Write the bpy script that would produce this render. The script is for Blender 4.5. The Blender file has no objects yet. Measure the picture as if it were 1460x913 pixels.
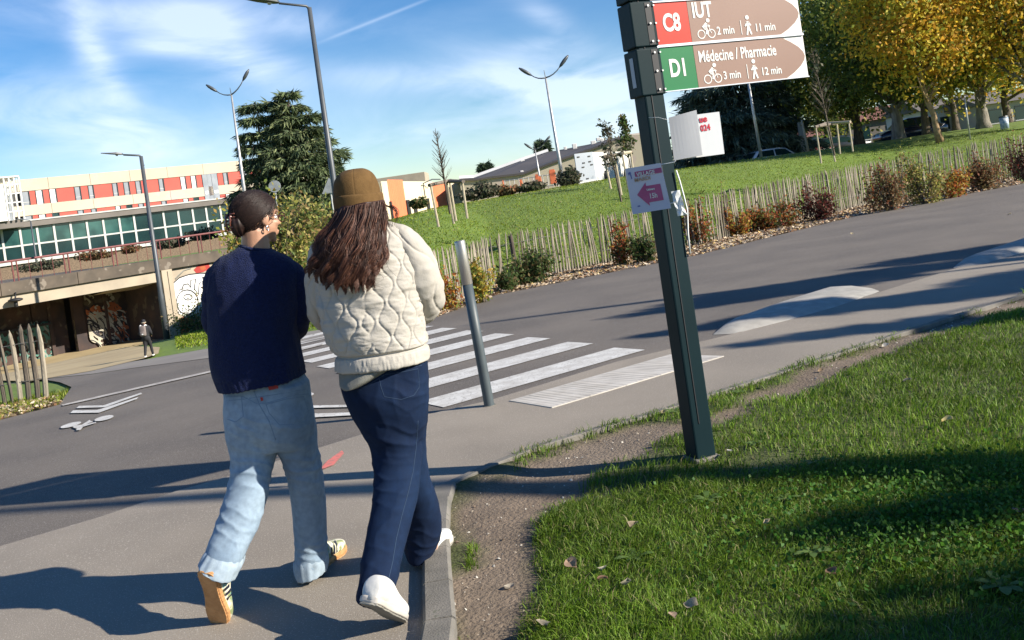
import bpy, bmesh, math, random
import numpy as np
from mathutils import Vector, Matrix
from mathutils.bvhtree import BVHTree
rad = math.radians
rng = np.random.default_rng(7); random.seed(7)
S = bpy.context.scene
COL = S.collection
# ------------------------------------------------------------------ camera, sky, sun, exposure
ROLL = rad(8.25); CR, SR = math.cos(ROLL), math.sin(ROLL)
FPX = 1400.0; H = 1.45
cam = bpy.data.objects.new('camera', bpy.data.cameras.new('camera')); COL.objects.link(cam)
cam.data.sensor_width = 36; cam.data.lens = 36*FPX/1460; cam.data.sensor_fit = 'HORIZONTAL'
cam.data.shift_y = -172.5/1460; cam.data.clip_end = 2000; cam.data.clip_start = .05
cam.matrix_world = Matrix.Translation((0,0,H)) @ Matrix.Rotation(math.pi/2, 4, 'X') @ Matrix.Rotation(-ROLL, 4, 'Z')
S.camera = cam
SUN_EL = rad(27.5); SUN_D = Vector((.945*math.cos(SUN_EL), -.327*math.cos(SUN_EL), math.sin(SUN_EL)))
sun = bpy.data.objects.new('sun', bpy.data.lights.new('sun', 'SUN')); COL.objects.link(sun)
sun.data.energy = 5.0; sun.data.angle = rad(.5); sun.data.color = (1, .92, .80)
sun.rotation_euler = SUN_D.to_track_quat('Z', 'Y').to_euler()
S.view_settings.view_transform = 'Standard'; S.view_settings.look = 'None'
S.view_settings.exposure = 0.95; S.view_settings.gamma = 1
W = bpy.data.worlds.new('World'); S.world = W; W.use_nodes = True
def build_world():
    nt = W.node_tree; N = nt.nodes; L = nt.links; N.clear()
    out = N.new('ShaderNodeOutputWorld'); bg = N.new('ShaderNodeBackground'); bg.inputs[1].default_value = .115
    sky = N.new('ShaderNodeTexSky'); sky.sky_type = 'NISHITA'; sky.sun_disc = False
    sky.sun_elevation = SUN_EL; sky.sun_rotation = math.atan2(SUN_D.x, SUN_D.y)
    sky.air_density = 1.0; sky.dust_density = .0; sky.ozone_density = 3.0; sky.altitude = 250
    tc = N.new('ShaderNodeTexCoord')
    def dot(v):
        d = N.new('ShaderNodeVectorMath'); d.operation = 'DOT_PRODUCT'; L.new(tc.outputs['Generated'], d.inputs[0]); d.inputs[1].default_value = v; return d.outputs['Value']
    def m(op, a, b=None, c=None):
        n = N.new('ShaderNodeMath'); n.operation = op
        for i, q in enumerate((a, b, c)):
            if q is None: continue
            if isinstance(q, (int, float)): n.inputs[i].default_value = q
            else: L.new(q, n.inputs[i])
        return n.outputs[0]
    # warped noise for wisps
    mp = N.new('ShaderNodeMapping'); mp.inputs['Scale'].default_value = (1, 1, 2.6); L.new(tc.outputs['Generated'], mp.inputs[0])
    mp.inputs['Rotation'].default_value = (0, .15, 0)
    nz = N.new('ShaderNodeTexNoise'); nz.inputs['Scale'].default_value = 5.5; nz.inputs['Detail'].default_value = 9; nz.inputs['Roughness'].default_value = .56; nz.inputs['Distortion'].default_value = .7
    L.new(mp.outputs[0], nz.inputs[0])
    nf = N.new('ShaderNodeTexNoise'); nf.inputs['Scale'].default_value = 2.2; nf.inputs['Detail'].default_value = 4; L.new(mp.outputs[0], nf.inputs[0])
    tot = None
    def px_dir(x, y):
        dx, dy = x-730, y-284
        return Vector(((dx*CR-dy*SR)/FPX, 1, (-dx*SR-dy*CR)/FPX)).normalized()
    # (x, y, half length px, half width px, tilt deg, weight): a few wisps where the sky has them
    for (x, y, a, b, tl, w) in [(118,30,80,20,-76,.30),(150,100,60,17,-58,.34),(170,165,80,34,-80,.26),(290,25,170,24,-2,.50),(340,80,80,30,-28,.6),(236,66,46,13,-3,.62),
                              (640,118,190,22,-3,.40),(800,130,170,48,-10,.58),(785,30,48,17,-30,.42),(775,62,42,9,5,.40),(930,120,150,55,-14,.48),(620,185,120,12,10,.34),
                              (200,210,330,50,-8,.30),(760,200,330,45,-8,.28),(130,175,150,45,-10,.34),(1300,-150,300,60,10,.5),(-400,-100,300,60,-10,.5)]:
        c = px_dir(x, y); t = rad(tl)
        e = px_dir(x+50*math.cos(t), y-50*math.sin(t))-c; e = (e-c*e.dot(c)).normalized(); f = c.cross(e).normalized()
        q = m('ADD', m('POWER', m('MULTIPLY', dot(e), FPX/a), 2), m('POWER', m('MULTIPLY', dot(f), FPX/b), 2))
        g = m('MULTIPLY', m('EXPONENT', m('MULTIPLY', q, -1)), w)
        tot = g if tot is None else m('ADD', tot, g)
    base = m('MULTIPLY', m('SUBTRACT', nf.outputs[0], .51), 1.1)
    base = m('MAXIMUM', base, 0)
    tot = m('ADD', tot, base)
    k = m('MULTIPLY', tot, m('MULTIPLY_ADD', nz.outputs[0], 3.4, -.95)); 
    k = m('MINIMUM', m('MAXIMUM', k, 0), .62)
    # thin contrail
    c0, c1 = px_dir(470, 55), px_dir(608, 0); e = (c1-c0); ln = e.length; mid = ((c0+c1)/2).normalized(); e = (e-mid*e.dot(mid)).normalized(); f = mid.cross(e).normalized()
    q = m('ADD', m('POWER', m('MULTIPLY', dot(e), 1/(ln*.55)), 4), m('POWER', m('MULTIPLY', dot(f), 1/.0016), 2))
    k = m('ADD', k, m('MULTIPLY', m('EXPONENT', m('MULTIPLY', q, -1)), .2))
    hs = N.new('ShaderNodeHueSaturation'); hs.inputs['Saturation'].default_value = 1.34; hs.inputs['Value'].default_value = .64; hs.inputs['Hue'].default_value = .508; L.new(sky.outputs[0], hs.inputs['Color'])
    mix = N.new('ShaderNodeMix'); mix.data_type = 'RGBA'; L.new(k, mix.inputs[0]); L.new(hs.outputs[0], mix.inputs[6]); mix.inputs[7].default_value = (4.9, 5.5, 6.5, 1)
    L.new(mix.outputs[2], bg.inputs[0]); L.new(bg.outputs[0], out.inputs[0])
build_world()
# ------------------------------------------------------------------ picture <-> place
def uv(x, y):
    dx, dy = x-730, y-284
    return (dx*CR-dy*SR)/FPX, (-dx*SR-dy*CR)/FPX
def at(x, y, Y):
    u, v = uv(x, y); return Vector((u*Y, Y, H+v*Y))
def Tb(X, Y):
    X = np.asarray(X, float); Y = np.asarray(Y, float)
    s = np.clip(-.75*X+.66*Y-4.8, 0, 42)
    return -.02*s-.00147*s*s
def sstep(t): t = np.clip(t, 0, 1); return t*t*(3-2*t)
def solve(f, x, y, y0=1.2, y1=150):
    u, v = uv(x, y); Ys = np.concatenate([np.arange(y0, 20, .25), np.arange(20, y1, .5)])
    h = (H+v*Ys)-f(u*Ys, Ys); idx = np.where(h <= 0)[0]
    if len(idx) == 0: return Vector((u*y1, y1, float(f(u*y1, y1))))
    i = idx[0]; a, b = (Ys[i-1], Ys[i]) if i else (Ys[0], Ys[0])
    for _ in range(30):
        c = (a+b)/2
        if H+v*c-float(f(u*c, c)) > 0: a = c
        else: b = c
    return Vector((u*a, a, float(f(u*a, a))))
EPX = [(1460,252),(1251,289),(1000,349),(936,362),(806,388),(708,408),(640,434),(600,447),(430,472),(300,492),(245,500)]
EW = [solve(Tb, *p) for p in EPX]
aE = np.array([-.6]+[p.x/p.y for p in EW][::-1]+[1.2]); iE = np.array([1/EW[-1].y]+[1/p.y for p in EW][::-1]+[1/40.])
def T(X, Y):
    X = np.asarray(X, float); Y = np.asarray(Y, float)
    Yc = np.maximum(Y, .5); a = X/Yc
    ye = 1/np.interp(a, aE, iE); d = Y-ye
    top = np.interp(a, [-.36,-.2,-.08,.1,.6], [.8,.95,1.52,1.72,1.7])
    L = np.interp(a, [-.36,-.12,.1], [9,20,24])
    b = Tb(X, Y)
    m = (top-b)*sstep(d/L)*sstep((a+.31)/.06)*(Y > 3)
    z = b+m-.55*sstep((d-L-2)/16)*sstep((a+.1)/.1)
    return z
def G(x, y): return solve(T, x, y)
# ------------------------------------------------------------------ tags and mesh helpers
def tag(o, label=None, cat=None, group=None, kind=None):
    if label: o['label'] = label
    if cat: o['category'] = cat
    if group: o['group'] = group
    if kind: o['kind'] = kind
    return o
def empty(name, loc=(0,0,0), rz=0, label=None, cat=None, group=None):
    o = bpy.data.objects.new(name, None); COL.objects.link(o); o.location = loc; o.rotation_euler = (0,0,rz)
    o.empty_display_size = .2
    return tag(o, label, cat, group)
def mk(name, V, F, mat, parent=None, smooth=False, col=None, world=False, mats=None, fmat=None):
    """V (n,3); F list of faces or array (m,k). world=True: coordinates are world ones, parent sits at its location"""
    V = np.asarray(V, float).reshape(-1,3)
    me = bpy.data.meshes.new(name)
    if isinstance(F, np.ndarray):
        m_, k_ = F.shape
        me.vertices.add(len(V)); me.vertices.foreach_set('co', V.ravel())
        me.loops.add(m_*k_); me.loops.foreach_set('vertex_index', F.astype(np.int32).ravel())
        me.polygons.add(m_); me.polygons.foreach_set('loop_start', np.arange(0, m_*k_, k_, dtype=np.int32))
        me.update(calc_edges=True)
    else:
        me.from_pydata([tuple(v) for v in V], [], [tuple(f) for f in F]); me.update()
    if col is not None:
        at_ = me.color_attributes.new('col', 'FLOAT_COLOR', 'POINT'); c = np.ones((len(V),4)); c[:,:3] = col; at_.data.foreach_set('color', c.ravel())
    for q in (mats or [mat]): me.materials.append(q)
    if fmat is not None: me.polygons.foreach_set('material_index', np.asarray(fmat, np.int32))
    if smooth: me.polygons.foreach_set('use_smooth', np.ones(len(me.polygons), bool))
    o = bpy.data.objects.new(name, me); COL.objects.link(o)
    if parent is not None:
        o.parent = parent
        if world:
            r = parent; mw = Matrix.Identity(4)
            while r is not None:
                mw = r.matrix_basis @ mw; r = r.parent
            o.matrix_basis = mw.inverted()
    return o
def inst(name, src, loc, rot=(0,0,0), scale=(1,1,1), parent=None):
    o = src.copy(); o.name = name; COL.objects.link(o); o.parent = parent; o.location = loc; o.rotation_euler = rot; o.scale = scale
    return o
class MB:
    def __init__(s): s.V = []; s.F = []; s.M = []
    def add(s, V, F, m=0):
        n = len(s.V); s.V += [tuple(v) for v in V]; s.F += [tuple(i+n for i in f) for f in F]; s.M += [m]*len(F); return s
    def box(s, c, d, R=None, m=0, bev=0):
        x, y, z = d[0]/2, d[1]/2, d[2]/2
        if bev:
            bm = bmesh.new(); bmesh.ops.create_cube(bm, size=1); bmesh.ops.scale(bm, vec=d, verts=bm.verts)
            bmesh.ops.bevel(bm, geom=bm.edges[:], offset=bev, segments=2, affect='EDGES', profile=.5)
            bm.verts.index_update(); P = [v.co.copy() for v in bm.verts]; F = [[v.index for v in f.verts] for f in bm.faces]; bm.free()
        else:
            P = [Vector((i*x, j*y, k*z)) for i in (-1,1) for j in (-1,1) for k in (-1,1)]
            F = [(0,1,3,2),(4,6,7,5),(0,4,5,1),(2,3,7,6),(0,2,6,4),(1,5,7,3)]
        if R is not None: P = [R @ p for p in P]
        return s.add([p+Vector(c) for p in P], F, m)
    def prism(s, poly, h0, h1, m=0, tf=None):
        """poly in XY extruded h0..h1 in Z, then tf(Vector)"""
        n = len(poly); P = [Vector((a, b, h0)) for a, b in poly]+[Vector((a, b, h1)) for a, b in poly]
        if tf: P = [tf(p) for p in P]
        F = [tuple(range(n))[::-1], tuple(range(n, 2*n))]+[(i, (i+1)%n, n+(i+1)%n, n+i) for i in range(n)]
        return s.add(P, F, m)
    def tube(s, pts, rads, n=8, m=0, cap=True):
        pts = [Vector(p) for p in pts]; rads = rads if hasattr(rads, '__len__') else [rads]*len(pts)
        V = []; F = []; prev = None
        for i, p in enumerate(pts):
            t = (pts[min(i+1, len(pts)-1)]-pts[max(i-1, 0)]).normalized()
            if prev is None:
                a = Vector((0,0,1)) if abs(t.z) < .9 else Vector((1,0,0)); u = t.cross(a).normalized()
            else: u = (prev-t*prev.dot(t)).normalized()
            prev = u; w = t.cross(u)
            for k in range(n):
                an = 2*math.pi*k/n; V.append(p+(u*math.cos(an)+w*math.sin(an))*rads[i])
        for i in range(len(pts)-1):
            for k in range(n): F.append((i*n+k, i*n+(k+1)%n, (i+1)*n+(k+1)%n, (i+1)*n+k))
        if cap: F.append(tuple(range(n))[::-1]); F.append(tuple((len(pts)-1)*n+k for k in range(n)))
        return s.add(V, F, m)
    def ball(s, c, r, n=12, m=0, R=None):
        r = r if hasattr(r, '__len__') else (r, r, r); V = []; F = []
        h = n//2
        for i in range(h+1):
            th = math.pi*i/h
            for k in range(n):
                ph = 2*math.pi*k/n; p = Vector((r[0]*math.sin(th)*math.cos(ph), r[1]*math.sin(th)*math.sin(ph), r[2]*math.cos(th)))
                if R is not None: p = R @ p
                V.append(p+Vector(c))
        for i in range(h):
            for k in range(n):
                a, b, c2, d = i*n+k, (i+1)*n+k, (i+1)*n+(k+1)%n, i*n+(k+1)%n
                F.append((a, b, c2) if i == 0 else ((a, b, d) if i == h-1 else (a, b, c2, d)))
        return s.add(V, F, m)
    def build(s, name, mat, parent=None, smooth=False, world=False):
        o = mk(name, s.V, s.F, mat if not isinstance(mat, list) else None, parent, smooth, None, world, mats=mat if isinstance(mat, list) else None, fmat=s.M if isinstance(mat, list) else None)
        return o
def vnoise(P, sc=1.0, seed=0):
    P = np.asarray(P)*sc+seed*17.31; i = np.floor(P).astype(np.int64); f = P-i; f = f*f*(3-2*f); r = 0
    def h(a, b, c):
        n = (a*374761393+b*668265263+c*2147483647+seed*144665) & 0xffffffff
        n = ((n ^ (n >> 13))*1274126177) & 0xffffffff; return ((n ^ (n >> 16)) & 0xffff)/65535.
    for dx in (0,1):
        for dy in (0,1):
            for dz in (0,1):
                w = (f[...,0] if dx else 1-f[...,0])*(f[...,1] if dy else 1-f[...,1])*(f[...,2] if dz else 1-f[...,2])
                r = r+w*h(i[...,0]+dx, i[...,1]+dy, i[...,2]+dz)
    return r*2-1
def fbm(P, sc, oct=3, seed=0):
    r = 0; a = 1; P = np.asarray(P)
    for k in range(oct): r = r+a*vnoise(P, sc*2**k, seed+k); a *= .5
    return r
# ------------------------------------------------------------------ materials
def mat(name, c1, c2=None, scale=5, rough=.8, bump=0, bscale=40, metal=0, attr=False, spec=.5, detail=6, stretch=None, c3=None, s3=60, t3=.62, trans=0, sheen=0, coat=0, lo=.35, hi=.65, obj=True, bdist=.01, tl=0):
    mt = bpy.data.materials.new(name); mt.use_nodes = True; N = mt.node_tree.nodes; L = mt.node_tree.links
    b = N['Principled BSDF']; b.inputs['Roughness'].default_value = rough; b.inputs['Metallic'].default_value = metal; b.inputs['Specular IOR Level'].default_value = spec
    if sheen: b.inputs['Sheen Weight'].default_value = sheen
    if coat: b.inputs['Coat Weight'].default_value = coat
    if trans: b.inputs['Transmission Weight'].default_value = trans
    tc = N.new('ShaderNodeTexCoord'); mp = N.new('ShaderNodeMapping'); L.new(tc.outputs['Object'], mp.inputs[0])
    if stretch: mp.inputs['Scale'].default_value = stretch
    def rgba(c): return (*c[:3], 1)
    def noise(sc, det=detail):
        n = N.new('ShaderNodeTexNoise'); n.inputs['Scale'].default_value = sc; n.inputs['Detail'].default_value = det; L.new(mp.outputs[0], n.inputs[0]); return n
    if attr:
        an = N.new('ShaderNodeAttribute'); an.attribute_name = 'col'; cur = an.outputs['Color']
        if c2 is not None:
            n = noise(scale); mr = N.new('ShaderNodeMapRange'); L.new(n.outputs[0], mr.inputs[0]); mr.inputs[1].default_value = .25; mr.inputs[2].default_value = .75; mr.inputs[3].default_value = c2[0]; mr.inputs[4].default_value = c2[1]
            mx = N.new('ShaderNodeVectorMath'); mx.operation = 'SCALE'; L.new(cur, mx.inputs[0]); L.new(mr.outputs[0], mx.inputs['Scale']); cur = mx.outputs[0]
    else:
        c2 = c2 or tuple(v*.82 for v in c1); n = noise(scale); cr = N.new('ShaderNodeValToRGB'); L.new(n.outputs[0], cr.inputs[0])
        cr.color_ramp.elements[0].position = lo; cr.color_ramp.elements[1].position = hi; cr.color_ramp.elements[0].color = rgba(c2); cr.color_ramp.elements[1].color = rgba(c1); cur = cr.outputs[0]
    if c3 is not None:
        n = noise(s3, 2); cr = N.new('ShaderNodeValToRGB'); L.new(n.outputs[0], cr.inputs[0]); cr.color_ramp.elements[0].position = t3; cr.color_ramp.elements[1].position = t3+.06
        mx = N.new('ShaderNodeMix'); mx.data_type = 'RGBA'; L.new(cr.outputs[0], mx.inputs[0]); L.new(cur, mx.inputs[6]); mx.inputs[7].default_value = rgba(c3); cur = mx.outputs[2]
    L.new(cur, b.inputs['Base Color'])
    if bump:
        n = noise(bscale, 5); bp = N.new('ShaderNodeBump'); bp.inputs['Strength'].default_value = bump; bp.inputs['Distance'].default_value = bdist; L.new(n.outputs[0], bp.inputs['Height']); L.new(bp.outputs[0], b.inputs['Normal'])
    if tl:
        tr = N.new('ShaderNodeBsdfTranslucent'); L.new(cur, tr.inputs[0]); ms = N.new('ShaderNodeMixShader'); ms.inputs[0].default_value = tl
        L.new(b.outputs[0], ms.inputs[1]); L.new(tr.outputs[0], ms.inputs[2]); L.new(ms.outputs[0], N['Material Output'].inputs[0])
    return mt
M = {}
M['asphalt'] = mat('asphalt', (.140,.119,.097), (.096,.082,.069), .7, .88, .5, 260, c3=(.27,.245,.21), s3=140, t3=.59, bdist=.004)
M['pave'] = mat('pavement_asphalt', (.262,.226,.180), (.205,.177,.142), 1.0, .9, .6, 240, c3=(.42,.38,.32), s3=130, t3=.61, bdist=.004)
M['farpave'] = mat('far_pavement', (.23,.21,.18), (.19,.17,.15), 1.3, .9)
M['beige'] = mat('sandy_path', (.42,.33,.18), (.34,.26,.14), .8, .95)
M['kerb'] = mat('kerb_concrete', (.19,.175,.15), (.12,.112,.095), 6, .9, .4, 120, c3=(.12,.12,.09), s3=30, t3=.64)
M['paint'] = mat('road_paint', (.60,.59,.55), (.46,.44,.40), 7, .75, .3, 200, c3=(.24,.22,.2), s3=48, t3=.61, bdist=.003)
M['paint2'] = mat('worn_road_paint', (.50,.47,.42), (.33,.3,.27), 5, .8, c3=(.14,.13,.12), s3=40, t3=.6)
M['block'] = mat('separator_concrete', (.36,.34,.30), (.28,.265,.235), 8, .85, .3, 150)
M['redpaint'] = mat('faded_red_spray', (.62,.16,.13), (.40,.16,.13), 25, .8, lo=.4, hi=.55)
M['soil'] = mat('soil', None, (.75,1.25), 9, .95, .7, 60, attr=True, bdist=.02, c3=(.30,.25,.19), s3=75, t3=.68)
M['grass'] = mat('grass', None, None, 3, .55, 0, attr=True, spec=.3, tl=.35)
M['leaf'] = mat('foliage', None, None, 3, .6, 0, attr=True, spec=.3, tl=.45)
M['needle'] = mat('cedar_foliage', None, None, 3, .7, 0, attr=True, spec=.25, tl=.2)
M['bark'] = mat('bark', (.16,.125,.09), (.07,.055,.04), 6, .9, .8, 30, stretch=(3,3,.5), bdist=.04)
M['barkpale'] = mat('pale_bark', (.26,.235,.19), (.13,.115,.09), 3, .9, .8, 14, stretch=(3,3,.6), bdist=.05)
M['barkorange'] = mat('lit_bark', (.36,.24,.12), (.2,.13,.07), 6, .85, .5, 20)  # brown bark with warm sunlight put into its colour
M['picket'] = mat('weathered_chestnut', (.37,.325,.245), (.20,.17,.125), 3, .85, .5, 30, stretch=(10,10,1), c3=(.11,.09,.07), s3=9, t3=.63)
M['picket2'] = mat('dark_weathered_chestnut', (.17,.14,.105), (.08,.066,.05), 3, .9, .5, 30, stretch=(10,10,1))
M['postdark'] = mat('dark_fence_post', (.13,.10,.08), (.06,.05,.04), 4, .85, .4, 30)
M['wire'] = mat('wire', (.3,.29,.27), rough=.5, metal=.6)
M['mulch'] = mat('mulch', None, None, 3, .9, attr=True)
M['stake'] = mat('stake_wood', (.5,.43,.3), (.32,.27,.19), 4, .8, .3, 20, stretch=(6,6,1))
M['stakedark'] = mat('stake_shade_wood', (.20,.16,.12), (.12,.1,.08), 4, .8, stretch=(6,6,1))  # darker copy of the stake wood, shade put into the colour
M['green_black'] = mat('dark_green_paint', (.005,.019,.023), (.004,.015,.019), 2, .5, .05, 300, spec=.14)
M['grey_paint'] = mat('grey_lamp_paint', (.075,.085,.095), (.06,.068,.075), 3, .45)
M['galv'] = mat('galvanised', (.5,.5,.49), (.38,.38,.38), 8, .45, metal=.5)
M['steel'] = mat('brushed_steel', (.52,.49,.44), (.43,.40,.36), 90, .36, .1, 200, metal=.75, stretch=(1,1,.05))
M['bollard'] = mat('bollard_grey', (.062,.08,.088), (.05,.065,.072), 5, .5)
M['white'] = mat('white_sheet', (.8,.8,.78), (.74,.74,.72), 3, .5)
M['dark'] = mat('dark', (.02,.02,.022), rough=.6)
M['black'] = mat('black_cloth', (.012,.012,.015), (.02,.02,.024), 12, .85)
M['concrete'] = mat('weathered_concrete', (.125,.10,.075), (.075,.062,.048), 1.2, .92, .4, 20, c3=(.2,.17,.135), s3=2.3, t3=.6)
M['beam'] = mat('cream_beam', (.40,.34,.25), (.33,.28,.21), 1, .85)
M['rust'] = mat('shaded_rusty_wall', (.085,.05,.038), (.035,.027,.027), .9, .9, c3=(.11,.085,.06), s3=1.7, t3=.58)  # rust tone painted darker for the gloom inside the passage
M['rail'] = mat('red_railing', (.20,.055,.05), (.13,.04,.04), 4, .6)
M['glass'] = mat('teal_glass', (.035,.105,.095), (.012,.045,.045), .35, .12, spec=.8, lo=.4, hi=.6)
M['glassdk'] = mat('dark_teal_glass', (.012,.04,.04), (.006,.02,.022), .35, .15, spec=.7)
M['mullion'] = mat('pale_mullion', (.48,.48,.45), (.42,.42,.4), 2, .6)
M['creamwall'] = mat('cream_render', (.47,.41,.31), (.42,.37,.28), .25, .9, c3=(.44,.36,.31), s3=.6, t3=.6)
M['redpanel'] = mat('coral_panel', (.50,.075,.05), (.44,.065,.045), .5, .7)
M['greywin'] = mat('grey_blind', (.26,.28,.30), (.2,.22,.24), .8, .3)
M['whitewin'] = mat('white_blind', (.72,.74,.72), (.6,.63,.6), .8, .4)
M['jamb'] = mat('black_jamb', (.02,.018,.02), rough=.6)
M['slab'] = mat('canopy_slab', (.17,.15,.135), (.13,.115,.1), .5, .9)
M['whitewall'] = mat('white_wall', (.68,.66,.61), (.76,.74,.69), .5, .8)
M['orange'] = mat('orange_cladding', (.75,.19,.075), (.68,.165,.065), .8, .6)
M['creamclad'] = mat('cream_cladding', (.72,.62,.44), (.66,.56,.39), .5, .7)
M['roof'] = mat('dark_roof', (.085,.075,.072), (.06,.055,.055), .15, .8, stretch=(1,1,8))
M['truckgrey'] = mat('truck_grey', (.36,.40,.45), (.30,.33,.38), .6, .5)
M['tyre'] = mat('tyre', (.02,.02,.02), rough=.9)
# ------------------------------------------------------------------ ground, road, pavement
def sheet(name, poly, dz, mt, cell=.5, parent=None, kind='structure', thick=0):
    bm = bmesh.new(); vs = [bm.verts.new((p[0], p[1], 0)) for p in poly]; f = bm.faces.new(vs)
    bmesh.ops.triangulate(bm, faces=[f])
    xs = [p[0] for p in poly]; ys = [p[1] for p in poly]
    for ax, lo, hi in ((0, min(xs), max(xs)), (1, min(ys), max(ys))):
        q = math.ceil(lo/cell)*cell
        while q < hi:
            co = (q, 0, 0) if ax == 0 else (0, q, 0); no = (1, 0, 0) if ax == 0 else (0, 1, 0)
            bmesh.ops.bisect_plane(bm, geom=bm.verts[:]+bm.edges[:]+bm.faces[:], dist=1e-5, plane_co=co, plane_no=no)
            st = cell if max(abs(q), 0) < 12 else cell*2.5
            q += st
    bmesh.ops.recalc_face_normals(bm, faces=bm.faces)
    for v in bm.verts: v.co.z = float(T(v.co.x, v.co.y))+dz
    if sum(f.normal.z for f in bm.faces) < 0: bmesh.ops.reverse_faces(bm, faces=bm.faces)
    if thick:
        r = bmesh.ops.extrude_face_region(bm, geom=bm.faces[:]); 
        for g in r['geom']:
            if isinstance(g, bmesh.types.BMVert): g.co.z -= thick
        bmesh.ops.recalc_face_normals(bm, faces=bm.faces)
    me = bpy.data.meshes.new(name); bm.to_mesh(me); bm.free(); me.materials.append(mt)
    o = bpy.data.objects.new(name, me); COL.objects.link(o); o.parent = parent
    if kind: o['kind'] = kind
    return o
GP = lambda L: [(G(*p).x, G(*p).y) for p in L]
# kerb line of the pavement against the road, and its edge against the grass
KERB = GP([(-300,905),(0,781),(140,740),(252,702),(330,680),(440,645),(520,620),(608,593),(700,572),(880,517),(1010,486),(1050,476),(1250,419),(1365,383),(1460,352),(1700,278)])
KERB[-1:] = [(KERB[-1][0]+3, KERB[-1][1]+2.2)]
PE = GP([(620,700),(690,668),(760,640),(830,619),(900,600),(970,578),(1040,555),(1110,533),(1180,510),(1250,487),(1360,452),(1460,421)])
PE.append((PE[-1][0]+6, PE[-1][1]+5))
KS = GP([(605,905),(604,850),(604,800),(606,760),(611,725)])      # raised kerb stones at the near end
# dirt track centre line and widths
DT = [((680,1000),.14),((695,905),.135),((698,840),.16),((706,780),.18),((720,720),.28),((782,672),.35),((868,635),.28),((942,612),.19),((1010,600),.13),((1075,572),.13),((1140,545),.14),((1210,515),.15),((1300,480),.16),((1400,447),.14),((1480,420),.13)]
DTW = [(solve(Tb, *p), w) for p, w in DT]
def dirt(X, Y):
    X = np.asarray(X, float); Y = np.asarray(Y, float); best = np.full(X.shape, 9.)
    for (a, wa), (b, wb) in zip(DTW[:-1], DTW[1:]):
        dx, dy = b.x-a.x, b.y-a.y; t = np.clip(((X-a.x)*dx+(Y-a.y)*dy)/(dx*dx+dy*dy), 0, 1)
        d = np.hypot(X-a.x-t*dx, Y-a.y-t*dy)-(wa+(wb-wa)*t)
        best = np.minimum(best, d)
    # the side of the track towards the pavement stays bare near the bend
    n = .10*fbm(np.stack([X, Y, X*0], -1), 4.5, 3, 3)
    return sstep((.06-best-n)/.15)
def inside(poly, X, Y):
    r = np.zeros(X.shape, bool); n = len(poly)
    for i in range(n):
        (x0, y0), (x1, y1) = poly[i], poly[(i+1)%n]
        c = (y0 > Y) != (y1 > Y)
        with np.errstate(all='ignore'): r ^= c & (X < (x1-x0)*(Y-y0)/(y1-y0+1e-12)+x0)
    return r
LAWN = [KS[0], *KS[1:], *PE, (16, -6), (-.48, -6)]      # near lawn area incl. dirt
def nonuni(*seg):
    out = []
    for a, b, st in seg: out += list(np.arange(a, b, st))
    return np.array(out)
def near_bump(X, Y):
    return .018*fbm(np.stack([X, Y, X*0], -1), 1.7, 3, 9)+.004
gx = nonuni((-260,-70,20),(-70,-30,4),(-30,-12,1),(-12,-1,.5),(-1,7,.08),(7,14,.4),(14,30,1),(30,60,4),(60,261,20))
gy = nonuni((-60,-6,6),(-6,2,.8),(2,8.6,.08),(8.6,20,.4),(20,60,.8),(60,150,3),(150,1200,60))
XX, YY = np.meshgrid(gx, gy); Z = T(XX, YY)-.03
lw = inside(LAWN, XX, YY); Z = np.where(lw, Z+.03+near_bump(XX, YY), Z)
dm = dirt(XX, YY)*lw
Z = np.where(lw, Z-.018*dm-.004, Z)
nx, ny = len(gx), len(gy); idx = np.arange(nx*ny).reshape(ny, nx)
F = np.stack([idx[:-1,:-1], idx[:-1,1:], idx[1:,1:], idx[1:,:-1]], -1).reshape(-1, 4)
P3 = np.stack([XX, YY, Z], -1).reshape(-1, 3)
g1 = np.array([.10,.155,.016]); g2 = np.array([.05,.075,.014]); d1 = np.array([.125,.09,.06]); d2 = np.array([.18,.14,.10])
nn = (fbm(P3*[1,1,0], .35, 3, 1)*.5+.5)[:,None]; dd = dm.ravel()[:,None]
far = ((P3[:,1] > 9))[:,None]
gcol = np.where(far, g1*1.35+(g2*1.6-g1*1.35)*nn*.7, g2*(.6+.5*nn)+np.array([.012,.004,0]))
under = (lw.ravel() == 0)[:,None] & ~far
cc = gcol*(1-dd)+(d1+(d2-d1)*(.5+.5*vnoise(P3, 2.2, 5))[:,None])*dd
ground = mk('ground', P3, F, M['soil'], smooth=True, col=cc); ground['kind'] = 'structure'
# the road and the junction to the left, one asphalt sheet
FAR_EDGE = GP([(1700,196),(1460,262),(1251,301),(994,364),(936,376),(708,421),(620,453),(590,463)])
FAR_EDGE2 = GP([(540,470),(470,482),(430,490),(300,511),(200,524),(130,534),(60,541),(-60,556),(-260,585)])
ISLAND_P = GP([(-420,690),(-150,632),(0,599),(85,577),(102,552),(85,545),(0,549),(-260,585)])
road_poly = KERB+[FAR_EDGE[0]]+FAR_EDGE[1:]+FAR_EDGE2[:-2]+ISLAND_P[2:6][::-1]+ISLAND_P[:2][::-1]+[(-14,3.5)]
road = sheet('road', road_poly, 0.0, M['asphalt'])
pave_poly = [(-14,3.5)]+KERB+[PE[-1]]+PE[:-1][::-1]+KS[::-1]+[(-.5,-6),(-14,-6)]
pavement = sheet('pavement', pave_poly, .008, M['pave'], cell=.5)
farp = GP([(596,458),(600,449),(430,475),(300,497),(215,512),(120,527),(40,541)])+FAR_EDGE2[:-1][::-1][1:]
fp = sheet('far_pavement', farp, .006, M['farpave'])
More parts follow.
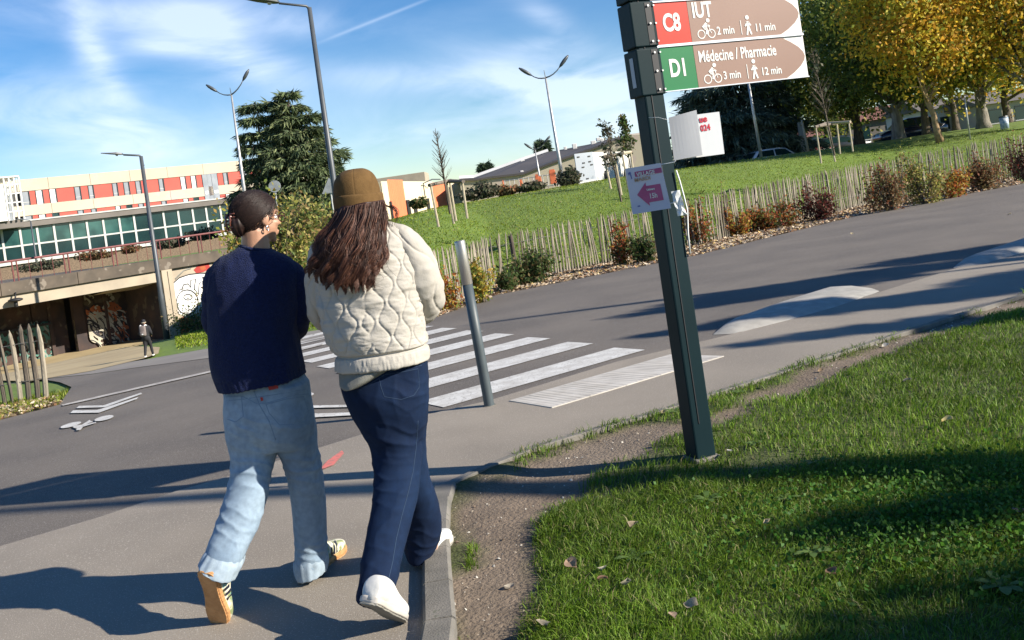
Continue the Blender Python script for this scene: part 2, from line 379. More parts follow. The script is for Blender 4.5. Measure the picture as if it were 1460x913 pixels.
def poly_mark(name, P, dz=.012, mt=None, label=None, parent=None):
    W_ = GP(P); bm = bmesh.new(); f = bm.faces.new([bm.verts.new((x, y, float(T(x, y))+dz)) for x, y in W_])
    bmesh.ops.triangulate(bm, faces=[f]); 
    bmesh.ops.recalc_face_normals(bm, faces=bm.faces)
    if sum(q.normal.z for q in bm.faces) < 0: bmesh.ops.reverse_faces(bm, faces=bm.faces)
    me = bpy.data.meshes.new(name); bm.to_mesh(me); bm.free(); me.materials.append(mt or M['paint2'])
    o = bpy.data.objects.new(name, me); COL.objects.link(o); o.parent = parent; return o
# zebra crossing
zc = empty('zebra_crossing', (0,0,0), 0, 'white zebra crossing stripes painted across the road behind the bollard', 'crosswalk'); zc['kind'] = 'structure'
del zc['category'], zc['label']
P0 = Vector(GP([(924,500)])[0]); d1_ = Vector((.823,.568)); d2_ = Vector((-.45,.893)); L0 = Vector(GP([(632.6,582)])[0])
Pn = Vector(GP([(653.7,468.8)])[0]); per = (Pn-P0).length/5; d2_ = (Pn-P0).normalized()
for k in range(10):
    a = L0+d2_*(per*k); ln = (P0-L0).length; b = a+d1_*ln; w = d2_*(.52*per)
    pts = []
    n_ = 6; 
    lo = [a+(b-a)*(i/n_) for i in range(n_+1)]; sh = d1_*(-.30)
    hi = [p+w*.95-d1_*.05 for p in lo]
    V = [(p.x, p.y, float(T(p.x, p.y))+.006) for p in lo]+[(p.x, p.y, float(T(p.x, p.y))+.006) for p in hi]
    mk('stripe', V, [(i, i+1, n_+2+i, n_+1+i) for i in range(n_)], M['paint'], zc)
# cycle lane markings
def zl(P): return [(x/4.5625, 520+y/4.5625) for x, y in P]
bm1 = empty('cycle_lane_marking', label=None); bm1['kind'] = 'structure'
for P in ([(497,290),(515,275),(675,272),(918,189),(926,197),(686,284)], [(458,322),(476,305),(632,303),(902,218),(890,231),(646,320)]): poly_mark('chevron', zl(P), parent=bm1, mt=M['paint'])
def ell(cx, cy, a, b, t, n=20): return [(cx+a*math.cos(q)*math.cos(t)-b*math.sin(q)*math.sin(t), cy+a*math.cos(q)*math.sin(t)+b*math.sin(q)*math.cos(t)) for q in [2*math.pi*i/n for i in range(n)]]
poly_mark('wheel_mark', zl(ell(462,400,70,13,-.25)), parent=bm1, mt=M['paint']); poly_mark('wheel_mark', zl(ell(678,356,64,14,-.22)), parent=bm1, mt=M['paint'])
poly_mark('frame_mark', zl([(475,412),(500,404),(535,400),(585,368),(590,376),(607,379),(565,396),(548,404),(545,412),(524,434),(495,437),(502,426),(480,420)]), .014, parent=bm1, mt=M['paint'])
poly_mark('frame_mark', zl([(545,404),(625,383),(628,388),(540,416)]), .016, parent=bm1, mt=M['paint'])
bm2 = empty('cycle_lane_marking'); bm2['kind'] = 'structure'
for P in ([(436,584),(438,580.5),(512,579),(516,582)], [(434,598),(440,592),(512,590),(518,593.5)]): poly_mark('chevron', P, parent=bm2, mt=M['paint'])
poly_mark('wheel_mark', ell(432,565,16,3.4,-.1), parent=bm2, mt=M['paint'])
el = poly_mark('edge_line', [(88,578.5),(118,571.5),(302,529.5),(460,491),(460,493),(302,532),(118,574),(90,580)], mt=M['paint2']); el['kind'] = 'structure'
rp = poly_mark('red_spray_mark', [(457,672),(466,661),(478,652),(488,645),(491,649),(483,658),(476,666),(463,671)], .0125, M['redpaint']); rp['kind'] = 'structure'
# tactile paving
tp = empty('tactile_paving'); tp['kind'] = 'structure'
A = [Vector(p) for p in GP([(787,584),(1033,510),(955,508),(726,574)])]
M['tile'] = mat('tactile_tile', (.52,.49,.44), (.42,.39,.34), 5, .85, .3, 160)
nt_ = 5
for i in range(nt_):
    t0, t1 = i/nt_+.0015, (i+1)/nt_-.0015
    q = [A[0].lerp(A[1], t0), A[0].lerp(A[1], t1), A[3].lerp(A[2], t1), A[3].lerp(A[2], t0)]
    m_ = MB(); zf = lambda p, d: (p.x, p.y, float(T(p.x, p.y))+d)
    m_.add([zf(p, .004) for p in q]+[zf(p, .014) for p in q], [(4,5,6,7),(0,1,5,4),(1,2,6,5),(2,3,7,6),(3,0,4,7)])
    for k in range(6):
        s0, s1 = (k+.1)/6, (k+.82)/6
        r = [q[0].lerp(q[1], s0), q[0].lerp(q[1], s1), q[3].lerp(q[2], s1), q[3].lerp(q[2], s0)]
        ins = lambda p: p.lerp((q[0]+q[2])/2, .1)
        m_.add([zf(p, .013) for p in r]+[zf(ins(p), .0155) for p in r], [(4,5,6,7),(0,1,5,4),(1,2,6,5),(2,3,7,6),(3,0,4,7)])
    m_.build('tile', M['tile'], tp)
# kerb stones along the near edge
kb = empty('kerb'); kb['kind'] = 'structure'
path = [Vector((-.50,.2))]+[Vector(p) for p in KS]+[Vector(p) for p in PE]
def strip_box(name, a, b, wl, z0, z1, mt, parent, bev=.006):
    d = (b-a); n = Vector((d.y, -d.x)).normalized()*wl; q = [a, b, b+n, a+n]; e = Vector((d.y, -d.x)).normalized()*bev
    lo = [Vector((p.x, p.y, float(T(p.x, p.y))+z0)) for p in q]; h0 = [v+Vector((0,0,z1-z0-bev)) for v in lo]
    hi = [Vector((p.x, p.y, 0)) for p in (a+e, b+e, b+n-e, a+n-e)]; hi = [Vector((p.x, p.y, l.z+z1-z0)) for p, l in zip(hi, lo)]
    F = [(8,9,10,11)]+[(i, (i+1)%4, 4+(i+1)%4, 4+i) for i in range(4)]+[(4+i, 4+(i+1)%4, 8+(i+1)%4, 8+i) for i in range(4)]
    return mk(name, lo+h0+hi, F, mt, parent)
for i in range(len(path)-1):
    a, b = path[i], path[i+1]; near = i < 6
    seg = max(1, round((b-a).length/1.0)) 
    for k in range(seg):
        p, q = a.lerp(b, k/seg), a.lerp(b, (k+1)/seg); g = (q-p).normalized()*.004
        strip_box('kerb_stone', p+g, q-g, .115 if near else .055, -.05, .048 if i < 5 else (.036 if i == 5 else .020), M['kerb'], kb, .012 if near else .004)
# separator blocks: low humps with sloped flanks and tapered ends
SB = [[((1017,478),(1020,475),0),((1040,477),(1034,466),.04),((1062,474),(1048,458),.055),((1125,458),(1116,433),.06),((1190,440),(1184,411),.055),((1225,428),(1213,409),.035),((1254,416),(1240,411),0)],
      [((1359,383),(1362,380),0),((1380,381),(1375,372),.04),((1405,377),(1390,366),.055),((1460,361),(1460,343),.06),((1560,331),(1560,311),.06)]]
for i, P in enumerate(SB):
    V = []
    for (n_, f_, h) in P:
        a, b = G(*n_), G(*f_); a.z += .003; b.z += .003
        for t, k in ((0,0),(.10,.55),(.24,.92),(.5,1.0),(.76,.92),(.90,.55),(1,0)): q = a.lerp(b, t); V.append((q.x, q.y, q.z+h*k+.004*k))
    n = len(P); o = mk('lane_separator', V, [(7*r_+c_, 7*r_+c_+1, 7*(r_+1)+c_+1, 7*(r_+1)+c_) for r_ in range(n-1) for c_ in range(6)], M['block'], smooth=True)
    tag(o, ['long pale concrete lane separator hump just right of the signpost', 'pale concrete lane separator hump cut by the right edge of the photo'][i], 'road divider', 'concrete lane separators beside the road')
# ------------------------------------------------------------------ mulch strip along the fence
FL = [Vector((p.x, p.y)) for p in EW[:8]][::-1]              # fence line, left to right
FL += [Vector((FL[-1].x+4, FL[-1].y+2.2))]
fe = [Vector(p) for p in FAR_EDGE[1:]][::-1]
def mulch(name, polyA, polyB, n, mt, extra=0):
    def samp(P, t):
        L_ = [0]; 
        for a, b in zip(P[:-1], P[1:]): L_.append(L_[-1]+(b-a).length)
        L_ = np.array(L_); q = t*L_[-1]; return np.stack([np.interp(q, L_, [p.x for p in P]), np.interp(q, L_, [p.y for p in P])], -1)
    t = rng.random(n); w = rng.random(n)**1.0
    A_, B_ = samp(polyA, t), samp(polyB, t); c = A_+(B_-A_)*w[:,None]+rng.normal(0, .02, (n,2))
    z = T(c[:,0], c[:,1])+rng.random(n)*.03+.004
    a = rng.random(n)*6.28; s = rng.uniform(.014, .04, n); u = np.stack([np.cos(a)*s, np.sin(a)*s, rng.normal(0, .3, n)*s], -1); v = np.stack([-np.sin(a)*s*.5, np.cos(a)*s*.5, rng.normal(0, .35, n)*s], -1)
    c3 = np.concatenate([c, z[:,None]], 1); V = np.stack([c3-u-v, c3+u-v*.6, c3+u*.8+v, c3-u*.9+v], 1).reshape(-1,3)
    pal = np.array([[.36,.27,.17],[.48,.38,.26],[.22,.14,.085],[.55,.46,.34],[.30,.16,.08],[.42,.30,.12]]); c_ = pal[rng.integers(0, len(pal), n)]*rng.uniform(.7,1.15,(n,1))
    return tag(mk(name, V, np.arange(4*n).reshape(n,4), M['mulch'], col=np.repeat(c_, 4, 0)), kind='stuff')
back = [p+Vector((-.15,.45)) for p in FL]
mulch('leaf_mulch', fe, back[:-1], 26000, None)
for i_, (A_, B_) in enumerate([(fe, back[:-1])]):
    pl = [tuple(p) for p in A_]+[tuple(p) for p in B_[::-1]]
M['mulchbase'] = mat('mulch_soil', (.19,.135,.09), (.11,.08,.055), 8, .95, .6, 50)
sheet('mulch_bed', pl, .003, M['mulchbase'])
I2 = [Vector(p) for p in GP([(-150,632),(0,599),(85,577)])]; I3 = [Vector(p) for p in GP([(-150,610),(0,583),(78,568)])]
mulch('leaf_mulch', I2, I3, 3500, None)
sheet('mulch_bed', [tuple(p) for p in I2]+[tuple(p) for p in I3[::-1]], .004, M['mulchbase'])
# ------------------------------------------------------------------ picket fences
def picket_mesh(seed):
    r = random.Random(seed); n = 6; hs = [0,.25,.5,.75,.93,1.0]; V = []; bx = r.uniform(-.012,.012)
    prof = [(math.cos(a)*.5, math.sin(a)*.33) for a in [.3,1.2,2.2,3.4,4.4,5.5]]
    for j, h in enumerate(hs):
        sc = [1,1.05,.95,.9,.8,.12][j]*r.uniform(.9,1.1); ox = bx*math.sin(h*3)+r.uniform(-.003,.003)
        V += [(x*sc*.042+ox, y*sc*.042, h) for x, y in prof]
    F = [(j*6+k, j*6+(k+1)%6, (j+1)*6+(k+1)%6, (j+1)*6+k) for j in range(5) for k in range(6)]+[tuple(range(30,36))]
    return V, F
PK = []
for s_ in range(6):
    V, F_ = picket_mesh(s_); o = mk('picket', V, F_, M['picket' if s_ < 4 else 'picket2']); PK.append(o.data); bpy.data.objects.remove(o)
V, F_ = picket_mesh(9); o = mk('post', V, F_, M['postdark']); POSTM = o.data; bpy.data.objects.remove(o)
def fence(pts, label, group, hgt=1.0, step=.072, rot=0, postn=2.35, ws=1.0):
    root = empty('picket_fence', (0,0,0), 0, label, 'fence', group)
    L_ = [0]
    for a, b in zip(pts[:-1], pts[1:]): L_.append(L_[-1]+(b-a).length)
    tot = L_[-1]; xs = [p.x for p in pts]; ys = [p.y for p in pts]; q = 0; i = 0; lastpost = -9; wire = [[], []]
    r = random.Random(3)
    while q < tot:
        x, y = np.interp(q, L_, xs), np.interp(q, L_, ys); z = float(T(x, y))
        k = min(int(np.searchsorted(L_, q, side='right'))-1, len(pts)-2); d = pts[k+1]-pts[k]; an = math.atan2(d.y, d.x)
        o = bpy.data.objects.new('picket', PK[r.randrange(6)]); COL.objects.link(o); o.parent = root
        o.location = (x+r.uniform(-.008,.008), y+r.uniform(-.008,.008), z-.03); o.rotation_euler = (r.gauss(0,.03)/ws, r.gauss(0,.045)/ws, an+r.uniform(-.5,.5)); o.scale = (ws*r.uniform(.8,1.25), ws*r.uniform(.8,1.2), (hgt+.30*min(1, q/tot)*(ws == 1))*r.uniform(.95,1.05)+.03)
        for w_, zz in enumerate((.28, .78)): wire[w_].append((x, y-.014, z+(hgt+.30*min(1, q/tot)*(ws == 1))*zz+r.uniform(-.006,.006)))
        if q-lastpost > postn:
            lastpost = q; o = bpy.data.objects.new('post', POSTM); COL.objects.link(o); o.parent = root; o.location = (x+.03, y+.05, z-.05); o.rotation_euler = (r.gauss(0,.03), r.gauss(0,.05), 0); o.scale = (2.0, 2.2, hgt*1.04+.05)
        q += step*r.uniform(.85,1.15); i += 1
    for w_ in wire: MB().tube(w_, .004, 4).build('wire', M['wire'], root)
    return root
fence(FL, 'long chestnut picket fence between the road and the sloping lawn', 'chestnut picket fences')
LFL = [Vector(p) for p in GP([(-230,625),(-80,596),(66,569)])]
fence(LFL[::-1], 'short chestnut picket fence on the grass island at the far left', 'chestnut picket fences', hgt=1.0, step=.105, postn=99, ws=1.5)
# ------------------------------------------------------------------ leaves, shrubs, trees
def leaf_cloud(name, C, size, pal, parent=None, mt=None, asp=.55, droop=.0, jitter=.25, weights=None, up=None, side=None, kind=None):
    n = len(C); C = np.asarray(C); a = rng.normal(size=(n,3)); a[:,2] *= (1-droop)
    if side is not None: a = side+a*.5
    a /= np.linalg.norm(a, axis=1)[:,None]; b = np.cross(a, rng.normal(size=(n,3))); b /= np.linalg.norm(b, axis=1)[:,None]
    s = (size*rng.uniform(.6,1.35,n))[:,None] if np.isscalar(size) else size[:,None]
    w = np.cross(a, b)
    V = np.stack([C-a*s, C-b*s*asp+w*s*.12, C+a*s, C+b*s*asp+w*s*.12], 1).reshape(-1,3)
    pal = np.array(pal); k = rng.choice(len(pal), n, p=weights) if weights is None or len(weights) == len(pal) else 0
    c = pal[k]*rng.uniform(1-jitter, 1+jitter, (n,1))
    o = mk(name, V, np.arange(4*n).reshape(n,4), mt or M['leaf'], parent, col=np.repeat(np.clip(c,0,1), 4, 0))
    if kind: o['kind'] = kind
    return o
PALS = {
 'redgreen': [[.30,.07,.035],[.36,.13,.04],[.12,.14,.03],[.07,.10,.03],[.42,.20,.05]],
 'orange': [[.46,.22,.04],[.40,.14,.04],[.42,.33,.06],[.18,.20,.04],[.30,.07,.03]],
 'green': [[.07,.12,.03],[.045,.08,.025],[.11,.15,.05],[.16,.12,.05]],
 'darkred': [[.16,.035,.03],[.22,.06,.045],[.09,.05,.03],[.13,.09,.05]],
 'brown': [[.22,.12,.055],[.28,.10,.045],[.12,.10,.04],[.16,.14,.07],[.33,.22,.11]],
 'yellow': [[.48,.40,.07],[.34,.35,.06],[.18,.24,.05],[.42,.26,.05]],
 'dull': [[.10,.12,.07],[.14,.13,.085],[.17,.14,.10],[.07,.085,.05]],
 'ygreen': [[.36,.34,.08],[.25,.27,.07],[.40,.33,.12],[.12,.17,.05],[.30,.20,.08]],
}
def shrub(c, w, h, pal, label, cat='shrub', group=None, n=700, ls=.035, dep=None, stems=9, sparse=1.0, name='shrub'):
    root = empty(name, c, 0, label, cat, group); dep = dep or w*.7
    m_ = MB(); tips = []
    for i in range(stems):
        a = random.uniform(0, 6.28); r = random.uniform(.2, 1)**.6
        e = Vector((math.cos(a)*r*w*.5, math.sin(a)*r*dep*.5, h*random.uniform(.5,1.0)*(1-.45*r*r))); mid = Vector((e.x*.45+random.gauss(0,.02), e.y*.45, e.z*.55))
        m_.tube([(e.x*.08, e.y*.08, -.03), mid, e], [.010*h+.004, .007*h+.002, .003], 4); tips.append((mid, e))
    m_.build('stem', M['bark'], root)
    k = rng.integers(0, len(tips), n); t = rng.random(n)**.8
    A_ = np.array([tips[i][0] for i in k]); B_ = np.array([tips[i][1] for i in k]); A_ = A_*np.array([[1.1,1.1,.12]])+np.array([[0,0,.03]])
    C = A_+(B_-A_)*t[:,None]+rng.normal(0, 1, (n,3))*np.array([w*.10, dep*.10, h*.085]); C[:,2] = np.abs(C[:,2])
    leaf_cloud('foliage', C, ls, PALS[pal], root)
    return root
def branch_mesh(m_, base, h, r0, limbs, lean=(0,0), seed=0, n=8):
    r = random.Random(seed); pts = []; rr = []
    for i in range(7):
        t = i/6; pts.append(Vector(base)+Vector((lean[0]*t*h+r.gauss(0,.02)*h*t, lean[1]*t*h+r.gauss(0,.02)*h*t, h*t-.1*(i==0)))); rr.append(r0*(1.25 if i == 0 else 1-.6*t))
    m_.tube(pts, rr, n)
    ends = [pts[-1]]
    for k in range(limbs):
        t = r.uniform(.45, .95); j = int(t*6); p = pts[j].lerp(pts[min(j+1,6)], t*6-j); a = r.uniform(0, 6.28)+k*2.4; el_ = r.uniform(.3,1.0); ln = h*r.uniform(.35,.75)
        d = Vector((math.cos(a)*math.cos(el_), math.sin(a)*math.cos(el_), math.sin(el_))); q = p+d*ln*.5+Vector((0,0,ln*.04)); e = p+d*ln+Vector((r.gauss(0,.05)*ln, r.gauss(0,.05)*ln, ln*.12))
        m_.tube([p, q, e], [r0*.38, r0*.24, r0*.08], 5); ends += [q, e]
        for b in range(3):
            a2 = a+r.uniform(-1.2,1.2); d2 = Vector((math.cos(a2)*.8, math.sin(a2)*.8, r.uniform(-.1,.7))); s_ = p.lerp(e, r.uniform(.35,.8)); e2 = s_+d2*ln*.45
            m_.tube([s_, s_.lerp(e2,.5)+Vector((0,0,.02*ln)), e2], [r0*.14, r0*.09, r0*.03], 4); ends.append(e2)
    return ends
def broad_tree(c, trunk_h, r0, crown_c, crown_r, pal, label, group, n=9000, ls=.13, bark='barkpale', lean=(0,0), seed=1, clumps=60, name='broadleaf_tree', wts=None, hole=.55):
    n = int(n*1.7); ls *= .72
    root = empty(name, c, 0, label, 'tree', group); m_ = MB(); ends = branch_mesh(m_, (0,0,0), trunk_h, r0, 8, lean, seed)
    tb = m_.build('trunk', M[bark], root, smooth=True)
    r = np.random.default_rng(seed*7+1)
    d = r.normal(size=(clumps,3)); d /= np.linalg.norm(d, axis=1)[:,None]; rad_ = r.uniform(.35, 1.0, clumps)**.5
    cc_ = np.array(crown_c)+d*rad_[:,None]*np.array(crown_r)
    # limbs reaching into the crown
    m2 = MB()
    top = Vector((lean[0]*trunk_h, lean[1]*trunk_h, trunk_h))
    for k in range(0, clumps, 3):
        e = Vector(cc_[k]); s_ = top.lerp(Vector((0,0,trunk_h*.7)), random.random()*.6) ; q = s_.lerp(e, .5)+Vector((0,0,.12*(e-s_).length))
        m2.tube([s_, q, e], [r0*.3, r0*.16, .012], 5)
    m2.build('limb', M['bark'], root)
    k = r.integers(0, clumps, n); sz = r.uniform(.14,.30, clumps)*min(crown_r)*1.25
    C = cc_[k]+r.normal(size=(n,3))*sz[k][:,None]*np.array([1,1,.7])
    tone = r.integers(0, 3, clumps)
    pal = np.array(pal); npal = len(pal); w = r.random(n); pi = np.where(w < .6, (tone[k]*npal//3) % npal, r.integers(0, npal, n))
    a = r.normal(size=(n,3)); a /= np.linalg.norm(a, axis=1)[:,None]; b = np.cross(a, r.normal(size=(n,3))); b /= np.linalg.norm(b, axis=1)[:,None]
    s = (ls*r.uniform(.6,1.4,n))[:,None]; V = np.stack([C-a*s, C-b*s*.6, C+a*s, C+b*s*.6], 1).reshape(-1,3)
    mk('crown', V, np.arange(4*n).reshape(n,4), M['leaf'], root, col=np.repeat(pal[pi]*r.uniform(.75,1.25,(n,1)), 4, 0))
    return root
def cedar(c, h, rmax, label, group, seed=1, layers=15, pal=None, tops=((0,0,1),), ls=.22, skirt=.0, dens=1.0):
    root = empty('cedar_tree', c, 0, label, 'tree', group); m_ = MB(); r = random.Random(seed)
    pal = pal or [[.035,.06,.03],[.055,.085,.042],[.08,.11,.06],[.028,.045,.028]]
    P_ = []; D_ = []
    for (tx, ty, th) in tops:
        H_ = h*th; m_.tube([(tx*.3, ty*.3, -.2), (tx*.7, ty*.7, H_*.4), (tx, ty, H_*.75), (tx+r.gauss(0,.1), ty, H_*.98)], [h*.028, h*.018, h*.009, .02], 8)
        nl = int(layers*th)
        for i in range(nl):
            t = (i+.5)/nl; z = H_*(skirt+(1-skirt)*t); R = rmax*(1-t)**.62*(.75 if th < 1 else 1)*r.uniform(.78,1.12)+.35
            nb = int((6+8*(1-t))*dens)
            for b in range(nb):
                a = 6.283*(b+r.random()*.8)/nb+i*1.3; ln = R*r.uniform(.72,1.12); p0 = Vector((tx, ty, z+r.gauss(0,.05)))
                d = Vector((math.cos(a), math.sin(a), 0)); pts = []
                up = r.uniform(.0,.22)+.25*t; dr = r.uniform(.25,.5)
                for k in range(6):
                    q = k/5; pts.append(p0+d*ln*q+Vector((0,0,ln*(up*q-dr*q*q))))
                m_.tube(pts, [h*.006*(1-k/5.5) for k in range(6)], 4, cap=False)
                nn_ = int(46*ln/rmax*dens)+14
                for k in range(nn_):
                    q = r.uniform(.15,1.02)**.8; j = min(int(q*5), 4); p = pts[j].lerp(pts[j+1], min(q*5-j, 1.2)); sp = (1-q*.6)*ln*.24
                    off = Vector((-d.y, d.x, 0))*r.gauss(0,1)*sp
                    base = p+off+Vector((0,0,-abs(r.gauss(0,.05))*ln*.5-off.length*.30))
                    dirn = (d*r.uniform(.3,1)+off.normalized()*.5*r.random()+Vector((0,0,-r.uniform(.1,.9)))).normalized()
                    P_.append(base); D_.append(dirn)
    m_.build('trunk', M['bark'], root, smooth=True)
    P_ = np.array(P_); D_ = np.array(D_); n = len(P_); rr = np.random.default_rng(seed)
    out = []; cols = []
    pal = np.array(pal)
    for f in range(3):
        D2 = D_+rr.normal(0,.35,(n,3)); D2 /= np.linalg.norm(D2, axis=1)[:,None]; B_ = np.cross(D2, rr.normal(size=(n,3))); B_ /= np.linalg.norm(B_, axis=1)[:,None]
        s = (ls*rr.uniform(.7,1.5,n))[:,None]; o_ = rr.normal(0,.05,(n,3))*ls*4
        out.append(np.stack([P_+o_, P_+o_+D2*s*.5+B_*s*.13, P_+o_+D2*s*1.5, P_+o_+D2*s*.5-B_*s*.13], 1).reshape(-1,3)); cols.append(np.repeat(pal[rr.integers(0,len(pal),n)]*rr.uniform(.7,1.3,(n,1)), 4, 0))
    V = np.concatenate(out); mk('crown', V, np.arange(len(V)).reshape(-1,4), M['needle'], root, col=np.concatenate(cols))
    return root
def base_at(x, y, Y):
    """ground point under picture column through (x, y) at distance Y"""
    u, v = uv(x, y); X = u*Y; return Vector((X, Y, float(T(X, Y))))
def height_at(x, y, Y, z0): return H+uv(x, y)[1]*Y-z0
# ------------------------------------------------------------------ shrubs along the fence: (x, y base, width px, height px, palette, label)
SH = [(628,443,50,82,'orange','orange and red shrub at the fence end right behind the cream jacket sleeve'),
 (690,428,40,60,'yellow','yellow and orange low shrub right of the steel topped bollard'),
 (762,402,64,54,'green','dark green bushy shrub against the fence, widest left of the signpost'),
 (727,412,26,34,'green','small green plant between the yellow shrub and the dark green shrub'),
 (886,376,26,66,'redgreen','tall thin reddish shrub climbing the fence just left of the signpost'),
 (918,372,30,40,'green','low green plant behind the left edge of the signpost'),
 (1000,346,44,64,'redgreen','red leaved shrub at the fence just right of the signpost'),
 (1052,334,30,50,'orange','orange shrub second to the right of the signpost'),
 (1104,324,58,46,'redgreen','red topped low shrub with green base against the fence'),
 (1166,312,44,48,'darkred','dark red rounded shrub against the fence below the young tree guard'),
 (1272,297,58,70,'brown','brown and russet shrub left of the bright yellow-green one'),
 (1318,288,56,78,'ygreen','bright yellow-green and orange shrub, tallest at the fence'),
 (1358,279,44,46,'orange','low orange shrub right of the tall yellow-green one'),
 (1406,268,64,52,'brown','broad brownish green shrub left of the purple-red one'),
 (1462,254,48,60,'darkred','purple-red shrub cut by the right edge of the photo')]
for (x, y, w, h, p, lab) in SH:
    g = G(x, y+3); k = g.y/FPX
    shrub(g, w*k*1.2, h*k*1.2, p, lab, n=int(1700*max(w*k, .5)/.7), ls=.036, dep=.6, group='shrubs along the picket fence', sparse=1)
# taller dry flower stems by the fence
for (x, y, h, lab) in [(1118,318,88,'tall thin plant with dry seed heads rising over the fence right of the signpost'), (1030,336,96,'thin dry stemmed plant leaning over the fence beside the signpost')]:
    g = G(x, y); k = g.y/FPX; shrub(g, .9, h*k, 'brown', lab, n=160, ls=.03, stems=6, name='dry_plant', cat='plant')
# bushes on the bank behind the two women
for (x, y, Y, w, h, p, lab) in [(418,455,27,2.4,2.5,'ygreen','yellow-green bush on the grass bank between the two women'),
  (452,440,29,2.2,2.2,'ygreen','olive bush on the bank right behind the long brown hair'),
  (385,470,30,2.4,2.4,'yellow','yellowish bush half hidden by the woman in navy'),
  (290,482,45,2.6,1.7,'green','dark green bush on the slope below the graffiti wall'),
  (330,330,52,4.5,2.0,'ygreen','yellowish bush at the end of the bridge railing beside the dark-haired head')]:
    g = base_at(x, y, Y); shrub(g, w, h, p, lab, n=2200, ls=.07, dep=w*.9, stems=16)
for (x, y, w, h, p, lab) in [(684,279,52,22,'dull','rounded grey-green bush in front of the cream building'), (757,268,40,9,'dull','low grey bush in front of the orange posts'),
  (812,262,34,26,'dull','dark bush left of the white box truck'),(722,275,30,12,'brown','small brownish bush beside the grey-green one'),(598,292,24,12,'green','small green bush under the cream corrugated wall')]:
    Y = 46; g = base_at(x, y, Y); g.z = at(x, y, Y).z-.15; k = Y/FPX; shrub(g, w*k, h*k+.15, p, lab, n=1500, ls=.09, stems=14)
# scrubby plants on the deck behind the railing
for i, (x, y, w, h, p, lab) in enumerate([(55,384,58,13,'dull','dry bush on the bridge deck at the left end of the red railing'), (135,368,46,12,'brown','reddish scrub on the bridge deck left of the dark street lamp'),
  (240,352,48,14,'dull','dry olive scrub behind the railing right of the dark street lamp'), (188,358,26,9,'brown','low scrub on the deck left of the lamp pole'), (290,340,50,16,'dull','scrub patch behind the railing next to the dark hair')]):
    Y = 62; g = at(x, y, Y); k = Y/FPX; g.z -= .1; shrub(g, w*k, h*k+.15, p, lab, n=1300, ls=.10, stems=14)
# ------------------------------------------------------------------ trees
ctop = height_at(440, 122, 62, 0)
g = base_at(425, 320, 62); g.z = .6
cedar(g, ctop-g.z, 3.6, 'dark green cedar behind the two women beside the tall lamp', 'cedar trees', seed=4, layers=12, tops=((.5,0,1),(-1.7,.3,.96),(-.5,.6,.97),(1.7,-.3,.84)), ls=.30, dens=1.2, pal=[[.09,.125,.055],[.13,.17,.075],[.19,.22,.10],[.06,.085,.045]])
g = base_at(1062, 232, 64); ct = height_at(1040, 62, 64, 0)
cedar(g, ct-g.z, 5.0, 'broad dark cedar behind the fingerpost signs and parked cars', 'cedar trees', seed=11, layers=13, tops=((0,0,1),(2.2,.6,.9),(-1.6,1,.85)), ls=.30, pal=[[.085,.12,.085],[.13,.17,.115],[.19,.23,.16],[.06,.085,.06]], dens=1.15)
for (x, yb, yt, Y, w, lab) in [(693,250,231,120,1.0,'tiny conifer on the horizon left of the shed roof'), (775,215,200,125,1.1,'small conifer top behind the dark shed roof')]:
    z0 = at(x, yb, Y).z; g = at(x, yb, Y); g.z = z0-2; cedar(g, (yb-yt)*Y/FPX+2, w, lab, None, seed=x, layers=7, ls=.4)
DG = [[.13,.18,.035],[.09,.135,.03],[.20,.24,.045],[.34,.30,.055],[.08,.11,.03]]
YG = [[.66,.46,.05],[.74,.58,.08],[.52,.46,.06],[.28,.31,.05],[.58,.31,.04]]
MG = [[.19,.23,.045],[.12,.16,.035],[.34,.34,.06],[.52,.43,.06],[.42,.26,.05]]
def bt(x, y, Y, th, r0, cz, cr, pal, lab, **k):
    g = base_at(x, y, Y); g.z = at(x, y, Y).z; cx = k.pop('cx', 0)
    return broad_tree(g, th, r0, (cx, 0, cz), cr, pal, lab, 'autumn trees on the lawn', **k)
bt(1226,208,62,3.2,.36,6.3,(4.6,3.6,4.2),DG,'dark green tree just right of the staked sapling, leftmost of the row',seed=2,n=12000,ls=.17,bark='bark',clumps=95,cx=-.6)
bt(1283,204,52,2.5,.42,6.2,(3.7,3.2,3.9),DG+MG[:2],'dark crowned tree with thick pale trunk left of the navy car',seed=3,n=12000,ls=.155,clumps=90)
bt(1322,197,58,3.0,.30,6.6,(3.2,3.2,3.8),MG,'tree with dark trunk standing behind the leaning orange-lit trunk',seed=5,n=8000,ls=.16,bark='bark',clumps=70)
bt(1340,200,45,3.6,.17,5.7,(2.5,2.3,2.9),YG+MG[:1],'golden leaved tree with slim leaning orange-lit trunk',seed=6,n=7500,ls=.14,bark='barkorange',lean=(-.13,0),clumps=60,cx=-.7)
bt(1364,190,56,2.8,.24,6.0,(3.0,3.0,3.7),YG,'golden tree with thin dark trunk between the leaning trunk and the thick pale one',seed=8,n=8500,ls=.16,bark='bark',clumps=75)
bt(1403,184,50,2.2,.38,5.9,(3.6,3.2,3.8),MG+YG[:2],'thick pale trunked tree with a low fork near the right edge',seed=9,n=11000,ls=.15,clumps=85)
bt(1438,180,58,2.8,.30,6.2,(4.0,3.4,4.0),YG,'yellow leaved tree behind the blue bin',seed=12,n=10000,ls=.17,bark='bark',clumps=85,cx=.6)
bt(1475,176,46,3.0,.30,6.0,(3.4,3.2,3.6),YG+MG[:2],'golden tree cut by the right edge of the photo',seed=14,n=9000,ls=.15,clumps=75,cx=.4)
bt(1185,214,84,3.0,.30,6.0,(4.2,3.6,4.4),DG,'sparse dark tree showing sky through its crown right of the cedar',seed=21,n=5200,ls=.21,bark='bark',clumps=70)
